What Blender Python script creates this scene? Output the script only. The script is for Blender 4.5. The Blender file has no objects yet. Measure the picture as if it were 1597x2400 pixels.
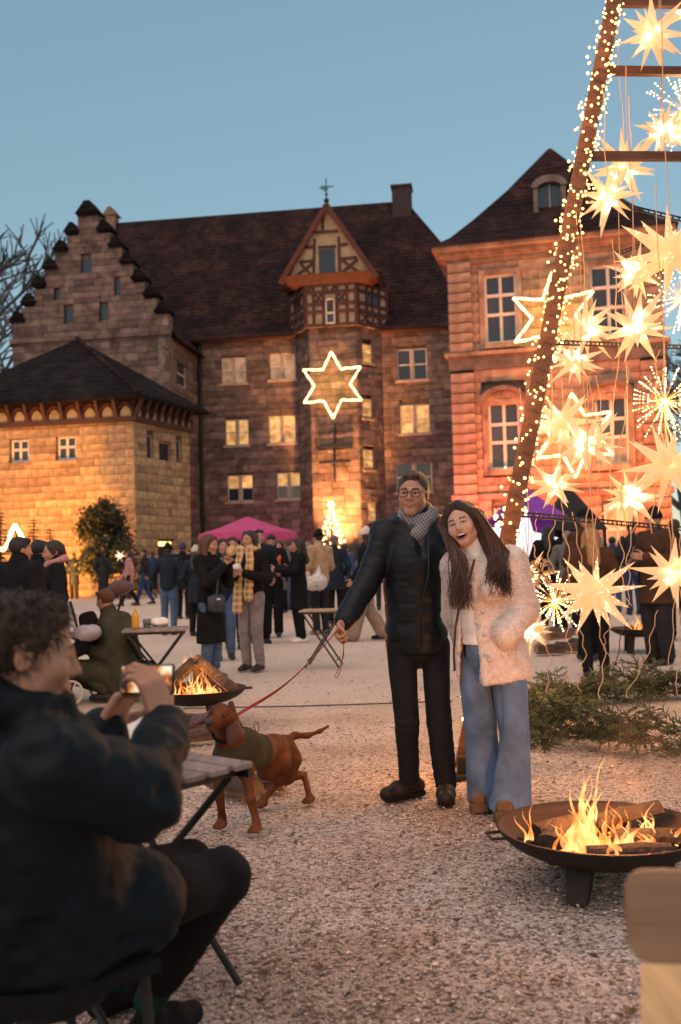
import bpy, math, random
import numpy as np
from mathutils import Vector, Matrix, Euler

R = math.radians
random.seed(7)
rng = np.random.default_rng(7)
SC = bpy.context.scene
COL = SC.collection

# ------------------------------------------------------------------ camera, sky, sun, exposure
FPX = 2333.0                     # 35 mm lens, in pixels of the 1597 x 2400 photograph
CAM = Vector((0, 0, 1.32))
PITCH, ROLL = math.atan(115 / FPX), R(-1.5)
cam_d = bpy.data.cameras.new('camera')
cam = bpy.data.objects.new('camera', cam_d)
COL.objects.link(cam)
SC.camera = cam
cam_d.sensor_fit = 'VERTICAL'
cam_d.sensor_height = 36.0
cam_d.lens = 35.0
cam_d.clip_start = 0.05
cam_d.clip_end = 3000
cam_d.dof.use_dof = True
cam_d.dof.focus_distance = 5.4
cam_d.dof.aperture_fstop = 2.6
CM = Matrix.Rotation(R(90) + PITCH, 4, 'X') @ Matrix.Rotation(ROLL, 4, 'Z')
cam.matrix_world = Matrix.Translation(CAM) @ CM

world = bpy.data.worlds.new('World')
SC.world = world
world.use_nodes = True
wt = world.node_tree
for n in list(wt.nodes):
    wt.nodes.remove(n)
w_out = wt.nodes.new('ShaderNodeOutputWorld')
w_bg = wt.nodes.new('ShaderNodeBackground')
w_sky = wt.nodes.new('ShaderNodeTexSky')
w_sky.sky_type = 'NISHITA'
w_sky.sun_disc = False
w_sky.sun_elevation = R(8.0)
w_sky.sun_rotation = R(200)       # the sun has gone down behind the photographer
w_sky.altitude = 300
w_sky.air_density = 1.0
w_sky.dust_density = 0.2
w_sky.ozone_density = 3.0
w_grade = wt.nodes.new('ShaderNodeMix')
w_grade.data_type = 'RGBA'
w_grade.blend_type = 'MULTIPLY'
w_grade.inputs[0].default_value = 1.0
w_grade.inputs[7].default_value = (2.15, 1.6, 1.13, 1)
w_bg.inputs[1].default_value = 0.15
w_flat = wt.nodes.new('ShaderNodeMix')          # thin even haze veil over the clear evening sky
w_flat.data_type = 'RGBA'
w_flat.inputs[0].default_value = 0.55
w_flat.inputs[7].default_value = (1.72, 2.85, 3.6, 1)
wt.links.new(w_sky.outputs[0], w_grade.inputs[6])
wt.links.new(w_grade.outputs[2], w_flat.inputs[6])
wt.links.new(w_flat.outputs[2], w_bg.inputs[0])
wt.links.new(w_bg.outputs[0], w_out.inputs[0])

sun_d = bpy.data.lights.new('sun', 'SUN')
sun = bpy.data.objects.new('sun', sun_d)
COL.objects.link(sun)
sun_d.energy = 2.1              # afterglow: weak, broad, slightly pink
sun_d.angle = R(80)
sun_d.color = (1.0, 0.66, 0.50)
sun.rotation_euler = (R(27), 0, R(-24))

SC.view_settings.view_transform = 'Standard'
SC.view_settings.look = 'None'
SC.view_settings.exposure = 0.0
SC.view_settings.gamma = 1.0
SC.view_settings.use_curve_mapping = False
SC.render.engine = 'CYCLES'
SC.cycles.use_denoising = True
SC.cycles.max_bounces = 6
SC.cycles.diffuse_bounces = 3
SC.cycles.transmission_bounces = 4
SC.cycles.transparent_max_bounces = 8
SC.cycles.sample_clamp_indirect = 3.0
SC.cycles.caustics_reflective = False
SC.cycles.caustics_refractive = False

# ------------------------------------------------------------------ geometry helpers
def ray(px, py):
    return (CM.to_3x3() @ Vector(((px - 798.5) / FPX, -(py - 1200) / FPX, -1.0)))

def at(px, py, Y):
    d = ray(px, py)
    return CAM + d * (Y / d.y)

def gd(px, py, z=0.0):
    d = ray(px, py)
    return CAM + d * ((z - CAM.z) / d.z)

class Wall:
    """a vertical plane: u runs along it, z up, n out of it towards the square"""
    def __init__(s, O, deg):
        a = R(deg)
        s.O = Vector((O[0], O[1], 0)); s.deg = deg
        s.U = Vector((math.cos(a), math.sin(a), 0)); s.N = Vector((math.sin(a), -math.cos(a), 0))
    def P(s, u, z, n=0.0):
        return s.O + s.U * u + s.N * n + Vector((0, 0, z))
    def uv(s, px, py, n=0.0):
        d = ray(px, py)
        t = ((s.O + s.N * n - CAM).dot(s.N)) / d.dot(s.N)
        p = CAM + d * t
        return (p - s.O).dot(s.U), p.z

def link(o, parent=None, world=True):
    COL.objects.link(o)
    if parent is not None:
        o.parent = parent
        if world:
            o.matrix_parent_inverse = wm(parent).inverted()
    return o

def wm(o):
    m = o.matrix_basis.copy()
    if o.parent is not None:
        m = wm(o.parent) @ o.matrix_parent_inverse @ m
    return m

def tag(o, label=None, cat=None, group=None, kind=None):
    if label: o['label'] = label
    if cat: o['category'] = cat
    if group: o['group'] = group
    if kind: o['kind'] = kind
    return o

def empty(name, loc, label=None, cat=None, group=None, rz=0.0):
    o = bpy.data.objects.new(name, None)
    COL.objects.link(o)
    o.empty_display_size = 0.2
    o.location = loc
    o.rotation_euler = (0, 0, rz)
    return tag(o, label, cat, group)

def mesh_from(name, verts, faces, mats, mi=None, smooth=False):
    me = bpy.data.meshes.new(name)
    if isinstance(verts, np.ndarray):
        me.vertices.add(len(verts))
        me.vertices.foreach_set('co', verts.astype(np.float32).ravel())
        n = len(faces); w = faces.shape[1]
        me.loops.add(n * w)
        me.loops.foreach_set('vertex_index', faces.astype(np.int32).ravel())
        me.polygons.add(n)
        me.polygons.foreach_set('loop_start', np.arange(0, n * w, w, dtype=np.int32))
        me.update(calc_edges=True)
    else:
        me.from_pydata([tuple(v) for v in verts], [], faces)
    if not isinstance(mats, (list, tuple)):
        mats = [mats]
    for m in mats:
        me.materials.append(m)
    if mi is not None:
        me.polygons.foreach_set('material_index', np.asarray(mi, np.int32))
    if smooth:
        me.polygons.foreach_set('use_smooth', np.ones(len(me.polygons), bool))
    me.update()
    return me

class MB:
    """collects shapes; build() links them as ONE mesh object"""
    def __init__(s):
        s.v = []; s.f = []; s.mi = []; s.m = 0
    def add(s, vs, fs):
        b = len(s.v)
        s.v += [Vector(v) for v in vs]
        s.f += [tuple(i + b for i in f) for f in fs]
        s.mi += [s.m] * len(fs)
        return s
    def box(s, c, size, rot=None, taper=1.0):
        x, y, z = (a / 2 for a in size)
        vs = []
        for sz in (-1, 1):
            k = taper if sz > 0 else 1.0
            for sx, sy in ((-1, -1), (1, -1), (1, 1), (-1, 1)):
                vs.append(Vector((sx * x * k, sy * y * k, sz * z)))
        if rot is not None:
            vs = [rot @ v for v in vs]
        vs = [v + Vector(c) for v in vs]
        return s.add(vs, [(0, 3, 2, 1), (4, 5, 6, 7), (0, 1, 5, 4), (1, 2, 6, 5), (2, 3, 7, 6), (3, 0, 4, 7)])
    def bbox(s, c, size, bev, rot=None):
        """box with chamfered vertical and horizontal edges (a rounded slab)"""
        x, y, z = (a / 2 for a in size)
        prof = [(-z, bev), (-z + bev, 0), (z - bev, 0), (z, bev)]
        rings = []
        for zz, ins in prof:
            xx, yy = x - ins, y - ins
            b = bev
            ring = [(-xx + b, -yy), (xx - b, -yy), (xx, -yy + b), (xx, yy - b), (xx - b, yy), (-xx + b, yy), (-xx, yy - b), (-xx, -yy + b)]
            rings.append([Vector((p[0], p[1], zz)) for p in ring])
        vs = [v for r in rings for v in r]
        if rot is not None: vs = [rot @ v for v in vs]
        vs = [v + Vector(c) for v in vs]
        fs = []
        for i in range(3):
            for j in range(8):
                a = i * 8 + j; b2 = i * 8 + (j + 1) % 8
                fs.append((a, b2, b2 + 8, a + 8))
        fs.append(tuple(range(7, -1, -1))); fs.append(tuple(range(24, 32)))
        return s.add(vs, fs)
    def hexa(s, p):
        """eight corners: bottom four, top four"""
        return s.add(p, [(0, 3, 2, 1), (4, 5, 6, 7), (0, 1, 5, 4), (1, 2, 6, 5), (2, 3, 7, 6), (3, 0, 4, 7)])
    def tube(s, pts, rad, n=6, cap=True, flat=None):
        pts = [Vector(p) for p in pts]
        k = len(pts)
        rs = rad if isinstance(rad, (list, tuple)) else [rad] * k
        vs = []
        up = None
        for i, p in enumerate(pts):
            t = (pts[min(i + 1, k - 1)] - pts[max(i - 1, 0)])
            t = t.normalized() if t.length > 1e-9 else Vector((0, 0, 1))
            if up is None:
                up = Vector((0, 0, 1)) if abs(t.z) < 0.9 else Vector((1, 0, 0))
            a = t.cross(up)
            if a.length < 1e-6: a = t.cross(Vector((0, 1, 0.3)))
            a.normalize(); b = a.cross(t).normalized(); up = b
            for j in range(n):
                an = 2 * math.pi * j / n
                fb = flat if flat else 1.0
                vs.append(p + (a * math.cos(an) + b * (math.sin(an) * fb)) * rs[i])
        fs = []
        for i in range(k - 1):
            for j in range(n):
                a = i * n + j; b2 = i * n + (j + 1) % n
                fs.append((a, b2, b2 + n, a + n))
        if cap and n > 2:
            fs.append(tuple(range(n - 1, -1, -1))); fs.append(tuple(range((k - 1) * n, k * n)))
        return s.add(vs, fs)
    def bar(s, a, b, w, h, up=(0, 0, 1)):
        a = Vector(a); b = Vector(b); t = (b - a).normalized(); up = Vector(up)
        x = t.cross(up)
        if x.length < 1e-4: x = t.cross(Vector((1, 0, 0)))
        x.normalize(); y = x.cross(t).normalized()
        p = []
        for q in (a, b):
            for sx, sy in ((-1, -1), (1, -1), (1, 1), (-1, 1)):
                p.append(q + x * (sx * w / 2) + y * (sy * h / 2))
        return s.add(p, [(0, 1, 2, 3), (7, 6, 5, 4), (0, 4, 5, 1), (1, 5, 6, 2), (2, 6, 7, 3), (3, 7, 4, 0)])
    def lathe(s, prof, c=(0, 0, 0), n=24, rot=None, closed=False):
        vs = []
        for r, z in prof:
            for j in range(n):
                a = 2 * math.pi * j / n
                v = Vector((r * math.cos(a), r * math.sin(a), z))
                if rot is not None: v = rot @ v
                vs.append(v + Vector(c))
        fs = []
        k = len(prof)
        for i in range(k if closed else k - 1):
            for j in range(n):
                a = i * n + j; b = i * n + (j + 1) % n; i2 = ((i + 1) % k) * n
                fs.append((a, b, i2 + (j + 1) % n, i2 + j))
        return s.add(vs, fs)
    def prism(s, poly, d):
        """flat polygon (3-D points) pushed along vector d"""
        d = Vector(d); p = [Vector(q) for q in poly]; n = len(p)
        fs = [tuple(range(n - 1, -1, -1)), tuple(range(n, 2 * n))]
        for i in range(n):
            j = (i + 1) % n
            fs.append((i, j, j + n, i + n))
        return s.add(p + [q + d for q in p], fs)
    def sph(s, c, r, seg=8, rings=5, sq=(1, 1, 1)):
        vs = [Vector((0, 0, -r))]
        for i in range(1, rings):
            th = math.pi * i / rings - math.pi / 2
            for j in range(seg):
                a = 2 * math.pi * j / seg
                vs.append(Vector((r * math.cos(th) * math.cos(a), r * math.cos(th) * math.sin(a), r * math.sin(th))))
        vs.append(Vector((0, 0, r)))
        vs = [Vector((v.x * sq[0], v.y * sq[1], v.z * sq[2])) + Vector(c) for v in vs]
        fs = [(0, 1 + (j + 1) % seg, 1 + j) for j in range(seg)]
        for i in range(rings - 2):
            for j in range(seg):
                a = 1 + i * seg + j; b = 1 + i * seg + (j + 1) % seg
                fs.append((a, b, b + seg, a + seg))
        t = len(vs) - 1
        o = 1 + (rings - 2) * seg
        fs += [(o + j, o + (j + 1) % seg, t) for j in range(seg)]
        return s.add(vs, fs)
    def build(s, name, mats, parent=None, smooth=False, world=True):
        me = mesh_from(name, s.v, s.f, mats, s.mi if isinstance(mats, (list, tuple)) and len(mats) > 1 else None, smooth)
        o = bpy.data.objects.new(name, me)
        return link(o, parent, world)

def fix_normals(o):
    import bmesh
    bm = bmesh.new(); bm.from_mesh(o.data)
    bmesh.ops.recalc_face_normals(bm, faces=bm.faces)
    bm.to_mesh(o.data); bm.free()
    return o

def shared(name, me, parent, m):
    """one more object on the same mesh data, placed by a world matrix"""
    o = bpy.data.objects.new(name, me)
    COL.objects.link(o)
    if parent is not None:
        o.parent = parent
        o.matrix_parent_inverse = wm(parent).inverted()
    o.matrix_basis = m
    return o

# ------------------------------------------------------------------ materials
def M(name, col, rough=0.8, var=0.0, vs=6.0, bump=0.0, bs=60.0, metal=0.0, emit=None, es=0.0, rnd=0.0, alt=None, spec=0.5,
      stretch=(1, 1, 1), sheen=0.0, coord='Object', detail=4.0, trans=0.0, bdist=0.01):
    m = bpy.data.materials.new(name)
    m.use_nodes = True
    nt = m.node_tree; N = nt.nodes; L = nt.links
    b = N['Principled BSDF']
    b.inputs['Roughness'].default_value = rough
    b.inputs['Metallic'].default_value = metal
    b.inputs['Specular IOR Level'].default_value = spec
    c4 = (*col, 1)
    b.inputs['Base Color'].default_value = c4
    if sheen:
        b.inputs['Sheen Weight'].default_value = sheen
        b.inputs['Sheen Roughness'].default_value = 0.5
    if trans:
        b.inputs['Transmission Weight'].default_value = trans
    tc = N.new('ShaderNodeTexCoord'); mp = N.new('ShaderNodeMapping')
    mp.inputs['Scale'].default_value = stretch
    L.new(tc.outputs[coord], mp.inputs[0])
    last = None
    if var or alt:
        nz = N.new('ShaderNodeTexNoise')
        nz.inputs['Scale'].default_value = vs; nz.inputs['Detail'].default_value = detail; nz.inputs['Roughness'].default_value = 0.62
        L.new(mp.outputs[0], nz.inputs['Vector'])
        rp = N.new('ShaderNodeValToRGB')
        a = alt if alt else tuple(max(0, x * (1 - var * 1.6)) for x in col)
        hi = tuple(min(1, x * (1 + var)) for x in col)
        rp.color_ramp.elements[0].position = 0.32; rp.color_ramp.elements[0].color = (*a, 1)
        rp.color_ramp.elements[1].position = 0.68; rp.color_ramp.elements[1].color = (*hi, 1)
        L.new(nz.outputs[0], rp.inputs[0])
        last = rp.outputs[0]
    if rnd:
        oi = N.new('ShaderNodeObjectInfo'); ge = N.new('ShaderNodeNewGeometry')
        ad = N.new('ShaderNodeMath'); ad.operation = 'ADD'
        L.new(oi.outputs['Random'], ad.inputs[0]); L.new(ge.outputs['Random Per Island'], ad.inputs[1])
        fr = N.new('ShaderNodeMath'); fr.operation = 'FRACT'; L.new(ad.outputs[0], fr.inputs[0])
        hs = N.new('ShaderNodeHueSaturation')
        mr = N.new('ShaderNodeMapRange'); mr.inputs[3].default_value = 1 - rnd; mr.inputs[4].default_value = 1 + rnd
        L.new(fr.outputs[0], mr.inputs[0]); L.new(mr.outputs[0], hs.inputs['Value'])
        m2 = N.new('ShaderNodeMath'); m2.operation = 'MULTIPLY'; m2.inputs[1].default_value = 7.31
        f2 = N.new('ShaderNodeMath'); f2.operation = 'FRACT'
        L.new(fr.outputs[0], m2.inputs[0]); L.new(m2.outputs[0], f2.inputs[0])
        mh = N.new('ShaderNodeMapRange'); mh.inputs[3].default_value = 0.5 - rnd * 0.05; mh.inputs[4].default_value = 0.5 + rnd * 0.05
        L.new(f2.outputs[0], mh.inputs[0]); L.new(mh.outputs[0], hs.inputs['Hue'])
        if last: L.new(last, hs.inputs['Color'])
        else: hs.inputs['Color'].default_value = c4
        last = hs.outputs[0]
    if last: L.new(last, b.inputs['Base Color'])
    if bump:
        bz = N.new('ShaderNodeTexNoise'); bz.inputs['Scale'].default_value = bs; bz.inputs['Detail'].default_value = 3
        L.new(mp.outputs[0], bz.inputs['Vector'])
        bp = N.new('ShaderNodeBump'); bp.inputs['Strength'].default_value = bump; bp.inputs['Distance'].default_value = bdist
        L.new(bz.outputs[0], bp.inputs['Height']); L.new(bp.outputs[0], b.inputs['Normal'])
    if emit:
        b.inputs['Emission Color'].default_value = (*emit, 1)
        b.inputs['Emission Strength'].default_value = es
    return m

def nodes_of(m):
    return m.node_tree.nodes, m.node_tree.links, m.node_tree.nodes['Principled BSDF']

# ------------------------------------------------------------------ signed-distance sculpting (bodies, clothes, the dog)
def vnoise(P, freq, seed=0):
    g = np.random.default_rng(seed).random((32, 32, 32)).astype(np.float32)
    q = P * freq
    i = np.floor(q).astype(int); t = q - i; t = t * t * (3 - 2 * t)
    r = 0
    for dx in (0, 1):
        for dy in (0, 1):
            for dz in (0, 1):
                w = (t[:, 0] if dx else 1 - t[:, 0]) * (t[:, 1] if dy else 1 - t[:, 1]) * (t[:, 2] if dz else 1 - t[:, 2])
                r = r + w * g[(i[:, 0] + dx) % 32, (i[:, 1] + dy) % 32, (i[:, 2] + dz) % 32]
    return r - 0.5

class SDF:
    def __init__(s, lo, hi, h):
        s.h = h
        s.lo = np.array(lo, float) - 3 * h
        s.n = (np.ceil((np.array(hi, float) + 3 * h - s.lo) / h)).astype(int) + 1
        s.v = np.full(tuple(s.n), 9.0, np.float32)
        s.ax = [(s.lo[i] + h * np.arange(s.n[i])).astype(np.float32) for i in range(3)]
    def _blk(s, lo, hi):
        a = np.clip(np.floor((np.asarray(lo) - s.lo) / s.h).astype(int), 0, s.n)
        b = np.clip(np.ceil((np.asarray(hi) - s.lo) / s.h).astype(int) + 1, 0, s.n)
        if (b <= a).any(): return None
        sl = tuple(slice(a[i], b[i]) for i in range(3))
        return sl, s.ax[0][sl[0]][:, None, None], s.ax[1][sl[1]][None, :, None], s.ax[2][sl[2]][None, None, :]
    def _comb(s, sl, d, op, k):
        a = s.v[sl]
        if op == 'u':
            if k <= 0: s.v[sl] = np.minimum(a, d)
            else:
                h = np.clip(0.5 + 0.5 * (a - d) / k, 0, 1)
                s.v[sl] = a + (d - a) * h - k * h * (1 - h)
        else:
            d = -d
            if k <= 0: s.v[sl] = np.maximum(a, d)
            else:
                h = np.clip(0.5 - 0.5 * (a - d) / k, 0, 1)
                s.v[sl] = a + (d - a) * h + k * h * (1 - h)
    def cap(s, a, b, ra, rb=None, k=0.03, op='u', flat=None, rib=None):
        a = np.array(a, float); b = np.array(b, float); rb = ra if rb is None else rb
        rm = max(ra, rb) + (rib[1] if rib else 0) + k + 2 * s.h
        if flat is not None: rm = rm * max(1.0, flat[1])
        B = s._blk(np.minimum(a, b) - rm, np.maximum(a, b) + rm)
        if B is None: return s
        sl, X, Y, Z = B
        ab = b - a; L2 = max(ab @ ab, 1e-9)
        x, y, z = X - a[0], Y - a[1], Z - a[2]
        t = np.clip((x * ab[0] + y * ab[1] + z * ab[2]) / L2, 0, 1)
        x = x - t * ab[0]; y = y - t * ab[1]; z = z - t * ab[2]
        d2 = x * x + y * y + z * z
        if flat is not None:
            n = np.array(flat[0], float); n /= np.linalg.norm(n)
            c = x * n[0] + y * n[1] + z * n[2]
            d2 = d2 + c * c * (1 / flat[1] ** 2 - 1)
        r = ra + t * (rb - ra)
        if rib: r = r + rib[1] * (np.abs(np.sin(t * math.pi * rib[0] + (rib[2] if len(rib) > 2 else 0))) ** 0.55 - 0.6)
        s._comb(sl, np.sqrt(d2) - r, op, k)
        return s
    def ell(s, c, r, rot=None, k=0.03, op='u'):
        c = np.array(c, float); r = np.array(r, float)
        m = r.max() + k + 2 * s.h
        B = s._blk(c - m, c + m)
        if B is None: return s
        sl, X, Y, Z = B
        x, y, z = X - c[0], Y - c[1], Z - c[2]
        if rot is not None:
            Q = np.array(rot)
            x, y, z = (Q[0, 0] * x + Q[1, 0] * y + Q[2, 0] * z, Q[0, 1] * x + Q[1, 1] * y + Q[2, 1] * z, Q[0, 2] * x + Q[1, 2] * y + Q[2, 2] * z)
        k0 = np.sqrt((x / r[0]) ** 2 + (y / r[1]) ** 2 + (z / r[2]) ** 2)
        k1 = np.sqrt((x / r[0] ** 2) ** 2 + (y / r[1] ** 2) ** 2 + (z / r[2] ** 2) ** 2) + 1e-6
        s._comb(sl, k0 * (k0 - 1) / k1, op, k)
        return s
    def box(s, c, half, rad, rot=None, k=0.02, op='u'):
        c = np.array(c, float); hf = np.array(half, float)
        m = np.linalg.norm(hf) + rad + k + 2 * s.h
        B = s._blk(c - m, c + m)
        if B is None: return s
        sl, X, Y, Z = B
        x, y, z = X - c[0], Y - c[1], Z - c[2]
        if rot is not None:
            Q = np.array(rot)
            x, y, z = (Q[0, 0] * x + Q[1, 0] * y + Q[2, 0] * z, Q[0, 1] * x + Q[1, 1] * y + Q[2, 1] * z, Q[0, 2] * x + Q[1, 2] * y + Q[2, 2] * z)
        qx, qy, qz = np.abs(x) - hf[0] + rad, np.abs(y) - hf[1] + rad, np.abs(z) - hf[2] + rad
        d = np.sqrt(np.maximum(qx, 0) ** 2 + np.maximum(qy, 0) ** 2 + np.maximum(qz, 0) ** 2) + np.minimum(np.maximum(np.maximum(qx, qy), qz), 0) - rad
        s._comb(sl, d, op, k)
        return s
    def cut(s, n, p, k=0.0):
        """remove everything on the side of p that n points to"""
        n = np.array(n, float); n /= np.linalg.norm(n); p = np.array(p, float)
        d = (s.ax[0][:, None, None] - p[0]) * n[0] + (s.ax[1][None, :, None] - p[1]) * n[1] + (s.ax[2][None, None, :] - p[2]) * n[2]
        s._comb((slice(None),) * 3, -d.astype(np.float32), 's', k)
        return s
    def mesh(s):
        v = s.v; h = s.h
        v[0] = v[-1] = 9; v[:, 0] = v[:, -1] = 9; v[:, :, 0] = v[:, :, -1] = 9
        sg = (v < 0)
        nx, ny, nz = v.shape
        cnt = np.zeros((nx - 1, ny - 1, nz - 1), np.int8)
        offs = [(i, j, k) for i in (0, 1) for j in (0, 1) for k in (0, 1)]
        for i, j, k in offs:
            cnt += sg[i:nx - 1 + i, j:ny - 1 + j, k:nz - 1 + k]
        I = np.nonzero((cnt > 0) & (cnt < 8))
        idx = np.full(cnt.shape, -1, np.int32)
        idx[I] = np.arange(len(I[0]))
        val = {o: v[I[0] + o[0], I[1] + o[1], I[2] + o[2]] for o in offs}
        acc = np.zeros((len(I[0]), 3)); w = np.zeros(len(I[0]))
        for a in offs:
            for ax in range(3):
                if a[ax]: continue
                b = list(a); b[ax] = 1; b = tuple(b)
                va, vb = val[a], val[b]
                m = (va < 0) != (vb < 0)
                t = np.where(m, va / np.where(m, va - vb, 1), 0)
                p = np.array(a, float)[None, :].repeat(len(t), 0)
                p[:, ax] += t
                acc += p * m[:, None]; w += m
        V = (np.stack(I, 1) + acc / np.maximum(w, 1)[:, None]) * h + s.lo
        Fs = []
        for ax in range(3):
            u, q = [(1, 2), (2, 0), (0, 1)][ax]
            s0 = [slice(None)] * 3; s1 = [slice(None)] * 3
            s0[ax] = slice(0, -1); s1[ax] = slice(1, None)
            A, Bq = sg[tuple(s0)], sg[tuple(s1)]
            E = np.nonzero(A != Bq)
            E = np.stack(E, 1)
            ok = (E[:, u] > 0) & (E[:, q] > 0)
            E = E[ok]
            fl = A[tuple(E.T)]
            def g(du, dq):
                e = E.copy(); e[:, u] -= du; e[:, q] -= dq
                e = np.minimum(e, np.array(idx.shape) - 1)
                return idx[tuple(e.T)]
            quad = np.stack([g(1, 1), g(0, 1), g(0, 0), g(1, 0)], 1)
            quad[~fl] = quad[~fl][:, ::-1]
            Fs.append(quad)
        Fq = np.concatenate(Fs)
        Fq = Fq[(Fq >= 0).all(1)]
        return V, Fq

def vnormals(V, Fq):
    n = np.cross(V[Fq[:, 2]] - V[Fq[:, 0]], V[Fq[:, 3]] - V[Fq[:, 1]])
    N = np.zeros_like(V)
    for i in range(4): np.add.at(N, Fq[:, i], n)
    return N / np.maximum(np.linalg.norm(N, axis=1), 1e-9)[:, None]

def relax(V, Fq, it=1):
    for _ in range(it):
        S = np.zeros_like(V); c = np.zeros(len(V))
        for i in range(4):
            for j in (1, 3):
                np.add.at(S, Fq[:, i], V[Fq[:, (i + j) % 4]]); np.add.at(c, Fq[:, i], 1)
        V = V * 0.5 + 0.5 * S / np.maximum(c, 1)[:, None]
    return V

def crumple(V, Fq, amp, freq, seed=1, stretch=(1, 1, 1)):
    """cloth folds: push the surface in and out along its normal"""
    N = vnormals(V, Fq)
    st = np.array(stretch)
    W = V + 0.06 * np.stack([vnoise(V, 4.1, seed + 5), vnoise(V, 4.1, seed + 6), vnoise(V, 4.1, seed + 7)], 1)
    a = vnoise(W * st, freq, seed); b = vnoise(W * st, freq * 2.3, seed + 1)
    ridge = 0.5 - np.abs(a) * 3.0
    return V + N * ((a * 1.2 + np.clip(ridge, -0.5, 0.5) * 0.5 + b * 0.5) * amp)[:, None]

def sdf_obj(name, parts, mats, parent, pick=None, smooth=True):
    """join one or several sculpted pieces (V, F) as ONE mesh object; pick(centres, normals) gives material indices"""
    Vs, Fs, o = [], [], 0
    for V, Fq in parts:
        Vs.append(V); Fs.append(Fq + o); o += len(V)
    V = np.concatenate(Vs); Fq = np.concatenate(Fs)
    mi = None
    if pick is not None:
        mi = pick(V[Fq].mean(1))
    me = mesh_from(name, V, Fq, mats, mi, smooth)
    ob = bpy.data.objects.new(name, me)
    return link(ob, parent, False)
# ------------------------------------------------------------------ shared materials
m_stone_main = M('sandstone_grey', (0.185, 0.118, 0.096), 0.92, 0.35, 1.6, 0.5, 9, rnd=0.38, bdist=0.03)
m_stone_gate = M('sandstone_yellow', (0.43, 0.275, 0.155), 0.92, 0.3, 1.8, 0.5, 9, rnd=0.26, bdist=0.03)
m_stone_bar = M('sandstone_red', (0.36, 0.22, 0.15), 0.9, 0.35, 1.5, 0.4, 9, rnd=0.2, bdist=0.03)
m_mortar = M('mortar', (0.20, 0.15, 0.12), 0.95, 0.3, 3, 0.4, 20)
m_trim = M('dressed_stone', (0.42, 0.30, 0.22), 0.88, 0.2, 2.5, 0.3, 14, rnd=0.12, bdist=0.02)
m_plaster = M('plaster', (0.40, 0.285, 0.175), 0.9, 0.15, 3, 0.2, 25, rnd=0.12)
m_timber = M('dark_timber', (0.075, 0.028, 0.022), 0.8, 0.3, 5, 0.4, 30, rnd=0.2)
m_timber_red = M('red_brown_timber', (0.10, 0.026, 0.016), 0.75, 0.3, 5, 0.3, 30, rnd=0.2)
m_frame = M('white_painted_frame', (0.62, 0.55, 0.48), 0.6, 0.1, 6, rnd=0.1)
m_glass_dark = M('dark_pane', (0.03, 0.032, 0.045), 0.12, spec=0.6, rnd=0.3)
m_metal_dark = M('dark_iron', (0.035, 0.033, 0.034), 0.55, 0.2, 12, metal=0.6)
m_copper = M('green_copper', (0.05, 0.22, 0.22), 0.6, 0.3, 8)

def tile_material(name, c1, c2, c3):
    m = M(name, c1, 0.9, 0.3, 0.8, 0, 1, spec=.12)
    N, L, b = nodes_of(m)
    tc = N.new('ShaderNodeTexCoord')
    nz = N.new('ShaderNodeTexNoise'); nz.inputs['Scale'].default_value = 0.55; nz.inputs['Detail'].default_value = 7; nz.inputs['Roughness'].default_value = 0.7
    L.new(tc.outputs['Object'], nz.inputs['Vector'])
    rp = N.new('ShaderNodeValToRGB')
    rp.color_ramp.elements[0].position = 0.30; rp.color_ramp.elements[0].color = (*c2, 1)
    rp.color_ramp.elements[1].position = 0.70; rp.color_ramp.elements[1].color = (*c3, 1)
    e = rp.color_ramp.elements.new(0.5); e.color = (*c1, 1)
    L.new(nz.outputs[0], rp.inputs[0])
    # scattered single tiles that are paler or darker
    vo = N.new('ShaderNodeTexVoronoi'); vo.inputs['Scale'].default_value = 3.4
    L.new(tc.outputs['Object'], vo.inputs['Vector'])
    sp = N.new('ShaderNodeSeparateColor'); L.new(vo.outputs['Color'], sp.inputs[0])
    hs = N.new('ShaderNodeHueSaturation'); mr = N.new('ShaderNodeMapRange')
    mr.inputs[3].default_value = 0.62; mr.inputs[4].default_value = 1.45
    L.new(sp.outputs[0], mr.inputs[0]); L.new(mr.outputs[0], hs.inputs['Value']); L.new(rp.outputs[0], hs.inputs['Color'])
    L.new(hs.outputs[0], b.inputs['Base Color'])
    wv = N.new('ShaderNodeTexWave'); wv.wave_type = 'BANDS'; wv.bands_direction = 'Z'; wv.inputs['Scale'].default_value = 1.15; wv.inputs['Distortion'].default_value = 1.2; wv.inputs['Detail'].default_value = 2
    L.new(tc.outputs['Object'], wv.inputs['Vector'])
    ad = N.new('ShaderNodeMath'); ad.operation = 'ADD'; L.new(wv.outputs[0], ad.inputs[0]); L.new(sp.outputs[1], ad.inputs[1])
    bp = N.new('ShaderNodeBump'); bp.inputs['Strength'].default_value = 0.7; bp.inputs['Distance'].default_value = 0.06
    L.new(ad.outputs[0], bp.inputs['Height']); L.new(bp.outputs[0], b.inputs['Normal'])
    return m

m_roof = tile_material('old_clay_tiles', (0.024, 0.012, 0.013), (0.009, 0.006, 0.008), (0.055, 0.027, 0.024))
m_roof_dark = tile_material('dark_clay_tiles', (0.012, 0.009, 0.009), (0.006, 0.005, 0.006), (0.024, 0.017, 0.016))

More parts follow.
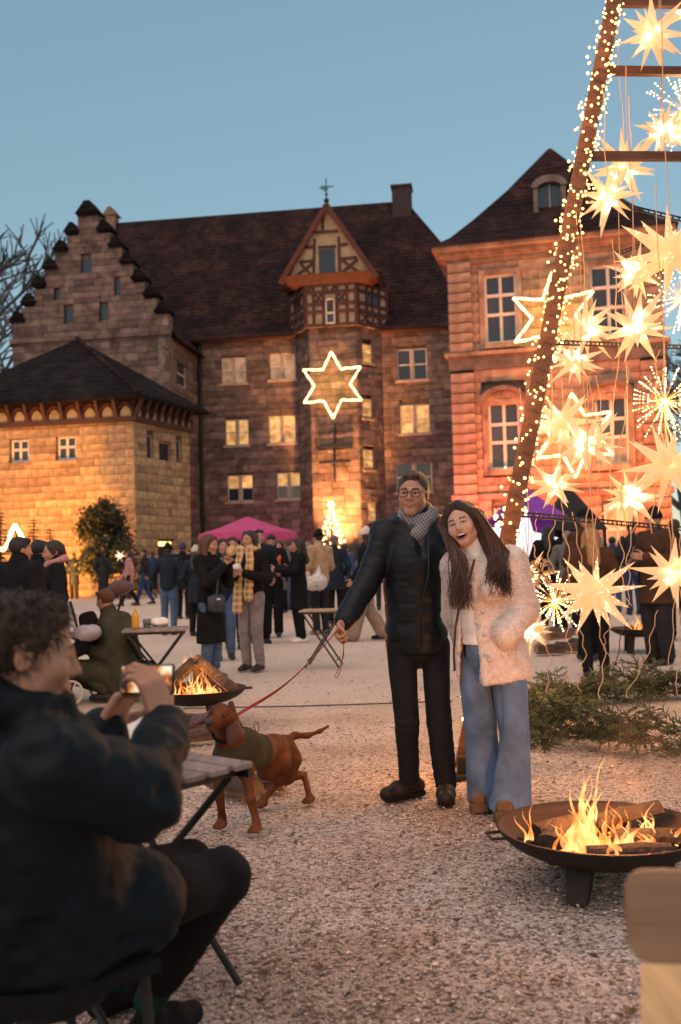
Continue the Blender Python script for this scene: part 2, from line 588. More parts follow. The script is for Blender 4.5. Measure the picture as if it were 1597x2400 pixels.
def lit_material(name, col, s):
    m = M(name, (0.2, 0.15, 0.1), 0.4)
    N, L, b = nodes_of(m)
    tc = N.new('ShaderNodeTexCoord'); nz = N.new('ShaderNodeTexNoise'); nz.inputs['Scale'].default_value = 2.2; nz.inputs['Detail'].default_value = 2
    L.new(tc.outputs['Object'], nz.inputs['Vector'])
    rp = N.new('ShaderNodeValToRGB')
    rp.color_ramp.elements[0].position = 0.36; rp.color_ramp.elements[0].color = (col[0] * 0.45, col[1] * 0.3, col[2] * 0.18, 1)
    rp.color_ramp.elements[1].position = 0.60; rp.color_ramp.elements[1].color = (*col, 1)
    L.new(nz.outputs[0], rp.inputs[0]); L.new(rp.outputs[0], b.inputs['Emission Color'])
    oi = N.new('ShaderNodeObjectInfo'); mr = N.new('ShaderNodeMapRange'); mr.inputs[3].default_value = s * 0.65; mr.inputs[4].default_value = s * 1.25
    L.new(oi.outputs['Random'], mr.inputs[0]); L.new(mr.outputs[0], b.inputs['Emission Strength'])
    return m
m_lit = lit_material('lit_pane', (1.0, 0.52, 0.15), 1.0)
m_emit_dim = lit_material('dim_emitting_pane', (0.85, 0.45, 0.24), 0.42)

# ------------------------------------------------------------------ ground
def ground_material():
    m = M('gravel_ground', (0.42, 0.33, 0.28), 0.95)
    N, L, b = nodes_of(m)
    tc = N.new('ShaderNodeTexCoord')
    v1 = N.new('ShaderNodeTexVoronoi'); v1.inputs['Scale'].default_value = 78
    v2 = N.new('ShaderNodeTexVoronoi'); v2.inputs['Scale'].default_value = 27
    nb = N.new('ShaderNodeTexNoise'); nb.inputs['Scale'].default_value = 0.55; nb.inputs['Detail'].default_value = 6; nb.inputs['Roughness'].default_value = 0.65
    nf = N.new('ShaderNodeTexNoise'); nf.inputs['Scale'].default_value = 9; nf.inputs['Detail'].default_value = 5; nf.inputs['Roughness'].default_value = 0.7
    for t in (v1, v2, nb, nf): L.new(tc.outputs['Object'], t.inputs['Vector'])
    sp = N.new('ShaderNodeSeparateColor'); L.new(v1.outputs['Color'], sp.inputs[0])
    sp2 = N.new('ShaderNodeSeparateColor'); L.new(v2.outputs['Color'], sp2.inputs[0])
    rp = N.new('ShaderNodeValToRGB'); cr = rp.color_ramp
    cr.elements[0].position = 0.0; cr.elements[0].color = (0.13, 0.095, 0.075, 1)
    cr.elements[1].position = 1.0; cr.elements[1].color = (0.72, 0.62, 0.56, 1)
    for p, c in ((0.22, (0.22, 0.16, 0.13, 1)), (0.45, (0.52, 0.41, 0.35, 1)), (0.8, (0.62, 0.51, 0.45, 1))):
        e = cr.elements.new(p); e.color = c
    L.new(sp.outputs[0], rp.inputs[0])
    # sandy / leaf-litter patches
    rp2 = N.new('ShaderNodeValToRGB'); rp2.color_ramp.elements[0].position = 0.44; rp2.color_ramp.elements[1].position = 0.60
    L.new(nb.outputs[0], rp2.inputs[0])
    mx = N.new('ShaderNodeMix'); mx.data_type = 'RGBA'; mx.blend_type = 'MULTIPLY'
    L.new(rp2.outputs[0], mx.inputs[0]); L.new(rp.outputs[0], mx.inputs[6]); mx.inputs[7].default_value = (0.66, 0.54, 0.45, 1)
    rp3 = N.new('ShaderNodeValToRGB'); rp3.color_ramp.elements[0].position = 0.60; rp3.color_ramp.elements[1].position = 0.72
    L.new(nf.outputs[0], rp3.inputs[0])
    mx2 = N.new('ShaderNodeMix'); mx2.data_type = 'RGBA'; mx2.blend_type = 'MULTIPLY'
    sc = N.new('ShaderNodeMath'); sc.operation = 'MULTIPLY'; sc.inputs[1].default_value = 0.75
    L.new(rp3.outputs[0], sc.inputs[0]); L.new(sc.outputs[0], mx2.inputs[0]); L.new(mx.outputs[2], mx2.inputs[6]); mx2.inputs[7].default_value = (0.45, 0.33, 0.26, 1)
    # finer sand farther across the court, painted paler and warmer for its stronger light
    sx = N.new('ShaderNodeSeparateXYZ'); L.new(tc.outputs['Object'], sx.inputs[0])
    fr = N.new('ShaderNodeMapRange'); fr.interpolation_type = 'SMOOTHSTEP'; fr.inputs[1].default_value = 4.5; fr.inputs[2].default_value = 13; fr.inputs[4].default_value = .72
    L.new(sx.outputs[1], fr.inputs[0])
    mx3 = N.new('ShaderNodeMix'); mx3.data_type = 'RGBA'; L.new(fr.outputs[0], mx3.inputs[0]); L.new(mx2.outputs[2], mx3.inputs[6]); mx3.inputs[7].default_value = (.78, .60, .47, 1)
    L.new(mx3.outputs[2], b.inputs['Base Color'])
    ad = N.new('ShaderNodeMath'); ad.operation = 'ADD'; L.new(v1.outputs['Distance'], ad.inputs[0])
    ml = N.new('ShaderNodeMath'); ml.operation = 'MULTIPLY'; ml.inputs[1].default_value = 1.2; L.new(nf.outputs[0], ml.inputs[0]); L.new(ml.outputs[0], ad.inputs[1])
    bp = N.new('ShaderNodeBump'); bp.inputs['Strength'].default_value = 0.9; bp.inputs['Distance'].default_value = 0.012; bp.invert = True
    L.new(ad.outputs[0], bp.inputs['Height']); L.new(bp.outputs[0], b.inputs['Normal'])
    return m
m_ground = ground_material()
xs = np.concatenate([np.linspace(-900, -12, 8), np.linspace(-10, 12, 90), np.linspace(14, 900, 8)])
ys = np.concatenate([np.linspace(-300, -2, 5), np.linspace(0, 24, 110), np.linspace(27, 1500, 14)])
GX, GY = np.meshgrid(xs, ys)
gv = np.stack([GX.ravel(), GY.ravel(), np.zeros(GX.size)], 1)
gv[:, 2] = 0.022 * vnoise(gv, 0.9, 3) + 0.012 * vnoise(gv, 2.7, 4) - 0.012
nxg, nyg = len(xs), len(ys)
ii = (np.arange(nyg - 1)[:, None] * nxg + np.arange(nxg - 1)[None, :]).ravel()
gf = np.stack([ii, ii + 1, ii + 1 + nxg, ii + nxg], 1)
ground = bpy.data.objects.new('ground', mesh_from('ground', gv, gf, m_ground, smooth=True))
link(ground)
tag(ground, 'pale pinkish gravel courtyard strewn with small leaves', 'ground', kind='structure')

# loose stones lying on it, small beyond counting
def pebble_field(n):
    x = rng.uniform(-1, 1, n); t = rng.uniform(0, 1, n) ** 1.3
    Y = 2.3 + t * 6.2
    X = x * (Y * 0.40 + 0.25) + 0.1
    base = np.array([[1, 0, 0], [-1, 0, 0], [0, 1, 0], [0, -1, 0], [0, 0, 1], [0, 0, -1]], float)
    fc = np.array([[0, 2, 4], [2, 1, 4], [1, 3, 4], [3, 0, 4], [2, 0, 5], [1, 2, 5], [3, 1, 5], [0, 3, 5]])
    s = rng.uniform(0.003, 0.0068, n) * (0.8 + rng.random(n) ** 6 * 1.3)
    V = base[None] * rng.uniform(0.55, 1.25, (n, 6, 1)) * s[:, None, None]
    V[:, :, 2] *= 0.55
    V += rng.normal(0, 0.12, (n, 6, 3)) * s[:, None, None]
    a = rng.uniform(0, 2 * np.pi, n)
    c, sn = np.cos(a)[:, None], np.sin(a)[:, None]
    x2 = V[:, :, 0] * c - V[:, :, 1] * sn; y2 = V[:, :, 0] * sn + V[:, :, 1] * c
    V[:, :, 0] = x2 + X[:, None]; V[:, :, 1] = y2 + Y[:, None]
    V[:, :, 2] += (s * 0.3)[:, None] - 0.004
    Fq = (fc[None] + (np.arange(n) * 6)[:, None, None]).reshape(-1, 3)
    return V.reshape(-1, 3), Fq
m_pebble = M('pebbles', (0.54, 0.43, 0.37), 0.9, rnd=0.55)
pv, pf = pebble_field(60000)
o = bpy.data.objects.new('gravel', mesh_from('gravel', pv, pf, m_pebble))
link(o)
tag(o, 'loose grey and beige gravel stones lying over the courtyard', 'gravel', kind='stuff')

m_leaf_dead = M('dead_leaf', (0.12, 0.06, 0.03), 0.85, rnd=0.5)
lv, lf = [], []
for i in range(2600):
    Y = 2.6 + 13 * random.random() ** 1.2
    X = random.uniform(-1, 1) * (Y * 0.36 + 0.2)
    s = random.uniform(0.010, 0.026); a = random.uniform(0, 6.28)
    c, sn = math.cos(a) * s, math.sin(a) * s
    b0 = len(lv); zz = 0.006
    lv += [(X - c, Y - sn, zz + random.random() * s * .5), (X + sn * .45, Y - c * .45, zz + s * .1), (X + c, Y + sn, zz + random.random() * s * .7), (X - sn * .45, Y + c * .45, zz + s * random.random() * .5)]
    lf += [(b0, b0 + 1, b0 + 2), (b0, b0 + 2, b0 + 3)]
o = bpy.data.objects.new('fallen_leaves', mesh_from('fallen_leaves', lv, lf, m_leaf_dead))
link(o); tag(o, 'small brown fallen leaves scattered over the gravel', 'leaves', kind='stuff')

# ------------------------------------------------------------------ masonry helpers
_b = MB(); _b.bbox((0, 0, 0), (1, 1, 1), 0.05)
BLOCK = mesh_from('block', _b.v, _b.f, m_stone_main)
BLOCKS = {}
def block_mesh(mat):
    if mat.name not in BLOCKS:
        me = BLOCK.copy(); me.materials.clear(); me.materials.append(mat); BLOCKS[mat.name] = me
    return BLOCKS[mat.name]

class Masonry:
    """collects the blocks of one building; the largest 290 become parts, the rest one part of kind stuff"""
    def __init__(s, parent, mat):
        s.parent, s.mat, s.items = parent, mat, []
    def courses(s, wall, z0, z1, span, holes=(), bh=0.42, bw=0.95, depth=0.2, seed=0, jit=0.012, gap=0.014):
        rd = random.Random(seed)
        z = z0; row = 0
        while z < z1 - 0.05:
            h = min(bh * rd.uniform(0.82, 1.18), z1 - z)
            if z1 - z - h < 0.15: h = z1 - z
            a, b = span(z + h / 2)
            iv = [(a, b)]
            for (hu0, hu1, hz0, hz1) in holes:
                ov = min(z + h, hz1) - max(z, hz0)
                if ov > 0.3 * h:
                    nv = []
                    for (p, q) in iv:
                        if hu1 <= p or hu0 >= q: nv.append((p, q)); continue
                        if hu0 > p: nv.append((p, hu0))
                        if hu1 < q: nv.append((hu1, q))
                    iv = nv
            for (p, q) in iv:
                u = p
                first = True
                while u < q - 0.04:
                    w = bw * rd.uniform(0.55, 1.45)
                    if first and row % 2: w *= 0.5
                    first = False
                    if q - u - w < 0.28 * bw: w = q - u
                    w = min(w, q - u)
                    n = rd.uniform(-jit, jit)
                    c = wall.P(u + w / 2, z + h / 2, n - depth / 2)
                    m = Matrix.Translation(c) @ Matrix.Rotation(R(wall.deg), 4, 'Z') @ Matrix.Diagonal((w - gap, depth, h - gap, 1))
                    s.items.append((w * h, m))
                    u += w
            z += h; row += 1
    def finish(s, keep=290):
        s.items.sort(key=lambda t: -t[0])
        me = block_mesh(s.mat)
        for _, m in s.items[:keep]:
            shared('block', me, s.parent, m)
        rest = s.items[keep:]
        if rest:
            mb = MB()
            vs = [v.co.copy() for v in BLOCK.vertices]; fs = [tuple(p.vertices) for p in BLOCK.polygons]
            for _, m in rest: mb.add([m @ v for v in vs], fs)
            o = mb.build('blocks', s.mat, s.parent); o['kind'] = 'stuff'

def wbox(mb, wall, u0, u1, z0, z1, n0, n1):
    """axis-aligned box in the wall's own frame"""
    p = [wall.P(u0, z0, n1), wall.P(u1, z0, n1), wall.P(u1, z0, n0), wall.P(u0, z0, n0),
         wall.P(u0, z1, n1), wall.P(u1, z1, n1), wall.P(u1, z1, n0), wall.P(u0, z1, n0)]
    return mb.hexa(p)

def wpart(name, wall, u0, u1, z0, z1, n0, n1, mat, parent):
    return wbox(MB(), wall, u0, u1, z0, z1, n0, n1).build(name, mat, parent)

def rect(wall, x0, y0, x1, y1, n=0.0):
    a = wall.uv((x0 + x1) / 2, y1, n); b = wall.uv((x0 + x1) / 2, y0, n)
    l = wall.uv(x0, (y0 + y1) / 2, n); r = wall.uv(x1, (y0 + y1) / 2, n)
    return l[0], r[0], a[1], b[1]

def casement(parent, wall, u0, u1, z0, z1, nb, cols=1, rows=2, lit=None, fr=0.055, split=0.5, frame_mat=None, arch=0.0, depth=0.06):
    """a window: frame with glazing bars, each pane a sub-part; nb is where its back stands"""
    fm = frame_mat or m_frame
    mb = MB()
    wbox(mb, wall, u0, u0 + fr, z0, z1, nb, nb + depth); wbox(mb, wall, u1 - fr, u1, z0, z1, nb, nb + depth)
    wbox(mb, wall, u0 + fr, u1 - fr, z0, z0 + fr, nb, nb + depth)
    if arch <= 0:
        wbox(mb, wall, u0 + fr, u1 - fr, z1 - fr, z1, nb, nb + depth)
    else:
        K = 8; cu = (u0 + u1) / 2; hw = (u1 - u0) / 2
        pts = [(cu + hw * math.cos(math.pi * k / K), z1 + arch * math.sin(math.pi * k / K)) for k in range(K + 1)]
        for k in range(K):
            (a, za), (b, zb) = pts[k], pts[k + 1]
            p = [wall.P(a, za - fr, nb + depth), wall.P(b, zb - fr, nb + depth), wall.P(b, zb - fr, nb), wall.P(a, za - fr, nb), wall.P(a, za, nb + depth), wall.P(b, zb, nb + depth), wall.P(b, zb, nb), wall.P(a, za, nb)]
            mb.hexa(p)
    us = [u0 + fr + (u1 - u0 - 2 * fr) * i / cols for i in range(cols + 1)]
    if rows == 3: zs = [z0 + fr, z0 + (z1 - z0) * 0.42, z0 + (z1 - z0) * 0.70, z1 - fr + arch * 0.8]
    elif rows == 2: zs = [z0 + fr, z0 + (z1 - z0) * split, z1 - fr]
    else: zs = [z0 + fr, z1 - fr]
    bw = fr * 0.62
    for u in us[1:-1]: wbox(mb, wall, u - bw, u + bw, z0 + fr, z1 - fr + arch * 0.9, nb + 0.004, nb + depth + 0.012)
    for z in zs[1:-1]: wbox(mb, wall, u0 + fr, u1 - fr, z - bw, z + bw, nb + 0.006, nb + depth + 0.006)
    w = mb.build('window', fm, parent)
    for i in range(cols):
        for j in range(len(zs) - 1):
            mt = m_glass_dark
            if lit is not None:
                mt = lit[(i * (len(zs) - 1) + j) % len(lit)]
            zt = zs[j + 1]
            pm = MB()
            if arch > 0 and j == len(zs) - 2:
                cu = (u0 + u1) / 2; hw = (u1 - u0) / 2 - fr * 0.5
                def top(u): return z1 - fr * 0.5 + arch * math.sqrt(max(0, 1 - ((u - cu) / hw) ** 2))
                ua, ub = us[i], us[i + 1]
                pl = [(ua, zs[j]), (ub, zs[j])] + [(ub + (ua - ub) * k / 5, top(ub + (ua - ub) * k / 5)) for k in range(6)]
                pm.prism([wall.P(u, z, nb + 0.015) for u, z in pl], wall.N * -0.012)
            else:
                wbox(pm, wall, us[i], us[i + 1], zs[j], zt, nb + 0.003, nb + 0.018)
            pm.build('pane', mt, w)
    return w

def surround(parent, wall, u0, u1, z0, z1, w, n0, n1, mat=None, sill=0.08):
    mt = mat or m_trim
    mb = MB()
    wbox(mb, wall, u0 - w, u0, z0 - w, z1 + w, n0, n1); wbox(mb, wall, u1, u1 + w, z0 - w, z1 + w, n0, n1)
    wbox(mb, wall, u0, u1, z1, z1 + w, n0, n1)
    o = mb.build('window_surround', mt, parent)
    s = MB(); wbox(s, wall, u0 - (0 if sill < 0 else w * 0.0), u1, z0 - w, z0, n0, n1 + max(sill, 0.0))
    s.build('window_sill', mt, parent)
    return o

def bars(parent, wall, n, segs, width, mat, thick=0.07, name='timber'):
    """timbers given as photograph points on this wall plane, each a part of its own"""
    for i, (x0, y0, x1, y1) in enumerate(segs):
        a = wall.uv(x0, y0, n); b = wall.uv(x1, y1, n)
        A = wall.P(a[0], a[1], n + 0.002 * (i % 5)); B = wall.P(b[0], b[1], n + 0.002 * (i % 5))
        MB().bar(A, B, width, thick, up=wall.N).build(name, mat, parent)

# ------------------------------------------------------------------ the castle range with stepped gable, oriel tower and big roof
MW = Wall(at(468, 1000, 60).xy, -8)
castle = empty('castle_building', MW.P(7, 0, 0), 'tall sandstone castle range with stepped gable, steep tiled roof and timbered oriel tower', 'building')
u1 = MW.uv(1066, 900)[0] + 1.6
z_eave = MW.uv(700, 792)[1]
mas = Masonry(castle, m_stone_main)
DEP = 0.22
wins = [((520, 838, 576, 897), 'dim'), ((633, 828, 691, 888), 'dim'), ((932, 818, 1000, 889), 'dark'),  # dim panes are unlit glass; their reflections are painted as faint emission
        ((529, 984, 582, 1042), 'lit'), ((631, 974, 692, 1037), 'lit'), ((938, 949, 1006, 1014), 'lit'),
        ((534, 1114, 592, 1174), 'half'), ((650, 1108, 706, 1168), 'half'), ((930, 1084, 1012, 1152), 'dark'),
        ((545, 1238, 590, 1290), 'dark')]
holes = []
for px, kind in wins:
    a, b, c, d = rect(MW, *px)
    holes.append((a - 0.02, b + 0.02, c - 0.02, d + 0.02, kind))
hs = [h[:4] for h in holes]
# tower position
D_T = 1.7
tu0 = MW.uv(697, 900, 0)[0]; tf0 = MW.uv(727, 900, D_T)[0]; tf1 = MW.uv(838, 900, D_T)[0]; tu1 = MW.uv(897, 900, 0)[0]
wpart('wall', MW, -0.3, u1, 0, z_eave, -1.0, -DEP - 0.005, m_mortar, castle)
mas.courses(MW, 0, z_eave, lambda z: (0.0, tu0), hs, seed=1)
mas.courses(MW, 0, z_eave, lambda z: (tu1, u1), hs, seed=2)
for (a, b, c, d, kind) in holes:
    mid = (a + b) / 2
    wpart('mullion', MW, mid - 0.07, mid + 0.07, c, d, -DEP + 0.002, -0.06, m_trim, castle)
    lit = {'dim': [m_emit_dim], 'dark': None, 'lit': [m_lit], 'half': [m_glass_dark, m_lit, m_lit]}[kind]
    casement(castle, MW, a, mid - 0.07, c, d, -DEP + 0.004, 1, 2, lit, split=0.5)
    casement(castle, MW, mid + 0.07, b, c, d, -DEP + 0.004, 1, 2, lit, split=0.5)
    wpart('window_sill', MW, a - 0.12, b + 0.12, c - 0.16, c, -0.05, 0.09, m_trim, castle)
# eaves board
wpart('eaves', MW, -0.2, u1, z_eave, z_eave + 0.28, -0.6, 0.42, m_timber, castle)

# polygonal stair tower
z_tw = MW.uv(780, 766, D_T)[1]
pts = [(tu0, 0.0), (tf0, D_T), (tf1, D_T), (tu1, 0.0)]
TW = []
for (a, na), (b, nb) in zip(pts[:-1], pts[1:]):
    A = MW.P(a, 0, na); B = MW.P(b, 0, nb)
    TW.append((Wall(A.xy, math.degrees(math.atan2(B.y - A.y, B.x - A.x))), (B - A).length))
mb = MB()
mb.prism([MW.P(u, 0, n) for u, n in ((tu0 + .3, -.4), (tf0 + .14, D_T - .27), (tf1 - .14, D_T - .27), (tu1 - .42, -.4))], (0, 0, z_tw))
mb.build('tower_core', m_mortar, castle)
tw_h = []
for px in ((851, 806, 875, 850), (851, 934, 875, 980), (853, 1053, 879, 1101), (864, 1177, 885, 1222)):
    tw_h.append(rect(TW[2][0], *px))
for i, (w, ln) in enumerate(TW):
    mas.courses(w, 0, z_tw, lambda z, l=ln: (0, l), tw_h if i == 2 else (), seed=5 + i, bw=0.8, depth=0.25)
for (a, b, c, d) in tw_h:
    casement(castle, TW[2][0], a, b, c, d, -0.2, 1, 2, [m_lit], fr=0.05)
    wpart('window_sill', TW[2][0], a - 0.08, b + 0.08, c - 0.12, c, -0.04, 0.06, m_trim, castle)

# iron wall crane and its horizontal bars on the tower front
FW = TW[1][0]
for (x0, y0, x1, y1, th) in ((749, 1046, 823, 1043, 0.2), (748, 1084, 823, 1080, 0.14)):
    a = FW.uv(x0, y0, 0.3); b = FW.uv(x1, y1, 0.3)
    MB().bar(FW.P(a[0], a[1], 0.3), FW.P(b[0], b[1], 0.3), th, th, up=FW.N).build('iron_bar', m_metal_dark, castle)
a = FW.uv(785, 990, 0.14); b = FW.uv(785, 1130, 0.14)
MB().bar(FW.P(*a, 0.14), FW.P(*b, 0.14), 0.1, 0.1, up=FW.N).build('iron_post', m_metal_dark, castle)

# jettied timber-framed storey on the tower
J = 0.28
z_j1 = MW.uv(780, 664, D_T + J)[1]
jp = [(tu0 - 0.35, -0.2), (tf0 - 0.14, D_T + J), (tf1 + 0.14, D_T + J), (tu1 + 0.38, -0.2)]
mb = MB(); mb.prism([MW.P(u, z_tw, n) for u, n in jp], (0, 0, z_j1 - z_tw))
mb.build('timber_storey', m_plaster, castle)
JW = []
for (a, na), (b, nb) in zip(jp[:-1], jp[1:]):
    A = MW.P(a, 0, na); B = MW.P(b, 0, nb)
    JW.append((Wall(A.xy, math.degrees(math.atan2(B.y - A.y, B.x - A.x))), (B - A).length))
def lattice(w, u0, u1, z0, z1, uprights, rails, xs=(), wd=0.17):
    k = 0
    for f in uprights:
        u = u0 + (u1 - u0) * f
        MB().bar(w.P(u, z0, 0.03), w.P(u, z1, 0.03), wd, 0.08, up=w.N).build('timber', m_timber, castle)
    for g in rails:
        z = z0 + (z1 - z0) * g; k += 1
        MB().bar(w.P(u0 - .04, z, 0.045), w.P(u1 + .04, z, 0.045), wd * 1.1, 0.08, up=w.N).build('timber', m_timber, castle)
    for (f0, g0, f1, g1) in xs:
        k += 1
        MB().bar(w.P(u0 + (u1 - u0) * f0, z0 + (z1 - z0) * g0, 0.02 + .003 * (k % 4)), w.P(u0 + (u1 - u0) * f1, z0 + (z1 - z0) * g1, 0.02 + .003 * (k % 4)), wd * 0.7, 0.06, up=w.N).build('timber', m_timber, castle)
for i, (w, ln) in enumerate(JW):
    if i == 1:
        lattice(w, 0, ln, z_tw, z_j1, (0.02, 0.17, 0.36, 0.62, 0.81, 0.98), (0.02, 0.34, 0.52, 0.8, 0.98),
                ((0.18, 0.53, 0.35, 0.79), (0.35, 0.53, 0.18, 0.79), (0.63, 0.53, 0.80, 0.79), (0.80, 0.53, 0.63, 0.79), (0.03, 0.8, 0.15, 0.98), (0.36, .98, .49, .8), (.62, .98, .49, .8)))
        a, b = 0.40 * ln, 0.58 * ln
        casement(castle, w, a, b, z_tw + 0.1, z_tw + (z_j1 - z_tw) * 0.55, 0.05, 1, 2, None, fr=0.08, arch=0.22, depth=0.08)
    else:
        lattice(w, 0, ln, z_tw, z_j1, (0.03, 0.3, 0.5, 0.72, 0.97), (0.02, 0.34, 0.52, 0.8, 0.98),
                ((0.05, 0.04, 0.5, 0.33), (0.5, 0.04, 0.05, 0.33), (0.5, 0.04, 0.95, 0.33), (0.95, 0.04, 0.5, 0.33)))
        wpart('window', w, 0.34 * ln, 0.68 * ln, z_tw + (z_j1 - z_tw) * 0.55, z_tw + (z_j1 - z_tw) * 0.78, 0.005, 0.03, m_glass_dark, castle)
# gable over it
nG = D_T + J + 0.25
gl = MW.uv(672, 656, nG); gr = MW.uv(872, 642, nG); ga = MW.uv(758, 490, nG)
zb = (gl[1] + gr[1]) / 2
ucen = ga[0]
hwid = (gr[0] - gl[0]) / 2
ucen = (gl[0] + gr[0]) / 2
mb = MB(); mb.prism([MW.P(ucen - hwid, zb, nG), MW.P(ucen + hwid, zb, nG), MW.P(ucen, ga[1], nG)], MW.N * -0.3)
mb.build('gable_panel', m_plaster, castle)
# pent shelf under the gable
mb = MB()
mb.hexa([MW.P(ucen - hwid + .2, z_j1 - .05, nG - .15), MW.P(ucen + hwid - .2, z_j1 - .05, nG - .15), MW.P(ucen + hwid - .2, z_j1 - .05, -1.5), MW.P(ucen - hwid + .2, z_j1 - .05, -1.5),
         MW.P(ucen - hwid - .45, zb + .12, nG + .42), MW.P(ucen + hwid + .45, zb + .12, nG + .42), MW.P(ucen + hwid + .45, zb + .12, -1.5), MW.P(ucen - hwid - .45, zb + .12, -1.5)])
mb.build('gable_shelf', m_timber_red, castle)
bars(castle, MW, nG + 0.04, [(679, 655, 870, 642), (736, 545, 793, 541), (738, 560, 735, 650), (794, 555, 797, 643), (703, 614, 737, 611), (795, 607, 836, 603),
                             (690, 650, 735, 616), (704, 616, 733, 648), (800, 640, 838, 608), (800, 608, 845, 640), (716, 580, 736, 578), (796, 574, 815, 572), (746, 580, 788, 577), (757, 505, 757, 540)], 0.15, m_timber)
a = rect(MW, 748, 585, 786, 640, nG)
wpart('loft_hatch', MW, a[0], a[1], a[2], a[3], nG + .01, nG + .05, m_glass_dark, castle)
# rafters and roof of the gable
for sgn in (-1, 1):
    A = MW.P(ucen + sgn * (hwid + .32), zb - .3, nG + 0.3); B = MW.P(ucen, ga[1] + .12, nG + 0.3)
    MB().bar(A, B, 0.28, 0.2, up=MW.N).build('bargeboard', m_timber_red, castle)
    d = (B - A)
    nrm = d.cross(MW.N).normalized() * (0.16)
    mb = MB()
    back = MW.N * -7.5
    mb.hexa([A, B, B + back, A + back, A - nrm * sgn * -1, B - nrm * sgn * -1, B + back - nrm * sgn * -1, A + back - nrm * sgn * -1])
    fix_normals(mb.build('gable_roof', m_roof, castle))
# weathervane
tip = MW.P(ucen, ga[1] + .15, nG + .2)
mb = MB(); mb.tube([tip, tip + Vector((0, 0, 1.55))], 0.035)
mb.sph(tip + Vector((0, 0, 0.25)), 0.16); mb.sph(tip + Vector((0, 0, 0.62)), 0.09)
mb.build('vane_pole', m_metal_dark, castle)
mb = MB(); q = tip + Vector((0, 0, 1.0))
mb.prism([q + MW.U * x + Vector((0, 0, z)) for x, z in ((-.45, 0), (-.2, -.08), (-.1, -.2), (.1, -.15), (.1, 0), (.45, .03), (.45, .09), (.1, .1), (-.2, .14))], MW.N * 0.03)
mb.build('vane_flag', m_copper, castle)

# main roof
nR = -6.6
zr_l = MW.uv(420, 516, nR)[1]; zr_r = MW.uv(900, 470, nR)[1]
zr = (zr_l + zr_r) / 2
ur1 = MW.uv(952, 480, nR)[0]
ov = 0.55
uL = -8.7
u_end = MW.uv(1058, 775, ov)[0]
hz = MW.uv(1028, 596, nR * 0.62)[1]         # where the half hip begins
t = (hz - z_eave) / (zr - z_eave)
nh = ov + (nR - ov) * t
def bell(z, n): return z
R_pts = {
    'eL': MW.P(uL, z_eave + .1, ov), 'eR': MW.P(u_end, z_eave + .1, ov),
    'kL': MW.P(uL, z_eave + 1.3, ov - 1.25), 'kR': MW.P(u_end, z_eave + 1.3, ov - 1.25),
    'hR': MW.P(u_end - .1, hz, nh), 'rL': MW.P(uL, zr, nR), 'rR': MW.P(ur1, zr, nR),
    'bR': MW.P(u_end - .1, hz, 2 * nR - nh), 'beR': MW.P(u_end, z_eave + .1, 2 * nR - ov), 'beL': MW.P(uL, z_eave + .1, 2 * nR - ov)}
k = list(R_pts); V = [R_pts[x] for x in k]; ix = {n: i for i, n in enumerate(k)}
def F(*n): return tuple(ix[x] for x in n)
mb = MB(); mb.add(V, [F('eL', 'eR', 'kR', 'kL'), F('kL', 'kR', 'hR', 'rR', 'rL'), F('hR', 'bR', 'rR'), F('rL', 'rR', 'bR', 'beR', 'beL'), F('eR', 'beR', 'bR', 'hR', 'kR')])
ro = mb.build('roof', m_roof, castle)
# chimney and small ridge stack
cu = MW.uv(943, 450, nR)[0]; ct = MW.uv(943, 433, nR + 0.8)[1]
mb = MB(); wbox(mb, MW, cu - .62, cu + .62, zr - 2.5, ct - .15, nR - .3, nR + .9); wbox(mb, MW, cu - .7, cu + .7, ct - .15, ct, nR - .38, nR + .98)
mb.build('chimney', M('chimney_render', (0.045, 0.03, 0.032), 0.9, 0.2, 3), ro)
# drainpipe in the corner
mb = MB(); mb.tube([MW.P(0.12, 0, 0.14), MW.P(0.12, z_eave - .2, 0.14), MW.P(0.12, z_eave, 0.35)], 0.13, 8)
mb.build('drainpipe', m_metal_dark, castle)

# the wing with the stepped gable
GO = at(396, 797, 54)
GW = Wall(GO.xy, -8)
gL = GW.uv(30, 790)[0]
gC = (gL + 0.0) / 2
z_sh = GW.uv(212, 792)[1]                    # foot of the stepped part
z_c = GW.uv(212, 745)[1]
stp_h = (GW.uv(205, 505)[1] - z_c) / 6.0
hw0 = -gL / 2
stp_w = (hw0 - 0.62) / 6.0
def gspan(z):
    if z < z_c: return (gC - hw0, gC + hw0)
    i = int((z - z_c) / stp_h) + 1
    h = max(hw0 - stp_w * i, 0.62)
    return (gC - h, gC + h)
z_top = z_c + stp_h * 6
gh = []
for px in ((190, 604, 214, 642), (150, 722, 172, 752), (233, 714, 254, 746), (127, 670, 140, 702), (268, 655, 282, 686)):
    gh.append(rect(GW, *px))
wl = (MW.P(0, 0, 0) - GW.P(0, 0, 0)).length
mb = MB()
prof = [(gC - hw0, 0), (gC + hw0, 0)]
for i in range(0, 7):
    h = max(hw0 - stp_w * i, 0.62); z = z_c + stp_h * i
    prof.append((gC + h, z - (stp_h if i else 0))); prof.append((gC + h, z))
pl = prof[:]
for u, z in reversed(prof[2:]): pl.append((2 * gC - u, z))
mb.prism([GW.P(u, z, -DEP - .005) for u, z in pl], GW.N * -0.5)
o = mb.build('gable_core', m_mortar, castle)
mas.courses(GW, 0, z_top, gspan, gh, seed=11, bh=0.36, bw=0.85)
for (a, b, c, d) in gh:
    wpart('gable_opening', GW, a, b, c, d, -DEP + .002, -DEP + .03, m_glass_dark, castle)
wpart('string_course', GW, gC - hw0 - .12, gC + hw0 + .12, z_sh - .1, z_sh + .14, -.1, .16, m_stone_main, castle)
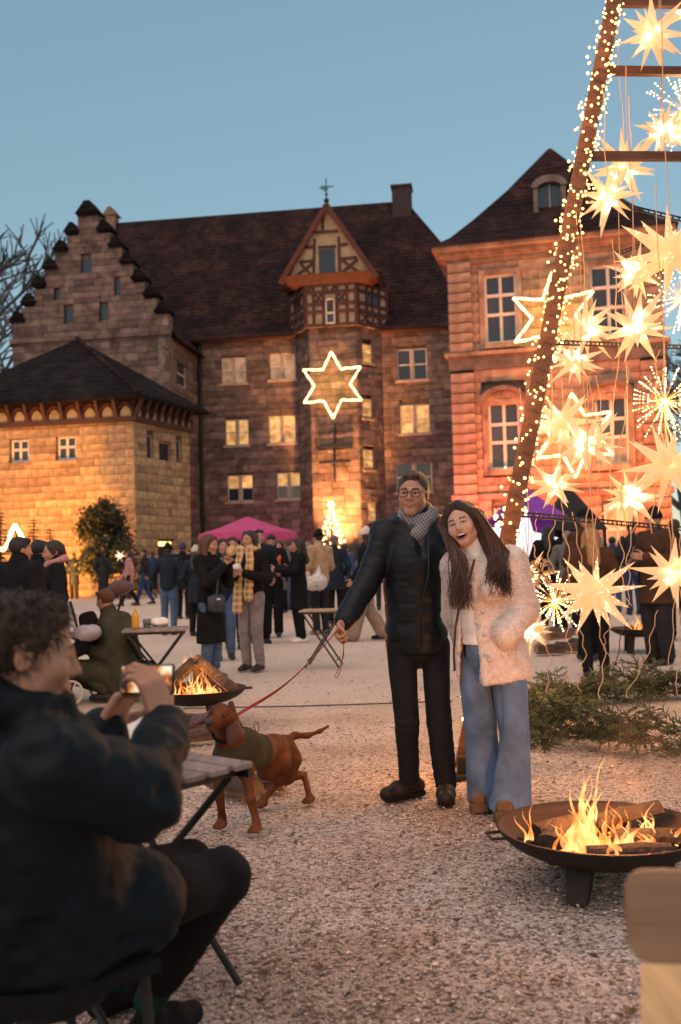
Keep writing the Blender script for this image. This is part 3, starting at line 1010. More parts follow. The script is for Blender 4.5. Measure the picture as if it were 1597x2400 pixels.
# capstones: little saddle roofs on every step
def capstone(u, z, w, dep=0.95, hh=0.5):
    mb = MB()
    wbox(mb, GW, u - w, u + w, z - .02, z + .1, -dep, .14)
    a = z + .1
    p = [(u - w - .08, a), (u + w + .08, a), (u + w * .25, a + hh), (u - w * .25, a + hh)]
    mb.prism([GW.P(x, y, .2) for x, y in p], GW.N * -(dep + .2))
    mb.build('capstone', m_roof_dark, castle)
for i in range(1, 7):
    h0 = hw0 - stp_w * (i - 1); h1 = max(hw0 - stp_w * i, 0.62); z = z_c + stp_h * (i - 1)
    for sgn in (-1, 1):
        capstone(gC + sgn * (h0 + h1) / 2, z, (h0 - h1) / 2 + .06)
capstone(gC, z_top, 0.62, hh=0.7)
# wing side wall, its window and the wing roof
SO = GW.P(0, 0, 0); SB = MW.P(0, 0, 0)
SW = Wall(SO.xy, math.degrees(math.atan2(SB.y - SO.y, SB.x - SO.x)))
sl = (SB - SO).length
zs = z_sh + .05
sh_ = rect(SW, 417, 850, 438, 906)
mb = MB(); wbox(mb, SW, 0, sl, 0, zs, -.6, -DEP); mb.build('wing_wall', m_mortar, castle)
mas.courses(SW, 0, zs, lambda z: (0, sl), [sh_], seed=17)
casement(castle, SW, *sh_, -.15, 1, 2, None, fr=0.07)
wr = z_top - 1.2
mb = MB()
ovr = .35
A = [GW.P(gC, wr, -.4), GW.P(gC + hw0 + ovr, zs - .2, -.4), GW.P(gC - hw0 - ovr, zs - .2, -.4)]
back = GW.N * -13.0
mb.add([A[0], A[1], A[2], A[0] + back, A[1] + back, A[2] + back], [(0, 1, 4, 3), (0, 3, 5, 2), (1, 2, 5, 4)])
fix_normals(mb.build('wing_roof', m_roof, castle))
# far gable finial behind
fp = MW.uv(263, 520, nR)
mb = MB(); wbox(mb, MW, fp[0] - .35, fp[0] + .35, zr - 1, zr + .45, nR - .4, nR + .4)
mb.prism([MW.P(fp[0] + x, zr + .45 + y, nR + .5) for x, y in ((-.55, 0), (.55, 0), (.12, .55), (-.12, .55))], MW.N * -1)
mb.build('ridge_stack', m_stone_main, castle)
mas.finish()

# ------------------------------------------------------------------ the gatehouse on the left
LO = at(314, 1000, 45)
LW = Wall(LO.xy, -10)
gate = empty('gatehouse', LW.P(-4, 0, -2), 'low sandstone gatehouse with dark hipped roof and red arched timber frieze', 'building')
LS = Wall(LO.xy, 68)
L_len, L_w = 4.9, 9.4
z_f0 = LW.uv(300, 981)[1]; z_f1 = LW.uv(300, 925, .4)[1]
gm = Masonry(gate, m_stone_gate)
g_h = [rect(LW, 22, 1030, 68, 1086), rect(LW, 131, 1022, 179, 1081)]
gm.courses(LW, 0, z_f0, lambda z: (-L_w, 0), g_h, bh=0.36, bw=0.82, seed=21)
s_h = [rect(LS, 345, 1020, 362, 1080), rect(LS, 374, 1036, 404, 1082), rect(LS, 414, 1032, 428, 1086)]
def lspan(z): return (0, L_len)
dr = rect(LS, 372, 1262, 412, 1330)
gm.courses(LS, 0, z_f0, lspan, s_h + [dr], bh=0.36, bw=0.7, seed=22)
BL = LW.P(-L_w, 0, -DEP); BC = LO + (LW.N + LS.N) * -0.25; BR = LS.P(L_len, 0, -DEP)
BB = BL + (BR - BC)
mb = MB(); mb.prism([Vector((p.x, p.y, 0)) for p in (BL, Vector((LO.x, LO.y, 0)) - LW.N * DEP - LS.N * DEP, BR, BB)], (0, 0, z_f0))
mb.build('wall', m_mortar, gate)
for i, (a, b, c, d) in enumerate(g_h):
    casement(gate, LW, a + .06, b - .02, c + .06, d, -DEP + .01, 2, 2, None, fr=0.10, split=0.55)
    wpart('window_sill', LW, a - .05, b + .05, c - .12, c + .03, -.1, .07, m_stone_gate, gate)
for (a, b, c, d) in s_h:
    casement(gate, LS, a, b, c, d, -DEP + .01, 1, 1, None, fr=0.06, frame_mat=m_trim)
# arched doorway with a lit lintel
a, b, c, d = dr
wpart('doorway', LS, a, b, 0, d, -DEP + .005, -DEP + .02, m_glass_dark, gate)
wpart('door_light', LS, a + .1, b - .1, d - .35, d - .15, -DEP + .022, -DEP + .04, M('warm_lamp', (1, .8, .5), emit=(1, .62, .2), es=3), gate)
# the frieze: red panels, posts and plaster arches
J0 = .34
def frieze(w, u0, u1, n, tilt=1):
    wpart('frieze_panel', w, u0, u1, z_f0, z_f1, -.4, J0 * .35, m_timber_red, gate)
    wpart('frieze_beam', w, u0 - .05, u1 + .05, z_f0 - .14, z_f0 + .08, -.3, J0 * .35 + .1, m_timber, gate)
    wd = (u1 - u0) / n
    h = z_f1 - z_f0
    for i in range(n):
        c = u0 + wd * (i + .5)
        p = [(c - wd * .29, z_f0 + .09), (c + wd * .29, z_f0 + .09), (c + wd * .29, z_f0 + h * .30), (c + wd * .18, z_f0 + h * .46), (c, z_f0 + h * .56), (c - wd * .18, z_f0 + h * .46), (c - wd * .29, z_f0 + h * .30)]
        mb = MB(); mb.prism([w.P(x, z, J0 * .35 + .05) for x, z in p], w.N * -.045); mb.build('plaster_arch', m_plaster, gate)
        mb = MB()
        q = [(c - wd * .40, z_f0 + .09), (c - wd * .40, z_f0 + h * .40), (c - wd * .2, z_f0 + h * .62), (c, z_f0 + h * .70), (c + wd * .2, z_f0 + h * .62), (c + wd * .40, z_f0 + h * .40), (c + wd * .40, z_f0 + .09)]
        for e in range(6):
            mb.bar(w.P(*q[e], J0 * .35 + .06), w.P(*q[e + 1], J0 * .35 + .06), .09, .12, up=w.N)
        mb.build('arch_rib', m_timber_red, gate)
        x = u0 + wd * i
        mb = MB(); mb.bar(w.P(x, z_f0 + .1, J0 * .35 + .06), w.P(x, z_f1, J0 + .3), .13, .16, up=w.N); mb.build('bracket', m_timber, gate)
frieze(LW, -L_w, .12, 11)
frieze(LS, -.12, L_len, 8)
# hipped roof
apex = at(181, 795, 49.5)
ovh = .75
e0 = LW.P(-L_w - ovh, z_f1 - .05, ovh); e1 = Vector((LO.x, LO.y, 0)) + LW.N * ovh + LS.N * ovh * .8 + Vector((0, 0, z_f1 - .05))
e2 = LS.P(L_len + ovh, z_f1 - .05, ovh); e3 = e0 + (e2 - e1)
ap2 = apex + (e3 - e0) * 0.08
mb = MB(); mb.add([e0, e1, e2, e3, apex, ap2] + [p - Vector((0, 0, .16)) for p in (e0, e1, e2, e3)],
                  [(0, 1, 4), (1, 2, 4), (2, 3, 4), (3, 0, 4), (6, 7, 1, 0), (7, 8, 2, 1), (8, 9, 3, 2), (9, 6, 0, 3), (9, 8, 7, 6)])
gro = fix_normals(mb.build('roof', m_roof_dark, gate))
MB().tube([e1 + Vector((0, 0, .05)), apex + Vector((0, 0, .05))], .11, 6).build('hip_tiles', m_roof, gro)
gm.finish()

# ------------------------------------------------------------------ the baroque house on the right
RO = at(1058, 900, 46)
RW = Wall(RO.xy, -14)
bar = empty('baroque_house', RW.P(5, 0, -3), 'orange-lit baroque sandstone house with arched windows and bell-shaped tiled roof', 'building')
RU = RW.uv(1554, 700)[0]
z_cor = RW.uv(1060, 622)[1]; z_cor2 = RW.uv(1040, 577, .7)[1]
z_s0 = RW.uv(1100, 868)[1]; z_s1 = RW.uv(1100, 835)[1]
z_b = RW.uv(1120, 1166)[1]
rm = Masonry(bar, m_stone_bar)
up = [rect(RW, 1136, 642, 1212, 804), rect(RW, 1384, 620, 1470, 792)]
lo_ = [rect(RW, 1146, 948, 1220, 1100), rect(RW, 1396, 935, 1474, 1088)]
gr_ = [rect(RW, 1160, 1190, 1222, 1310), rect(RW, 1418, 1180, 1482, 1300)]
rh = [(a - .25, b + .25, c - .2, d + .25) for a, b, c, d in up] + [(a - .28, b + .28, c - .25, d + .75) for a, b, c, d in lo_] + [(a - .1, b + .1, c, d + .1) for a, b, c, d in gr_]
DB = 0.3
wb = MB(); wb.prism([RW.P(0.02, 0, -DB), RW.P(RU - .02, 0, -DB), RW.P(RU - .02, 0, -9), RW.P(0.02, 0, -9)], (0, 0, z_cor))
wb.build('wall', m_mortar, bar)
qw = RW.uv(1112, 900)[0]
for (z0, z1, sd) in ((0, z_b - .1, 31), (z_b + .14, z_s0, 32), (z_s1 + .1, z_cor, 33)):
    rm.courses(RW, z0, z1, lambda z: (qw, RU - qw), rh, bh=0.46, bw=1.25, depth=DB, seed=sd, jit=.006, gap=.01)
# rusticated corner strips: cushioned blocks standing proud
for (a, b) in ((0, qw), (RU - qw, RU)):
    z = 0.0
    while z < z_cor - .1:
        h = .47
        if not (z_s0 - .2 < z < z_s1):
            c = RW.P((a + b) / 2, z + h / 2, .02)
            m = Matrix.Translation(c) @ Matrix.Rotation(R(RW.deg), 4, 'Z') @ Matrix.Diagonal((b - a, .34, h - .045, 1))
            shared('quoin', block_mesh(m_stone_bar), bar, m)
            shared('quoin', block_mesh(m_stone_bar), bar, Matrix.Translation(RW.P((a + b) / 2, z + h / 2, -4.6)) @ Matrix.Rotation(R(RW.deg), 4, 'Z') @ Matrix.Diagonal((b - a if a > 1 else .34, 8.8, h - .07, 1))) if False else None
        z += h
def band(name, z0, z1, n, mat):
    mb = MB(); wbox(mb, RW, -n, RU + n, z0, z1, -9 - n, n); mb.build(name, mat, bar)
band('plinth_band', z_b - .1, z_b + .14, .14, m_stone_bar)
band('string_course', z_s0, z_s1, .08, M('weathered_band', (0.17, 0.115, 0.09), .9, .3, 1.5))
band('string_ledge', z_s1, z_s1 + .16, .22, m_stone_bar)
hC = z_cor2 - z_cor
for i, (f0, f1, n) in enumerate(((0, .30, .10), (.30, .42, .24), (.42, .72, .36), (.72, 1.0, .62))):
    band('cornice', z_cor + hC * f0 + (.002 if i else 0), z_cor + hC * f1, n, m_stone_bar)
for (a, b, c, d) in up:
    surround(bar, RW, a, b, c, d, .24, -DB + .01, .05, m_stone_bar, .14)
    casement(bar, RW, a, b, c, d, -.2, 2, 3, None, fr=.11, depth=.09)
for k, (a, b, c, d) in enumerate(lo_):
    surround(bar, RW, a, b, c, d, .26, -DB + .01, .05, m_stone_bar, .16)
    # segmental arch head and hood
    K = 10; cu = (a + b) / 2; hw = (b - a) / 2
    for nm, r0, r1, rise0, rise1, nn, mt in (('arch_head', hw - .02, hw + .28, .30, .62, .06, m_stone_bar), ('arch_hood', hw + .24, hw + .42, .66, .86, .24, M('hood_stone', (.22, .13, .1), .9, .3, 2))):
        mb = MB()
        for e in range(K):
            t0, t1 = math.pi * e / K, math.pi * (e + 1) / K
            q = []
            for (r, rs) in ((r0, rise0), (r1, rise1)):
                for tt in (t0, t1):
                    q.append((cu + r * math.cos(tt), d + rs * math.sin(tt)))
            (p0, p1, p2, p3) = q
            mb.hexa([RW.P(*p0, nn), RW.P(*p1, nn), RW.P(*p1, -DB), RW.P(*p0, -DB), RW.P(*p2, nn), RW.P(*p3, nn), RW.P(*p3, -DB), RW.P(*p2, -DB)])
        fix_normals(mb.build(nm, mt, bar))
    casement(bar, RW, a, b, c, d, -.2, 2, 3, [m_emit_dim, m_glass_dark, m_glass_dark] if k else None, fr=.11, arch=.30, depth=.09)
for (a, b, c, d) in gr_:
    casement(bar, RW, a, b, c, d, -.2, 2, 2, [m_emit_dim, m_lit], fr=.1, depth=.09)
# bell-cast hipped roof
rov = .75
E = [RW.P(-rov, z_cor2, rov), RW.P(RU + rov, z_cor2, rov), RW.P(RU + rov, z_cor2, -9 - rov), RW.P(-rov, z_cor2, -9 - rov)]
az = RW.uv(1291, 347, -4.4)
APX = RW.P(RU / 2, az[1], -4.4)
rings = [E]
for f, dz in ((.16, .10), (.34, .27), (.62, .56), (.98, .985)):
    rings.append([Vector((p.x + (APX.x - p.x) * f, p.y + (APX.y - p.y) * f, p.z + (APX.z - p.z) * dz)) for p in E])
mb = MB(); vv = [p for r in rings for p in r] + [APX]
ff = []
for i in range(len(rings) - 1):
    for j in range(4):
        ff.append((i * 4 + j, i * 4 + (j + 1) % 4, i * 4 + 4 + (j + 1) % 4, i * 4 + 4 + j))
for j in range(4): ff.append(((len(rings) - 1) * 4 + j, (len(rings) - 1) * 4 + (j + 1) % 4, len(vv) - 1))
ff.append((3, 2, 1, 0))
mb.add(vv, ff); brf = mb.build('roof', m_roof, bar)
# dormer
nD = -1.2
a, b, c, d = rect(RW, 1262, 438, 1316, 507, nD)
dm = MB()
wbox(dm, RW, a - .22, a, c - .1, d, nD - 3, nD + .12); wbox(dm, RW, b, b + .22, c - .1, d, nD - 3, nD + .12)
wbox(dm, RW, a, b, c - .3, c, nD - 3, nD + .16)
K = 8
for e in range(K):
    q = []
    for (r, rs) in (((b - a) / 2, .22), ((b - a) / 2 + .32, .55)):
        for tt in (math.pi * e / K, math.pi * (e + 1) / K):
            q.append(((a + b) / 2 + r * math.cos(tt), d + rs * math.sin(tt) - .02))
    p0, p1, p2, p3 = q
    dm.hexa([RW.P(*p0, nD + .2), RW.P(*p1, nD + .2), RW.P(*p1, nD - 3), RW.P(*p0, nD - 3), RW.P(*p2, nD + .2), RW.P(*p3, nD + .2), RW.P(*p3, nD - 3), RW.P(*p2, nD - 3)])
fix_normals(dm.build('dormer', M('dormer_stone', (0.20, 0.14, 0.115), .9, .25, 2), brf))
casement(brf, RW, a, b, c, d, nD - .2, 2, 1, None, fr=.07, arch=.2, frame_mat=m_trim) if False else wpart('dormer_window', RW, a, b, c, d + .2, nD - .2, nD - .1, m_glass_dark, brf)
wpart('dormer_bar', RW, (a + b) / 2 - .03, (a + b) / 2 + .03, c, d + .15, nD - .1, nD - .06, m_trim, brf)
rm.finish()
# ------------------------------------------------------------------ lamps that light the walls
m_lens = M('lamp_lens', (1, .8, .5), .2, emit=(1.0, .6, .25), es=6)
def floodlight(pos, target, power, col, label, spread=95, blend=.6):
    p = Vector(pos); t = Vector(target); d = (t - p).normalized()
    e = empty('floodlight', p, label, 'floodlight', 'floodlights at the foot of the castle walls')
    rot = d.to_track_quat('Z', 'Y').to_matrix()
    c = Vector((0, 0, .22))
    MB().box(p + c, (.36, .26, .12), rot).build('housing', m_metal_dark, e)
    MB().box(p + c + d * .066, (.30, .20, .012), rot).build('lens', m_lens, e)
    mb = MB(); x = rot @ Vector((1, 0, 0))
    for sg in (-1, 1): mb.bar(p + x * sg * .19 + c, p + x * sg * .19, .02, .04)
    mb.box(p + Vector((0, 0, .012)), (.45, .16, .02), Matrix.Rotation(math.atan2(x.y, x.x), 3, 'Z')); mb.build('bracket', m_metal_dark, e)
    ld = bpy.data.lights.new('beam', 'SPOT'); ld.energy = power; ld.color = col; ld.spot_size = R(spread); ld.spot_blend = blend; ld.shadow_soft_size = .12
    lo = bpy.data.objects.new('beam', ld); COL.objects.link(lo); lo.parent = e
    lo.location = c + d * .09; lo.rotation_euler = (-d).to_track_quat('Z', 'Y').to_euler()
    return e
AMB = (1.0, .38, .06); ORG = (1.0, .21, .038); WRM = (1.0, .42, .13); MAG = (1.0, .12, .45); PUR = (.75, .2, .8)
floodlight(LW.P(-5.6, 0, 5.5), LW.P(-5.2, 5.0, 0), 4600, AMB, 'black floodlight before the left half of the gatehouse front', 130)
floodlight(LW.P(-1.6, 0, 5.0), LW.P(-1.9, 5.0, 0), 3800, AMB, 'black floodlight before the right half of the gatehouse front', 125)
fw_u = TW[1][1] / 2
floodlight(FW.P(fw_u + .35, 0, 2.2), FW.P(fw_u + .2, 5.6, 0), 24000, WRM, 'black floodlight at the foot of the stair tower', 58, .9)
floodlight(MW.P(4.3, 0, 3.2), MW.P(4.3, 7, 0), 260, MAG, 'black floodlight with pink light behind the pink parasol', 120)
floodlight(RW.P(1.0, 0, 4.4), RW.P(1.2, 9, 0), 4900, ORG, 'black floodlight at the corner strip of the baroque house', 105)
floodlight(RW.P(5.2, 0, 4.8), RW.P(5.2, 9, 0), 5200, ORG, 'black floodlight between the windows of the baroque house', 120)
floodlight(RW.P(8.9, 0, 4.4), RW.P(8.8, 9, 0), 4700, ORG, 'black floodlight at the far corner of the baroque house', 105)
floodlight(RW.P(-.4, 0, 3.2), RW.P(.6, 2.6, 0), 700, PUR, 'black floodlight with violet light beside the castle range', 110)
floodlight(MW.P(13.4, 0, 2.6), MW.P(13.2, 8, 0), 350, ORG, 'black floodlight between stair tower and baroque house', 110)

# ------------------------------------------------------------------ rope-light stars on the walls
m_rope = M('rope_light', (1, .85, .5), .4, emit=(1.0, .70, .32), es=3.4)
def hexstar(c, U, V, r, ri, n=6, a0=90):
    return [c + (U * math.cos(R(a0 + 180 / n * k)) + V * math.sin(R(a0 + 180 / n * k))) * (r if k % 2 == 0 else ri) for k in range(2 * n)]
def rope_star(c, U, V, N, r, ri, label, skew=1.0, power=60, rad=.055):
    e = empty('rope_light_star', c, label, 'light star', 'rope-light stars hung on walls and stands')
    P = hexstar(c, U, V, r, ri)
    for k in range(12):
        A, B = P[k], P[(k + 1) % 12]
        m = int((B - A).length / .22) + 1
        q = [A + (B - A) * (i / m) + N * (.02 * math.sin(i * 2.4 + k)) + V * (.015 * math.sin(i * 1.9)) for i in range(m + 1)]
        MB().tube(q, [rad * (1 + .25 * math.sin(i * 2.1 + k)) for i in range(m + 1)], 6).build('rope_tube', m_rope, e, smooth=True)
        ax = MB(); ax.tube([A - N * .07, B - N * .07], .02, 4); ax.build('frame_bar', m_metal_dark, e)
    ld = bpy.data.lights.new('glow', 'POINT'); ld.energy = power; ld.color = (1, .62, .16); ld.shadow_soft_size = .5
    lo = bpy.data.objects.new('glow', ld); COL.objects.link(lo); lo.parent = e; lo.location = N * .75
    return e
sc = FW.uv(779, 902, .35)
rope_star(FW.P(sc[0], sc[1], .35), FW.U, Vector((0, 0, 1)), FW.N, 1.93, 1.04, 'six-pointed warm rope-light star on the stair tower front', power=190)
sc = RW.uv(1298, 743, .3)
rope_star(RW.P(sc[0], sc[1], .3), RW.U, Vector((0, 0, 1)), RW.N, 2.05, .95, 'six-pointed warm rope-light star on the baroque house wall', power=210)
pL = at(38, 1335, 17)
ls_ = rope_star(pL, Vector((1, 0, 0)), Vector((0, 0, 1)), Vector((0, -1, 0)), .78, .40, 'warm rope-light star standing behind the dark-coated couple', power=8, rad=.035)
MB().bar(pL + Vector((0, .1, .7)), Vector((pL.x, pL.y + .1, 0)), .05, .05).build('stand', m_metal_dark, ls_)
sc = RW.uv(1345, 1020, .3)
rope_star(RW.P(sc[0], sc[1], .3), RW.U, Vector((0, 0, 1)), RW.N, 1.9, 1.0, 'warm rope-light star on the wall behind the hanging paper stars', power=120)

# ------------------------------------------------------------------ the pyramid of hanging paper stars
m_wood_red = M('red_brown_wood', (0.115, 0.042, 0.018), .6, .3, 3, .3, 40, stretch=(1, 1, 6), rnd=.1)
m_iron = M('iron', (.05, .04, .035), .5, .2, 10, metal=.5)
TF = gd(1086, 1820); TC = Vector((2.78, 7.72, 0)); TH = 7.85
TA = Vector((TC.x, TC.y, TH))
frame = empty('star_tree_frame', (TC.x, TC.y, 0), 'tall pyramid frame of red-brown wooden beams with thin crossbars', 'frame')
legs = [TF, TC + Vector((2.25, -1.30, 0)), TC + Vector((1.6, 2.0, 0))]
for i, q in enumerate(legs):
    MB().bar(q + Vector((0, 0, .05)), TA, .105, .07, up=(0, -1, .3)).build('beam', m_wood_red, frame)
def on_leg(i, z): return legs[i] + (TA - legs[i]) * (z / TH)
def beam_at(py, i=0):
    lo, hi = 0.0, TH
    for _ in range(40):
        mid = (lo + hi) / 2; p = on_leg(i, mid); v = CM.to_3x3().transposed() @ (p - CAM)
        if 1200 - FPX * (v.y / -v.z) < py: hi = mid
        else: lo = mid
    return lo
for py in (6, 166, 366):
    z = beam_at(py)
    A, B = on_leg(0, z), on_leg(1, z)
    MB().bar(A, B, .045, .06).build('crossbar', m_wood_red, frame)
for py in (600, 1000):
    z = beam_at(py); MB().bar(on_leg(1, z), on_leg(2, z), .045, .06).build('crossbar', m_wood_red, frame)
MB().box(TF + Vector((.06, -.02, .012)), (.34, .13, .022), Matrix.Rotation(R(12), 3, 'Z')).build('foot_plate', m_iron, frame)
MB().box(TF + Vector((0, 0, .07)), (.07, .08, .10)).build('foot_bracket', m_iron, frame)
mb = MB(); mb.tube([TF + Vector((.15, 0, .02)), TF + Vector((.15, 0, .16))], .018, 8); mb.tube([TF + Vector((.15, 0, .15)), TF + Vector((.15, 0, .19))], .034, 8); mb.build('ground_bolt', m_iron, frame)
# perforated straps round the legs
m_strap = M('black_strap', (.02, .018, .017), .5)
def strap(a, b, name='strap'):
    L_ = (b - a).length; n = int(L_ / .05)
    d = (b - a) / n
    mb = MB()
    w = .022
    for s_ in (-1, 1): mb.bar(a + Vector((0, 0, s_ * w * .6)), b + Vector((0, 0, s_ * w * .6)), .008, .011)
    for k in range(n): mb.bar(a + d * (k + .5) + Vector((0, 0, -w * .55)), a + d * (k + .5) + Vector((0, 0, w * .55)), .02, .006)
    return mb.build(name, m_strap, frame)
for (x0, y0, x1, y1, Yb) in ((1212, 1204, 1640, 1243, 7.6), (1333, 802, 1640, 815, 7.9), (1420, 455, 1640, 525, 7.2), (1445, 595, 1540, 562, 8.8)):
    z = beam_at(y0); strap(on_leg(0, z) if y0 != 595 else at(x0, y0, 8.6), at(x1, y1, Yb))

# fairy lights wound round the front beam
m_bulb = M('fairy_bulb', (1, .8, .5), .3, emit=(1.0, .52, .16), es=4.6)
fairy = empty('fairy_light_string', TF, 'dense string of tiny warm fairy lights wound round the leaning beam', 'fairy lights')
_s = MB(); _s.sph((0, 0, 0), .0095, 6, 4); BULB = mesh_from('bulb', _s.v, _s.f, m_bulb, smooth=True)
ax = (TA - TF).normalized(); sx = ax.cross(Vector((0, 1, 0))).normalized(); sy = sx.cross(ax)
rd = random.Random(3)
rest = MB(); wires = MB()
cand = []
z = .22
while z < 6.0:
    dens = 1.0 if z > 3.0 else (.62 if z > 1.35 else .8)
    if 1.3 > z > .95: dens = .3
    a = rd.uniform(0, 6.28)
    r = rd.uniform(.05, .085) * (1.3 if rd.random() < .25 else 1)
    if math.cos(a) > .25 and rd.random() < .55: a = math.pi - a       # the string bulges out on the left side
    p = on_leg(0, z) + sx * (math.cos(a) * r * (-1.25 if rd.random() < .35 else 1)) - sy * (math.sin(a) * r)
    cand.append((z, p)); z += .0072 / dens
vis = [c for c in cand if c[0] < 5.6]
rd.shuffle(vis)
for i, (zz, p) in enumerate(vis):
    if i < 290: shared('bulb', BULB, fairy, Matrix.Translation(p) @ Matrix.Scale(rd.uniform(.75, 1.25), 4))
    else: rest.sph(p, .0095 * rd.uniform(.7, 1.1), 6, 4)
    if i % 2: wires.tube([on_leg(0, zz) + (p - on_leg(0, zz)) * .6, p + Vector((rd.uniform(-.03, .03), rd.uniform(-.03, .03), rd.uniform(-.03, .03)))], .0016, 3)
rest.build('bulbs', m_bulb, fairy, smooth=True)['kind'] = 'stuff'
sp_ = []
for k in range(700):
    z = .2 + 5.8 * k / 700; a = k * .55
    sp_.append(on_leg(0, z) + sx * math.cos(a) * .058 + sy * math.sin(a) * .05)
wires.tube(sp_, .0022, 3); wires.build('wire', m_metal_dark, fairy)
for zz in (.25, .6, 1.6, 2.3, 3.0, 3.7, 4.4, 5.1):  # unseen point lamps added off the beam to warm the couple and ground
    ld = bpy.data.lights.new('glow', 'POINT'); ld.energy = 7 if zz < 1 else 18; ld.color = (1, .42, .10); ld.shadow_soft_size = .2
    lo = bpy.data.objects.new('glow', ld); COL.objects.link(lo); lo.parent = fairy; lo.location = on_leg(0, zz) - TF + Vector((-.30, -.16, .05))

# paper stars: each spike a folded part, lit from inside by its bulb
def paper_material(name, tr, em):
    m = bpy.data.materials.new(name); m.use_nodes = True
    N, L = m.node_tree.nodes, m.node_tree.links
    N.remove(N['Principled BSDF']); out = N['Material Output']
    d = N.new('ShaderNodeBsdfDiffuse'); d.inputs[0].default_value = (.80, .66, .52, 1)
    t = N.new('ShaderNodeBsdfTranslucent'); t.inputs[0].default_value = (*tr, 1)
    nz = N.new('ShaderNodeTexNoise'); nz.inputs['Scale'].default_value = 28; nz.inputs['Detail'].default_value = 4
    bp = N.new('ShaderNodeBump'); bp.inputs['Strength'].default_value = .25; bp.inputs['Distance'].default_value = .004; L.new(nz.outputs[0], bp.inputs['Height'])
    L.new(bp.outputs[0], d.inputs['Normal'])
    mx = N.new('ShaderNodeMixShader'); mx.inputs[0].default_value = .62; L.new(d.outputs[0], mx.inputs[1]); L.new(t.outputs[0], mx.inputs[2])
    e = N.new('ShaderNodeEmission'); e.inputs[0].default_value = (1.0, .55, .24, 1); e.inputs[1].default_value = em
    ad = N.new('ShaderNodeAddShader'); L.new(mx.outputs[0], ad.inputs[0]); L.new(e.outputs[0], ad.inputs[1]); L.new(ad.outputs[0], out.inputs[0])
    return m
m_paper = paper_material('glowing_paper', (.97, .90, .77), .20)
m_core = M('star_bulb', (1, .9, .7), .3, emit=(1.0, .74, .42), es=9)
m_cord = M('pale_cord', (.62, .40, .24), .7, emit=(1, .5, .2), es=.0)
m_pin = M('pin_hole_light', (1, .9, .7), emit=(1, .8, .5), es=3)
def fib_dirs(n):
    g = math.pi * (3 - math.sqrt(5))
    return [Vector((math.cos(g * i) * math.sqrt(1 - (1 - 2 * (i + .5) / n) ** 2), math.sin(g * i) * math.sqrt(1 - (1 - 2 * (i + .5) / n) ** 2), 1 - 2 * (i + .5) / n)) for i in range(n)]
def spike_mesh(hb, L_, tag_):
    mb = MB(); k = 4
    vs = []
    for j in range(k):
        a = 2 * math.pi * j / k + .4; vs.append((hb * math.cos(a), hb * math.sin(a) * .8, .13))
    vs.append((0, 0, L_))
    mb.add(vs, [(j, (j + 1) % k, k) for j in range(k)])
    return mesh_from('spike' + tag_, mb.v, mb.f, m_paper)
SPK = {}
def paper_star(c, r, label, seed, n=19, power=9, holes=False, cord_top=None, flat=1.0):
    rd = random.Random(seed)
    e = empty('paper_star', c, label, 'paper star', 'glowing paper stars hung in the pyramid')
    rot = Euler((rd.uniform(-.6, .6), rd.uniform(-.6, .6), rd.uniform(0, 6.28))).to_matrix()
    hb = .27
    if 'a' not in SPK: SPK['a'] = spike_mesh(.165, 1.0, ''); SPK['b'] = spike_mesh(.135, .94, '')
    ds = fib_dirs(n)
    for i, d in enumerate(ds):
        d = (rot @ d + Vector((rd.uniform(-.14, .14), rd.uniform(-.14, .14), rd.uniform(-.14, .14)))).normalized()
        ln = r * rd.uniform(.78, 1.08)
        q = d.to_track_quat('Z', 'X').to_matrix().to_4x4()
        shared('spike', SPK['a' if i % 2 else 'b'], e, Matrix.Translation(c) @ q @ Matrix.Rotation(rd.uniform(0, 3), 4, 'Z') @ Matrix.Diagonal((r * .98, r * .98, ln, 1)))
    MB().sph(c, r * .085, 8, 6).build('bulb', m_core, e, smooth=True)
    if cord_top is not None:
        mb = MB(); seg = 9; pts = []
        for k in range(seg + 1):
            t = k / seg
            pts.append(c + (cord_top - c) * t + Vector((math.sin(t * 9 + seed), math.cos(t * 7 + seed), 0)) * .012)
        mb.tube(pts, .0032, 4); mb.build('cord', m_cord, e)
    ld = bpy.data.lights.new('bulb_light', 'POINT'); ld.energy = power; ld.color = (1.0, .78, .52); ld.shadow_soft_size = .03
    lo = bpy.data.objects.new('bulb_light', ld); COL.objects.link(lo); lo.parent = e
    return e
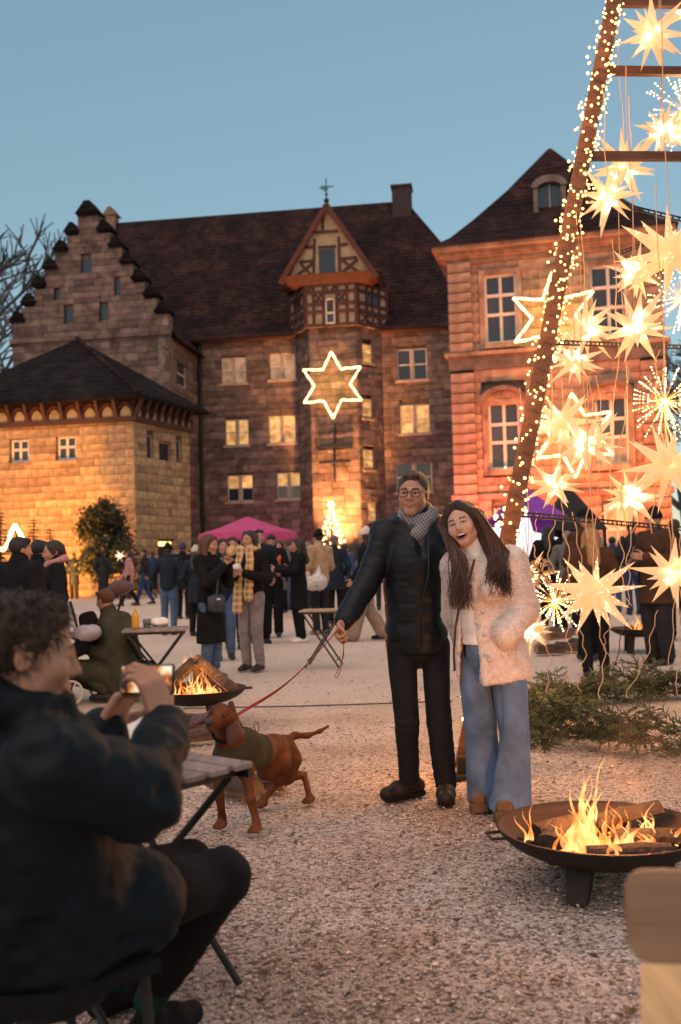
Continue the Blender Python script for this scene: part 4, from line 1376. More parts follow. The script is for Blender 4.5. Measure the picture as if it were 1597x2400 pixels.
ST = [  # x, y, radius in photograph pixels, depth, what sets it apart
    (1530, 78, 96, 7.0, 'big paper star under the topmost crossbar'), (1612, 22, 80, 7.6, 'paper star cut by the frame edge at the topmost crossbar'),
    (1556, 305, 82, 7.2, 'paper star resting above the lower thin crossbar'), (1462, 392, 92, 7.5, 'paper star just under the lower thin crossbar, before the roof'),
    (1424, 462, 88, 6.9, 'paper star crossing the beam before the dormer'), (1572, 594, 128, 6.6, 'largest paper star, with pin holes, above the bursting wire lights'),
    (1492, 642, 82, 7.6, 'paper star half behind the largest pin-holed star'), (1492, 768, 98, 7.0, 'paper star over the second black strap, before the upper window'),
    (1372, 772, 92, 7.3, 'paper star behind the beam beside the wall rope star'), (1346, 846, 76, 6.9, 'paper star hanging just below the second strap by the beam'),
    (1318, 990, 96, 7.5, 'paper star behind the beam before the arched windows'), (1374, 1040, 96, 6.8, 'paper star with bright heart between the two arched windows'),
    (1300, 1136, 76, 7.0, 'small paper star low beside the beam, above the lowest strap'), (1566, 1092, 122, 6.5, 'large dim paper star before the corner strips'),
    (1478, 1166, 84, 7.2, 'bright paper star above the lowest black strap'), (1393, 1388, 118, 6.6, 'big low paper star with pin holes hanging over the fir ring'),
    (1578, 1345, 98, 7.2, 'low paper star before the man with the black beanie'), (1236, 1352, 70, 7.6, 'low paper star half hidden by the fur coat sleeve'),
    (1246, 1480, 62, 7.4, 'lowest paper star, peeping out under the fur coat sleeve')]
stars = []
for i, (x, y, rp_, Y, lb) in enumerate(ST):
    c = at(x, y, Y); r = rp_ * Y / FPX * 1.06
    zm = (c.x - TF.x) / (TA.x - TF.x) * TH - .06
    top = Vector((c.x, c.y, max(min(c.z + 1.4 + (i % 3) * .5, zm), c.z + r * .9)))
    s_ = paper_star(c, r, lb, i + 3, power=(78 if i not in (0, 13) else 34) * (r / .28) ** 2, cord_top=top)
    stars.append((s_, c, r))
# pin holes on the two stars that show them: bright dots on the spikes
for k in (5, 15):
    s_, c, r = stars[k]
    mb = MB(); rd = random.Random(k)
    for ch in list(s_.children):
        if not ch.name.startswith('spike'): continue
        W = ch.matrix_basis
        for t in range(7):
            f = rd.uniform(.25, .85); j = rd.randrange(4); vs = [v.co for v in ch.data.vertices]
            a_ = (vs[j] + vs[(j + 1) % 4]) / 2
            p = W @ (a_ + (vs[4] - a_) * f + (vs[(j + 1) % 4] - vs[j]) * rd.uniform(-.25, .25) * (1 - f))
            mb.sph(p + (p - c).normalized() * .001, .004, 4, 3)
    mb.build('pin_holes', m_pin, s_)['kind'] = 'stuff'
# wire-light bursts
m_tip = M('wire_tip_light', (1, .9, .7), emit=(1, .68, .30), es=9)
def burst(c, r, label, seed, n=46):
    rd = random.Random(seed)
    e = empty('wire_light_burst', c, label, 'light burst', 'bursts of lit wires in the pyramid')
    wi, ti = MB(), MB()
    for d in fib_dirs(n):
        d = (d + Vector((rd.uniform(-.2, .2), rd.uniform(-.2, .2), rd.uniform(-.2, .2)))).normalized()
        L_ = r * rd.uniform(.8, 1.05)
        wi.tube([c, c + d * L_], .0012, 3)
        for f in (.55, .7, .82, .92, 1.0): ti.sph(c + d * L_ * f, .0042 if f < 1 else .006, 5, 3)
    wi.build('wires', m_cord, e)['kind'] = 'stuff'; ti.build('light_tips', m_tip, e)['kind'] = 'stuff'
    MB().sph(c, .02, 8, 5).build('hub', m_core, e)
    ld = bpy.data.lights.new('glow', 'POINT'); ld.energy = 40; ld.color = (1, .50, .16); ld.shadow_soft_size = .12
    lo = bpy.data.objects.new('glow', ld); COL.objects.link(lo); lo.parent = e; lo.location = (0, 0, -.05)
burst(at(1558, 940, 7.0), .27, 'round burst of lit wires before the arched window corner', 1)
burst(at(1606, 262, 7.6), .34, 'round burst of lit wires beside the crossbars', 2)
burst(at(1600, 700, 7.4), .30, 'round burst of lit wires right of the strap, below the largest star', 3)
burst(at(1300, 1410, 7.8), .24, 'low burst of lit wires behind the big low star', 4)

# loose pale cords hanging through the pyramid
def cord(x0, y0, x1, y1, Y, label, seed, mat=m_cord, r=.0035):
    rd = random.Random(seed); a = at(x0, y0, Y); b = at(x1, y1, Y - .25 + rd.random() * .3)
    if b.z < .004: b.z = .006
    n = 16; ph = rd.uniform(0, 6)
    pts = [a + (b - a) * (k / n) + Vector((math.sin(k * 1.3 + ph) * .012 + (math.sin(k * .45 + ph) - math.sin(ph)) * .02, 0, 0)) for k in range(n + 1)]
    o = MB().tube(pts, r, 4).build('hanging_cord', mat)
    tag(o, label, 'cord', 'loose pale cords hanging in the pyramid')
m_cord2 = M('cream_cable', (.66, .47, .30), .6)
CR = [(1384, 880, 1376, 1260), (1400, 880, 1396, 1300), (1290, 1160, 1288, 1330), (1322, 1150, 1330, 1420), (1255, 1200, 1262, 1330), (1345, 1200, 1352, 1440),
      (1438, 560, 1432, 1190), (1470, 860, 1462, 1260), (1440, 1225, 1470, 1420), (1492, 1225, 1468, 1440), (1545, 820, 1552, 1080), (1560, 860, 1568, 1190), (1570, 1200, 1572, 1570),
      (1578, 1210, 1590, 1630), (1400, 1430, 1408, 1640), (1430, 1430, 1420, 1540), (1340, 1430, 1330, 1600), (1360, 1470, 1356, 1620), (1545, 1430, 1470, 1632), (1270, 1470, 1285, 1640), (1595, 900, 1598, 1300), (1528, 880, 1530, 1250)]
for i, (a, b, c, d) in enumerate(CR):
    cord(a, b, c, d, 6.7 + .12 * (i % 7), 'thin pale cable hanging down inside the star pyramid', i)
cord(1468, 1452, 1432, 1735, 6.9, 'thin black cable with plug hanging behind the big low star', 77, m_strap, .0035)
for i, (x, y) in enumerate(((1310, 1650), (1335, 1645), (1360, 1652), (1385, 1645), (1345, 1655), (1550, 1640))):
    rd = random.Random(90 + i); p = gd(x, y); q = []
    for k in range(14): q.append(p + Vector((rd.uniform(-.16, .16), rd.uniform(-.1, .1), .02 + rd.random() * .13 * (1 - abs(k - 7) / 8))))
    tag(MB().tube(q, .004, 4).build('cable_coil', m_cord2), 'tangle of cream cable lying on the fir branches', 'cable', 'cable tangles on the fir ring')
# a small wooden snowflake
sf = empty('wooden_snowflake', at(1268, 1342, 6.6), 'flat wooden snowflake hanging beside the fur coat shoulder', 'snowflake')
m_ply = M('plywood', (.50, .30, .14), .7, .2, 20, rnd=.1)
c = Vector(sf.location)
for k in range(6):
    a = R(60 * k + 8); d = Vector((math.cos(a), 0, math.sin(a))); t_ = Vector((-math.sin(a), 0, math.cos(a)))
    mb = MB(); mb.bar(c, c + d * .095, .014, .008, up=(0, 1, 0))
    for f in (.045, .07):
        for sg in (-1, 1): mb.bar(c + d * f, c + d * (f + .02) + t_ * sg * .022, .010, .007, up=(0, 1, 0))
    mb.build('arm', m_ply, sf)

# ------------------------------------------------------------------ fir branches laid in a ring
def needles_material():
    m = M('fir_needles', (.075, .088, .036), .7, rnd=.45)
    return m
m_fir = needles_material(); m_twig = M('fir_twig', (.10, .06, .035), .85, rnd=.2)
def sprig_mesh(seed, L_=.34, dense=44, spread=.052):
    rd = random.Random(seed); mb = MB()
    def twig(a, d, ln, k):
        d = d.normalized(); b = a + d * ln
        mb.m = 1; mb.tube([a, a + d * ln * .5 + Vector((0, 0, .01)), b], [.004, .003, .0015], 3); mb.m = 0
        n = int(dense * ln / L_)
        for i in range(n):
            t = i / n; p = a + d * ln * t; an = rd.uniform(0, 6.28)
            s1 = d.cross(Vector((0, 0, 1)))
            s1 = s1.normalized() if s1.length > .01 else Vector((1, 0, 0)); s2 = s1.cross(d)
            o_ = s1 * math.cos(an) + s2 * math.sin(an)
            q = p + o_ * spread * rd.uniform(.5, .9) * (1.1 - .5 * t) + d * .022
            w_ = d.cross(o_) * .0042
            mb.add([p - w_, p + w_, q + w_ * .5, q - w_ * .5], [(0, 1, 2, 3)])
        if k:
            for i in range(5):
                f = .18 + .15 * i
                sd = 1 if i % 2 else -1
                s1 = d.cross(Vector((0, 0, 1))).normalized()
                twig(a + d * ln * f, d * .8 + s1 * sd * .75 + Vector((0, 0, rd.uniform(-.1, .25))), ln * (.55 - .06 * i), 0)
    twig(Vector((0, 0, 0)), Vector((1, 0, .08)), L_, 1)
    return mesh_from('branch', mb.v, mb.f, [m_fir, m_twig], mb.mi)
SPR = [sprig_mesh(s) for s in range(4)]
ring = TC.copy(); ring.x = 2.72; ring.y = 7.75
rd = random.Random(12)
nb = 0
for k in range(230):
    a = rd.uniform(0, 2 * math.pi)
    rr = 1.33 + rd.gauss(0, .11)
    p = ring + Vector((math.cos(a) * rr, math.sin(a) * rr, .03 + rd.random() * .13))
    if p.x > 3.1 + (p.y - 6) * .25 and rd.random() < .8: continue
    me = SPR[rd.randrange(4)]
    yaw = a + math.pi / 2 * rd.choice((-1, 1)) + rd.uniform(-.7, .7)
    o = shared('fir_branch', me, None, Matrix.Translation(p) @ Euler((rd.uniform(-.5, .5), rd.uniform(-.35, .2), yaw)).to_matrix().to_4x4() @ Matrix.Scale(rd.uniform(.95, 1.5), 4))
    near = p.y < ring.y
    tag(o, 'green fir branch in the near side of the ring under the stars' if near else 'green fir branch in the far side of the ring under the stars', 'fir branch', 'fir branches in the near half of the ring' if near else 'fir branches in the far half of the ring')

# ------------------------------------------------------------------ fire bowls
m_bowl = M('rusty_black_steel', (.012, .008, .007), .65, .4, 14, .2, 60, metal=.2, alt=(.030, .012, .006))
m_char = M('charred_log', (.035, .022, .016), .9, .4, 10, .8, 24, bdist=.02)
m_log = M('split_firewood', (.42, .25, .13), .85, .3, 6, .5, 30, stretch=(1, 1, 1), rnd=.2)
m_bark = M('log_bark', (.085, .048, .032), .9, .35, 8, .8, 30, bdist=.02, rnd=.2)
m_ember = M('glowing_ember', (.05, .02, .01), .9, emit=(1.0, .16, .02), es=4.5, rnd=0)
def flame_material(name, s):
    m = bpy.data.materials.new(name); m.use_nodes = True
    N, L = m.node_tree.nodes, m.node_tree.links
    N.remove(N['Principled BSDF']); out = N['Material Output']
    lw = N.new('ShaderNodeLayerWeight'); lw.inputs[0].default_value = .5
    tc = N.new('ShaderNodeTexCoord'); nz = N.new('ShaderNodeTexNoise'); nz.inputs['Scale'].default_value = 14; L.new(tc.outputs['Object'], nz.inputs['Vector'])
    rp = N.new('ShaderNodeValToRGB')
    rp.color_ramp.elements[0].color = (1.0, .56, .20, 1); rp.color_ramp.elements[1].color = (1.0, .20, .025, 1)
    rp.color_ramp.elements[0].position = .35; rp.color_ramp.elements[1].position = .65
    L.new(nz.outputs[0], rp.inputs[0])
    e = N.new('ShaderNodeEmission'); e.inputs[1].default_value = s; L.new(rp.outputs[0], e.inputs[0])
    t = N.new('ShaderNodeBsdfTransparent')
    mx = N.new('ShaderNodeMixShader')
    pw = N.new('ShaderNodeMath'); pw.operation = 'MULTIPLY_ADD'; pw.inputs[1].default_value = 1.1; pw.inputs[2].default_value = .02
    L.new(nz.outputs[0], pw.inputs[0]); L.new(pw.outputs[0], mx.inputs[0]); L.new(e.outputs[0], mx.inputs[1]); L.new(t.outputs[0], mx.inputs[2]); L.new(mx.outputs[0], out.inputs[0])
    return m
m_flame = flame_material('flame', 2.3)
def flame_tongue(mb, base, h, w, rd):
    for _ in range(4):
        o_ = Vector((rd.uniform(-1, 1), rd.uniform(-1, 1), 0)) * w * .8
        flame_wisp(mb, base + o_, h * rd.uniform(.45, 1.08), w * rd.uniform(.28, .62), rd)
def flame_wisp(mb, base, h, w, rd):
    """a licking tongue: twisted tapering tube with a waist"""
    pts, rs = [], []
    ph = rd.uniform(0, 6); n = 12
    lean = Vector((rd.uniform(-.3, .3), rd.uniform(-.2, .2), 0))
    for k in range(n + 1):
        t = k / n
        pts.append(base + Vector((math.sin(t * 6.5 + ph) * w * (.3 + .9 * t), math.cos(t * 5 + ph) * w * .7 * t, h * t)) + lean * h * t * t)
        rs.append(w * (math.sin(math.pi * min(1, .25 + t * .8)) ** 1.1 + .22 * math.sin(t * 11 + ph)) * (1 - t) ** .6 + .001)
    mb.tube(pts, rs, 8, flat=.55)
def log_piece(mb, a, b, r, rd, n=9):
    """a split log: wedge-shaped section, rough along its length"""
    a, b = Vector(a), Vector(b); d = (b - a).normalized()
    x = d.cross(Vector((0, 0, 1)));  x = x.normalized() if x.length > .05 else Vector((1, 0, 0)); y = x.cross(d)
    prof = [(math.cos(t), math.sin(t)) for t in [math.pi * (.05 + .9 * k / (n - 2)) for k in range(n - 1)]] + [(rd.uniform(-.2, .2), -.35)]
    rings = []
    for f in (0, .33, .66, 1):
        rr = r * rd.uniform(.92, 1.08)
        rings.append([a + (b - a) * f + (x * px_ + y * py_) * rr * rd.uniform(.94, 1.06) for px_, py_ in prof])
    k = len(prof); vs = [v for g in rings for v in g]; fs = []
    for i in range(3):
        for j in range(k): fs.append((i * k + j, i * k + (j + 1) % k, (i + 1) * k + (j + 1) % k, (i + 1) * k + j))
    b0 = len(mb.mi)
    mb.add(vs, fs); mb.add([Vector(v) for v in rings[0]][::-1], [tuple(range(k))]); mb.add([Vector(v) for v in rings[-1]], [tuple(range(k))])
    # split faces and ends show pale wood, the round side bark
    for q in range(len(fs)):
        j = q % k
        mb.mi[b0 + q] = 1 if j < k - 2 else 0
def fire_bowl(c, Rb, zr_, label, seed, logs, power, flames, legs_=3, la=0.6):
    rd = random.Random(seed)
    e = empty('fire_bowl', c, label, 'fire bowl', 'steel fire bowls on the gravel')
    dp = Rb * .34
    prof = []
    for k in range(9):
        t = k / 8; prof.append((max(.01, Rb * math.sin(t * math.pi / 2 * .98)), zr_ - dp * math.cos(t * math.pi / 2) ** 1.15))
    inner = [(r_ * .985, z_ + .006) for r_, z_ in reversed(prof)]
    MB().lathe(prof + [(Rb * 1.012, zr_ + .004)] + inner, c, 48).build('bowl', m_bowl, e, smooth=True)
    for k in range(legs_):
        a = 2 * math.pi * k / legs_ + la; d = Vector((math.cos(a), math.sin(a), 0)); t_ = Vector((-d.y, d.x, 0))
        top = c + d * Rb * .56 + Vector((0, 0, zr_ - dp * .74)); bot = c + d * Rb * .66
        mb = MB(); w1, w2 = .052, .040
        mb.hexa([bot - t_ * w2 - d * .006, bot + t_ * w2 - d * .006, bot + t_ * w2 + d * .03, bot - t_ * w2 + d * .03, top - t_ * w1 - d * .006, top + t_ * w1 - d * .006, top + t_ * w1 + d * .03, top - t_ * w1 + d * .03])
        fix_normals(mb.build('leg', m_bowl, e))
    for sg in (0, math.pi):
        a = math.pi + sg + .12; d = Vector((math.cos(a), math.sin(a), 0)); t_ = Vector((-d.y, d.x, 0)); z_ = Vector((0, 0, zr_ - .010))
        MB().tube([c + z_ + d * Rb * .97 - t_ * .05, c + z_ + d * (Rb + .05) - t_ * .045, c + z_ + d * (Rb + .05) + t_ * .045, c + z_ + d * Rb * .97 + t_ * .05], .006, 6).build('handle', m_bowl, e)
    # embers
    mb = MB()
    for k in range(130):
        a = rd.uniform(0, 6.28); r_ = Rb * .62 * math.sqrt(rd.random())
        mb.sph(c + Vector((math.cos(a) * r_, math.sin(a) * r_, zr_ - dp * (1 - (r_ / Rb) ** 2) ** .575 + .028 + rd.random() * .03)), rd.uniform(.008, .026), 5, 3, (1.3, 1, .7))
    mb.build('embers', m_ember, e)['kind'] = 'stuff'
    mb = MB()
    for k in range(90):
        a = rd.uniform(0, 6.28); r_ = Rb * .78 * math.sqrt(rd.random())
        mb.sph(c + Vector((math.cos(a) * r_, math.sin(a) * r_, zr_ - dp * (1 - (r_ / Rb) ** 2) ** .575 + .03 + rd.random() * .025)), rd.uniform(.012, .03), 5, 3, (1.3, 1, .7))
    mb.build('coals', m_char, e)['kind'] = 'stuff'
    fl = MB()
    for (dx, dy, dz, h, w) in flames: flame_tongue(fl, c + Vector((dx, dy, max(zr_ - dp + dz, zr_ - dp * max(.02, 1 - (dx * dx + dy * dy) / Rb ** 2) ** .575 + .02 + w * .5))), h, w, rd)
    fl.build('flames', m_flame, e, smooth=True)['kind'] = 'stuff'
    for (p0, p1, r_, fresh) in logs:
        mb = MB(); log_piece(mb, c + Vector(p0) + Vector((0, 0, zr_ - dp)), c + Vector(p1) + Vector((0, 0, zr_ - dp)), r_, rd)
        lo_ = fix_normals(mb.build('firewood_log', [m_log, m_bark] if fresh else [m_char, m_char]))
        tag(lo_, ('pale split log leaning in the ' if fresh else 'charred log burning in the ') + label.split(' with ')[0], 'log', 'logs burning in the fire bowls')
    ld = bpy.data.lights.new('fire_light', 'POINT'); ld.energy = power; ld.color = (1, .36, .09); ld.shadow_soft_size = .12
    lo = bpy.data.objects.new('fire_light', ld); COL.objects.link(lo); lo.parent = e; lo.location = (0, 0, zr_ + .20)
    return e
rd = random.Random(5)
cN = gd(1414, 2068); cN.z = 0
fl = [(-.09, -.05, .05, .43, .05), (-.11, -.03, .05, .34, .05), (-.06, -.08, .05, .30, .05), (-.15, -.10, .04, .16, .05), (.03, -.02, .05, .14, .05), (.10, -.06, .05, .13, .05), (-.30, -.06, .05, .17, .022), (.16, -.12, .05, .12, .05), (.06, -.15, .04, .15, .05), (.20, -.02, .05, .17, .04), (.28, -.12, .05, .11, .04), (-.2, -.14, .04, .12, .04), (-.02, .1, .05, .2, .045), (.12, .12, .05, .22, .035), (.0, -.2, .05, .1, .04), (-.08, -.12, .05, .2, .05), (.22, .1, .05, .14, .03)]
fire_bowl(cN, .415, .222, 'large black steel fire bowl with leaping flames in front', 4,
          [((-.26, .02, .10), (-.02, .13, .12), .055, False), ((.02, .16, .10), (.30, .18, .15), .05, False), ((-.24, -.12, .09), (-.16, .05, .10), .06, False), ((-.10, -.16, .07), (.22, -.19, .08), .045, False), ((.05, .02, .08), (.30, -.10, .10), .05, False)], 34, fl, 3, 4.12)
cL = gd(463, 1700); cL.z = 0
fl = [(-.05, -.05, .06, .26, .045), (.02, -.08, .06, .30, .04), (.06, -.06, .06, .24, .05), (.12, -.1, .05, .17, .05), (-.12, -.08, .05, .2, .04), (-.02, -.12, .05, .17, .05), (.16, -.14, .05, .12, .04), (-.2, -.1, .05, .16, .035), (.08, .0, .06, .2, .04), (-.1, .05, .3, .16, .02), (-.03, .05, .32, .14, .015)]
fire_bowl(cL, .405, .30, 'black steel fire bowl with stacked split logs behind the dog', 9,
          [((-.28, -.02, .10), (.0, .04, .34), .075, False), ((.30, -.10, .12), (-.02, .06, .36), .07, True), ((.0, .16, .1), (.02, .02, .34), .06, False), ((-.2, .12, .1), (.1, .15, .16), .06, False)], 40, fl, 3, 1.2)
cR = gd(1497, 1528); cR.z = 0
fl = [(-.05, -.1, .08, .2, .05), (.08, -.1, .08, .22, .05), (.0, 0, .08, .25, .05), (.15, -.1, .08, .15, .05)]
fire_bowl(cR, .36, .32, 'black steel fire bowl beside the man with the black beanie', 11, [((-.15, 0, .1), (.15, .05, .14), .05, False)], 18, fl, 3, 4.0)
# logs on the ground
def loose_logs(spots, label, group):
    for i, (x, y, yaw, ln, r_, lift) in enumerate(spots):
        p = gd(x, y); d = Vector((math.cos(yaw), math.sin(yaw), 0)) * ln / 2; up_ = Vector((0, 0, r_ * .5 + lift))
        mb = MB(); log_piece(mb, p - d + up_, p + d + up_ + Vector((0, 0, .01)), r_, random.Random(i + len(label)))
        tag(fix_normals(mb.build('firewood_log', [m_log, m_bark])), label, 'log', group)
loose_logs([(548, 1868, 2.4, .36, .075, 0), (600, 1856, 2.9, .36, .065, 0), (575, 1850, .2, .38, .055, .09)], 'split log lying on the gravel under the dog', 'logs under the dog')
loose_logs([(452, 1745, .3, .34, .07, 0), (470, 1730, 2.8, .34, .06, .09), (430, 1726, .9, .34, .06, 0)], 'split log lying on the gravel before the left fire bowl', 'logs before the left fire bowl')
loose_logs([(1290, 1535, .2, .4, .09, 0), (1340, 1530, 2.7, .42, .09, 0), (1310, 1522, .5, .4, .08, .12), (1270, 1525, 1.2, .4, .08, 0), (1360, 1520, 1.9, .4, .08, 0), (1325, 1515, 2.2, .5, .07, .16)], 'split log in the firewood heap beyond the fir ring', 'logs in the firewood heap')
# black cable across the gravel
pts = [gd(430, 1662) + Vector((0, 0, .008)), gd(560, 1660) + Vector((0, 0, .01)), gd(700, 1657) + Vector((0, 0, .008)), gd(860, 1652) + Vector((0, 0, .008)), gd(1060, 1645) + Vector((0, 0, .008))]
tag(MB().tube(pts, .007, 5).build('power_cable', m_strap), 'black cable running across the gravel behind the dog', 'cable')
# ------------------------------------------------------------------ people
m_skin = M('skin', (.46, .235, .155), .55, .08, 30, .1, 200, spec=.35)
nodes_of(m_skin)[2].inputs['Subsurface Weight'].default_value = .12
nodes_of(m_skin)[2].inputs['Subsurface Radius'].default_value = (.02, .008, .004)
m_skin_tan = M('tanned_skin', (.42, .215, .14), .55, .08, 30, .1, 200, spec=.35)
m_lips = M('lips', (.36, .10, .09), .45)
m_lips_man = M('pale_lips', (.40, .17, .13), .5)
m_eye = M('eye_white', (.72, .66, .62), .25); m_iris = M('iris', (.04, .025, .015), .15)
m_teeth = M('teeth', (.78, .72, .66), .25); m_mouth = M('mouth_inside', (.06, .012, .012), .6)
def hairmat(n, c): return M(n, c, .5, .35, 14, .6, 60, stretch=(7, 7, 1), bdist=.01)
m_hair_brown = hairmat('dark_brown_hair', (.040, .019, .011)); m_hair_black = hairmat('black_hair', (.014, .010, .009))
m_hair_red = hairmat('auburn_hair', (.12, .038, .013)); m_hair_blond = hairmat('blond_hair', (.42, .22, .09)); m_hair_grey = hairmat('grey_hair', (.22, .20, .19))
_fab = {}
def fab(n, c, rough=.85, sheen=.15, bump=.35, bs=90):
    if n not in _fab: _fab[n] = M(n, c, rough, .18, 9, bump, bs, sheen=sheen if max(c) > .1 else 0.0, spec=.25 if max(c) > .1 else .12, bdist=.004)
    return _fab[n]
m_denim = fab('blue_denim', (.07, .115, .20)); m_black = fab('black_cloth', (.012, .011, .012)); m_navy = fab('navy_cloth', (.016, .022, .036), .55, .1)
m_char_cl = fab('charcoal_cloth', (.030, .028, .032)); m_olive = fab('olive_cloth', (.060, .056, .034)); m_shoe = M('dark_leather', (.022, .013, .010), .45, .2, 12)

JOINTS = dict(pel=(0, .01, .96), wai=(0, .0, 1.13), che=(0, .0, 1.33), nek=(0, .025, 1.50), hed=(0, -.01, 1.635),
              shL=(.175, .02, 1.435), shR=(-.175, .02, 1.435), elL=(.235, .05, 1.15), elR=(-.235, .05, 1.15), wrL=(.235, -.06, .92), wrR=(-.235, -.06, .92),
              hiL=(.085, .01, .92), hiR=(-.085, .01, .92), knL=(.095, -.02, .50), knR=(-.095, -.02, .50), anL=(.095, .03, .085), anR=(-.095, .03, .085))
def rotm(yaw=0, pitch=0, roll=0):
    """head turn: yaw left-right, pitch (negative looks up), roll sideways tilt"""
    return np.array((Matrix.Rotation(R(roll), 3, 'Y') @ Matrix.Rotation(R(yaw), 3, 'Z') @ Matrix.Rotation(R(pitch), 3, 'X')))
def A(v): return np.array(v, float)
def nrm(v): v = A(v); return v / max(np.linalg.norm(v), 1e-9)

def head_mesh(c, HR, s, h, face, nek):
    f = SDF(c - .17 * s, c + .17 * s, h)
    def q(x, y, z): return c + HR @ (A((x, y, z)) * s)
    E_ = lambda p, r, k=.02, op='u': f.ell(q(*p), A(r) * s, HR, k * s, op)
    C_ = lambda a, b, ra, rb=None, k=.015, op='u': f.cap(q(*a), q(*b), ra * s, (rb if rb is not None else ra) * s, k * s, op)
    w = face.get('jaw', 1.0)
    E_((0, .014, .030), (.076, .094, .086), .01)
    E_((0, -.026, -.030), (.060 * w, .066, .082), .03)
    C_((-.042 * w, -.012, -.066), (.042 * w, -.012, -.066), .022, k=.03)
    C_((-.010, -.066, -.098), (.010, -.066, -.098), .017 * w, k=.03)
    for sg in (-1, 1):
        E_((sg * .042, -.058, -.022), (.022, .022, .022), .025)
        C_((sg * .012, -.083, .018 - face.get('squint', 0) * .5), (sg * .040, -.072, .021 - face.get('squint', 0) * .5), .010, .008, .014)
        E_((sg * .031, -.100, .002), (.017, .018, .012), .010, 's')
        # eyelids
        C_((sg * .019, -.084, .0092 - face.get('squint', 0) * .35), (sg * .044, -.076, .0075 - face.get('squint', 0) * .35), .0058, .0050, .006)
        C_((sg * .021, -.083, -.0085 + face.get('squint', 0)), (sg * .042, -.077, -.007 + face.get('squint', 0)), .0040, .0040, .006)
        # ears
        E_((sg * .077, .012, -.002), (.0075, .019, .031), .006); E_((sg * .084, .006, -.002), (.004, .011, .020), .005, 's') if h < .006 else None
    C_((0, -.083, .014), (0, -.105, -.024), .0085, .0115, .010)
    C_((-.011, -.094, -.030), (.011, -.094, -.030), .0085, k=.007)
    sm = face.get('smile', 0.0)
    if face.get('laugh'):
        E_((0, -.092, -.065), (.027, .024, .0150), .003, 's')
        for (zc, r_) in ((-.0515, .0036), (-.0790, .0042)):
            for sg in (-1, 1): C_((sg * .0275, -.079, -.0575), (sg * .012, -.0905, zc), r_ * .8, r_, .005)
            C_((-.012, -.0905, zc), (.012, -.0905, zc), r_, k=.005)
        for sg in (-1, 1): E_((sg * .040, -.066, -.036), (.017, .016, .020), .02)
    else:
        for sg in (-1, 1):
            C_((0, -.0935, -.0545), (sg * .024, -.082, -.0575 + sm), .0056, .0030, .006)
            C_((0, -.0920, -.0655), (sg * .022, -.082, -.0600 + sm), .0066, .0030, .006)
            if sm: E_((sg * .036, -.070, -.040), (.014, .014, .016), .02)
        C_((-.020, -.098, -.0598 + sm * .7), (.020, -.098, -.0598 + sm * .7), .0016, k=.003, op='s') if h < .006 else None
    f.cap(q(0, .018, -.06), nek, .050 * s, .056 * s, .03 * s)
    f.cut(A((0, 0, -1.0)), nek - A((0, 0, .02)))
    return f.mesh()

def hand_mesh(w, d, n, s, h, curl=.35, side=1, spread=0.0, tcurl=.3, fan=None):
    """palm with five fingers; d points along the fingers, n out of the palm, the thumb on side*(d x n)"""
    w = A(w); d = nrm(d); n = A(n); n = nrm(n - d * (n @ d)); l = np.cross(d, n) * side
    f = SDF(w - .24 * s, w + .24 * s, h)
    rot = np.stack([l, n, d], 1)
    f.cap(w - d * .06 * s, w + d * .012 * s, .026 * s, .025 * s, .01, flat=(n, .8))
    f.box(w + d * .055 * s, A((.040, .013, .046)) * s, .012 * s, rot, .015 * s)
    f.ell(w + d * .035 * s + l * .022 * s + n * .010 * s, A((.020, .016, .032)) * s, rot, .015 * s)
    for i, (off, ln) in enumerate(((.030, .074), (.010, .082), (-.010, .077), (-.029, .060))):
        p = w + (d * (.098 - .004 * abs(i - 1)) + l * off) * s
        a = .12; cu = curl if fan is None else fan[i]
        for seg, fr, r0, r1 in ((0, .44, .0096, .0090), (1, .31, .0088, .0082), (2, .25, .0080, .0068)):
            a += cu * (1.0 if seg else .8)
            dv = d * math.cos(a) + n * math.sin(a) + l * (spread * (1.5 - i))
            e = p + nrm(dv) * ln * fr * s
            f.cap(p, e, r0 * s, r1 * s, .004 * s); p = e
    p = w + (d * .028 + l * .036 + n * .006) * s; a = 0
    for fr, r0, r1 in ((.040, .013, .0108), (.032, .0104, .0094), (.026, .0092, .0075)):
        dv = nrm(l * (.72 - tcurl * a) + d * .75 + n * (.25 + tcurl * a))
        e = p + dv * fr * s; f.cap(p, e, r0 * s, r1 * s, .006 * s); p = e; a += 1
    return f.mesh()

def shoe_mesh(an, toe, s, h, kind='shoe', ground=0.0, sole=.0):
    an = A(an); t = A((toe[0], toe[1], 0)); t = nrm(t)
    g = A((an[0], an[1], ground)); lo = np.minimum(g, g + t * .25) - .12; hi = np.maximum(g, g + t * .25) + .12; hi[2] = max(an[2] + .1, .2) + ground
    f = SDF(lo, hi, h)
    f.cap(g - t * .045 * s + A((0, 0, .042 + sole)), g + t * .075 * s + A((0, 0, .040 + sole)), .041 * s, .044 * s, .02)
    f.cap(g + t * .09 * s + A((0, 0, .030 + sole)), g + t * .155 * s + A((0, 0, .028 + sole)), .042 * s, .036 * s, .03)
    f.cap(g - t * .01 * s + A((0, 0, .05 + sole)), g + A((0, 0, .13 if kind == 'boot' else .085)) + A((0, 0, sole)), .042 * s, .046 * s if kind == 'boot' else .040 * s, .02)
    f.cut((0, 0, -1), (0, 0, ground + .002))
    return f.mesh()

def limb_sdf(f, a, b, c, r0, r1, r2, k=.02, rib=None):
    n1 = rib[0] if rib else 0
    f.cap(a, b, r0, r1, k, rib=(rib[0], rib[1]) if rib else None)
    f.cap(b, c, r1, r2, k, rib=(rib[0], rib[1]) if rib else None)

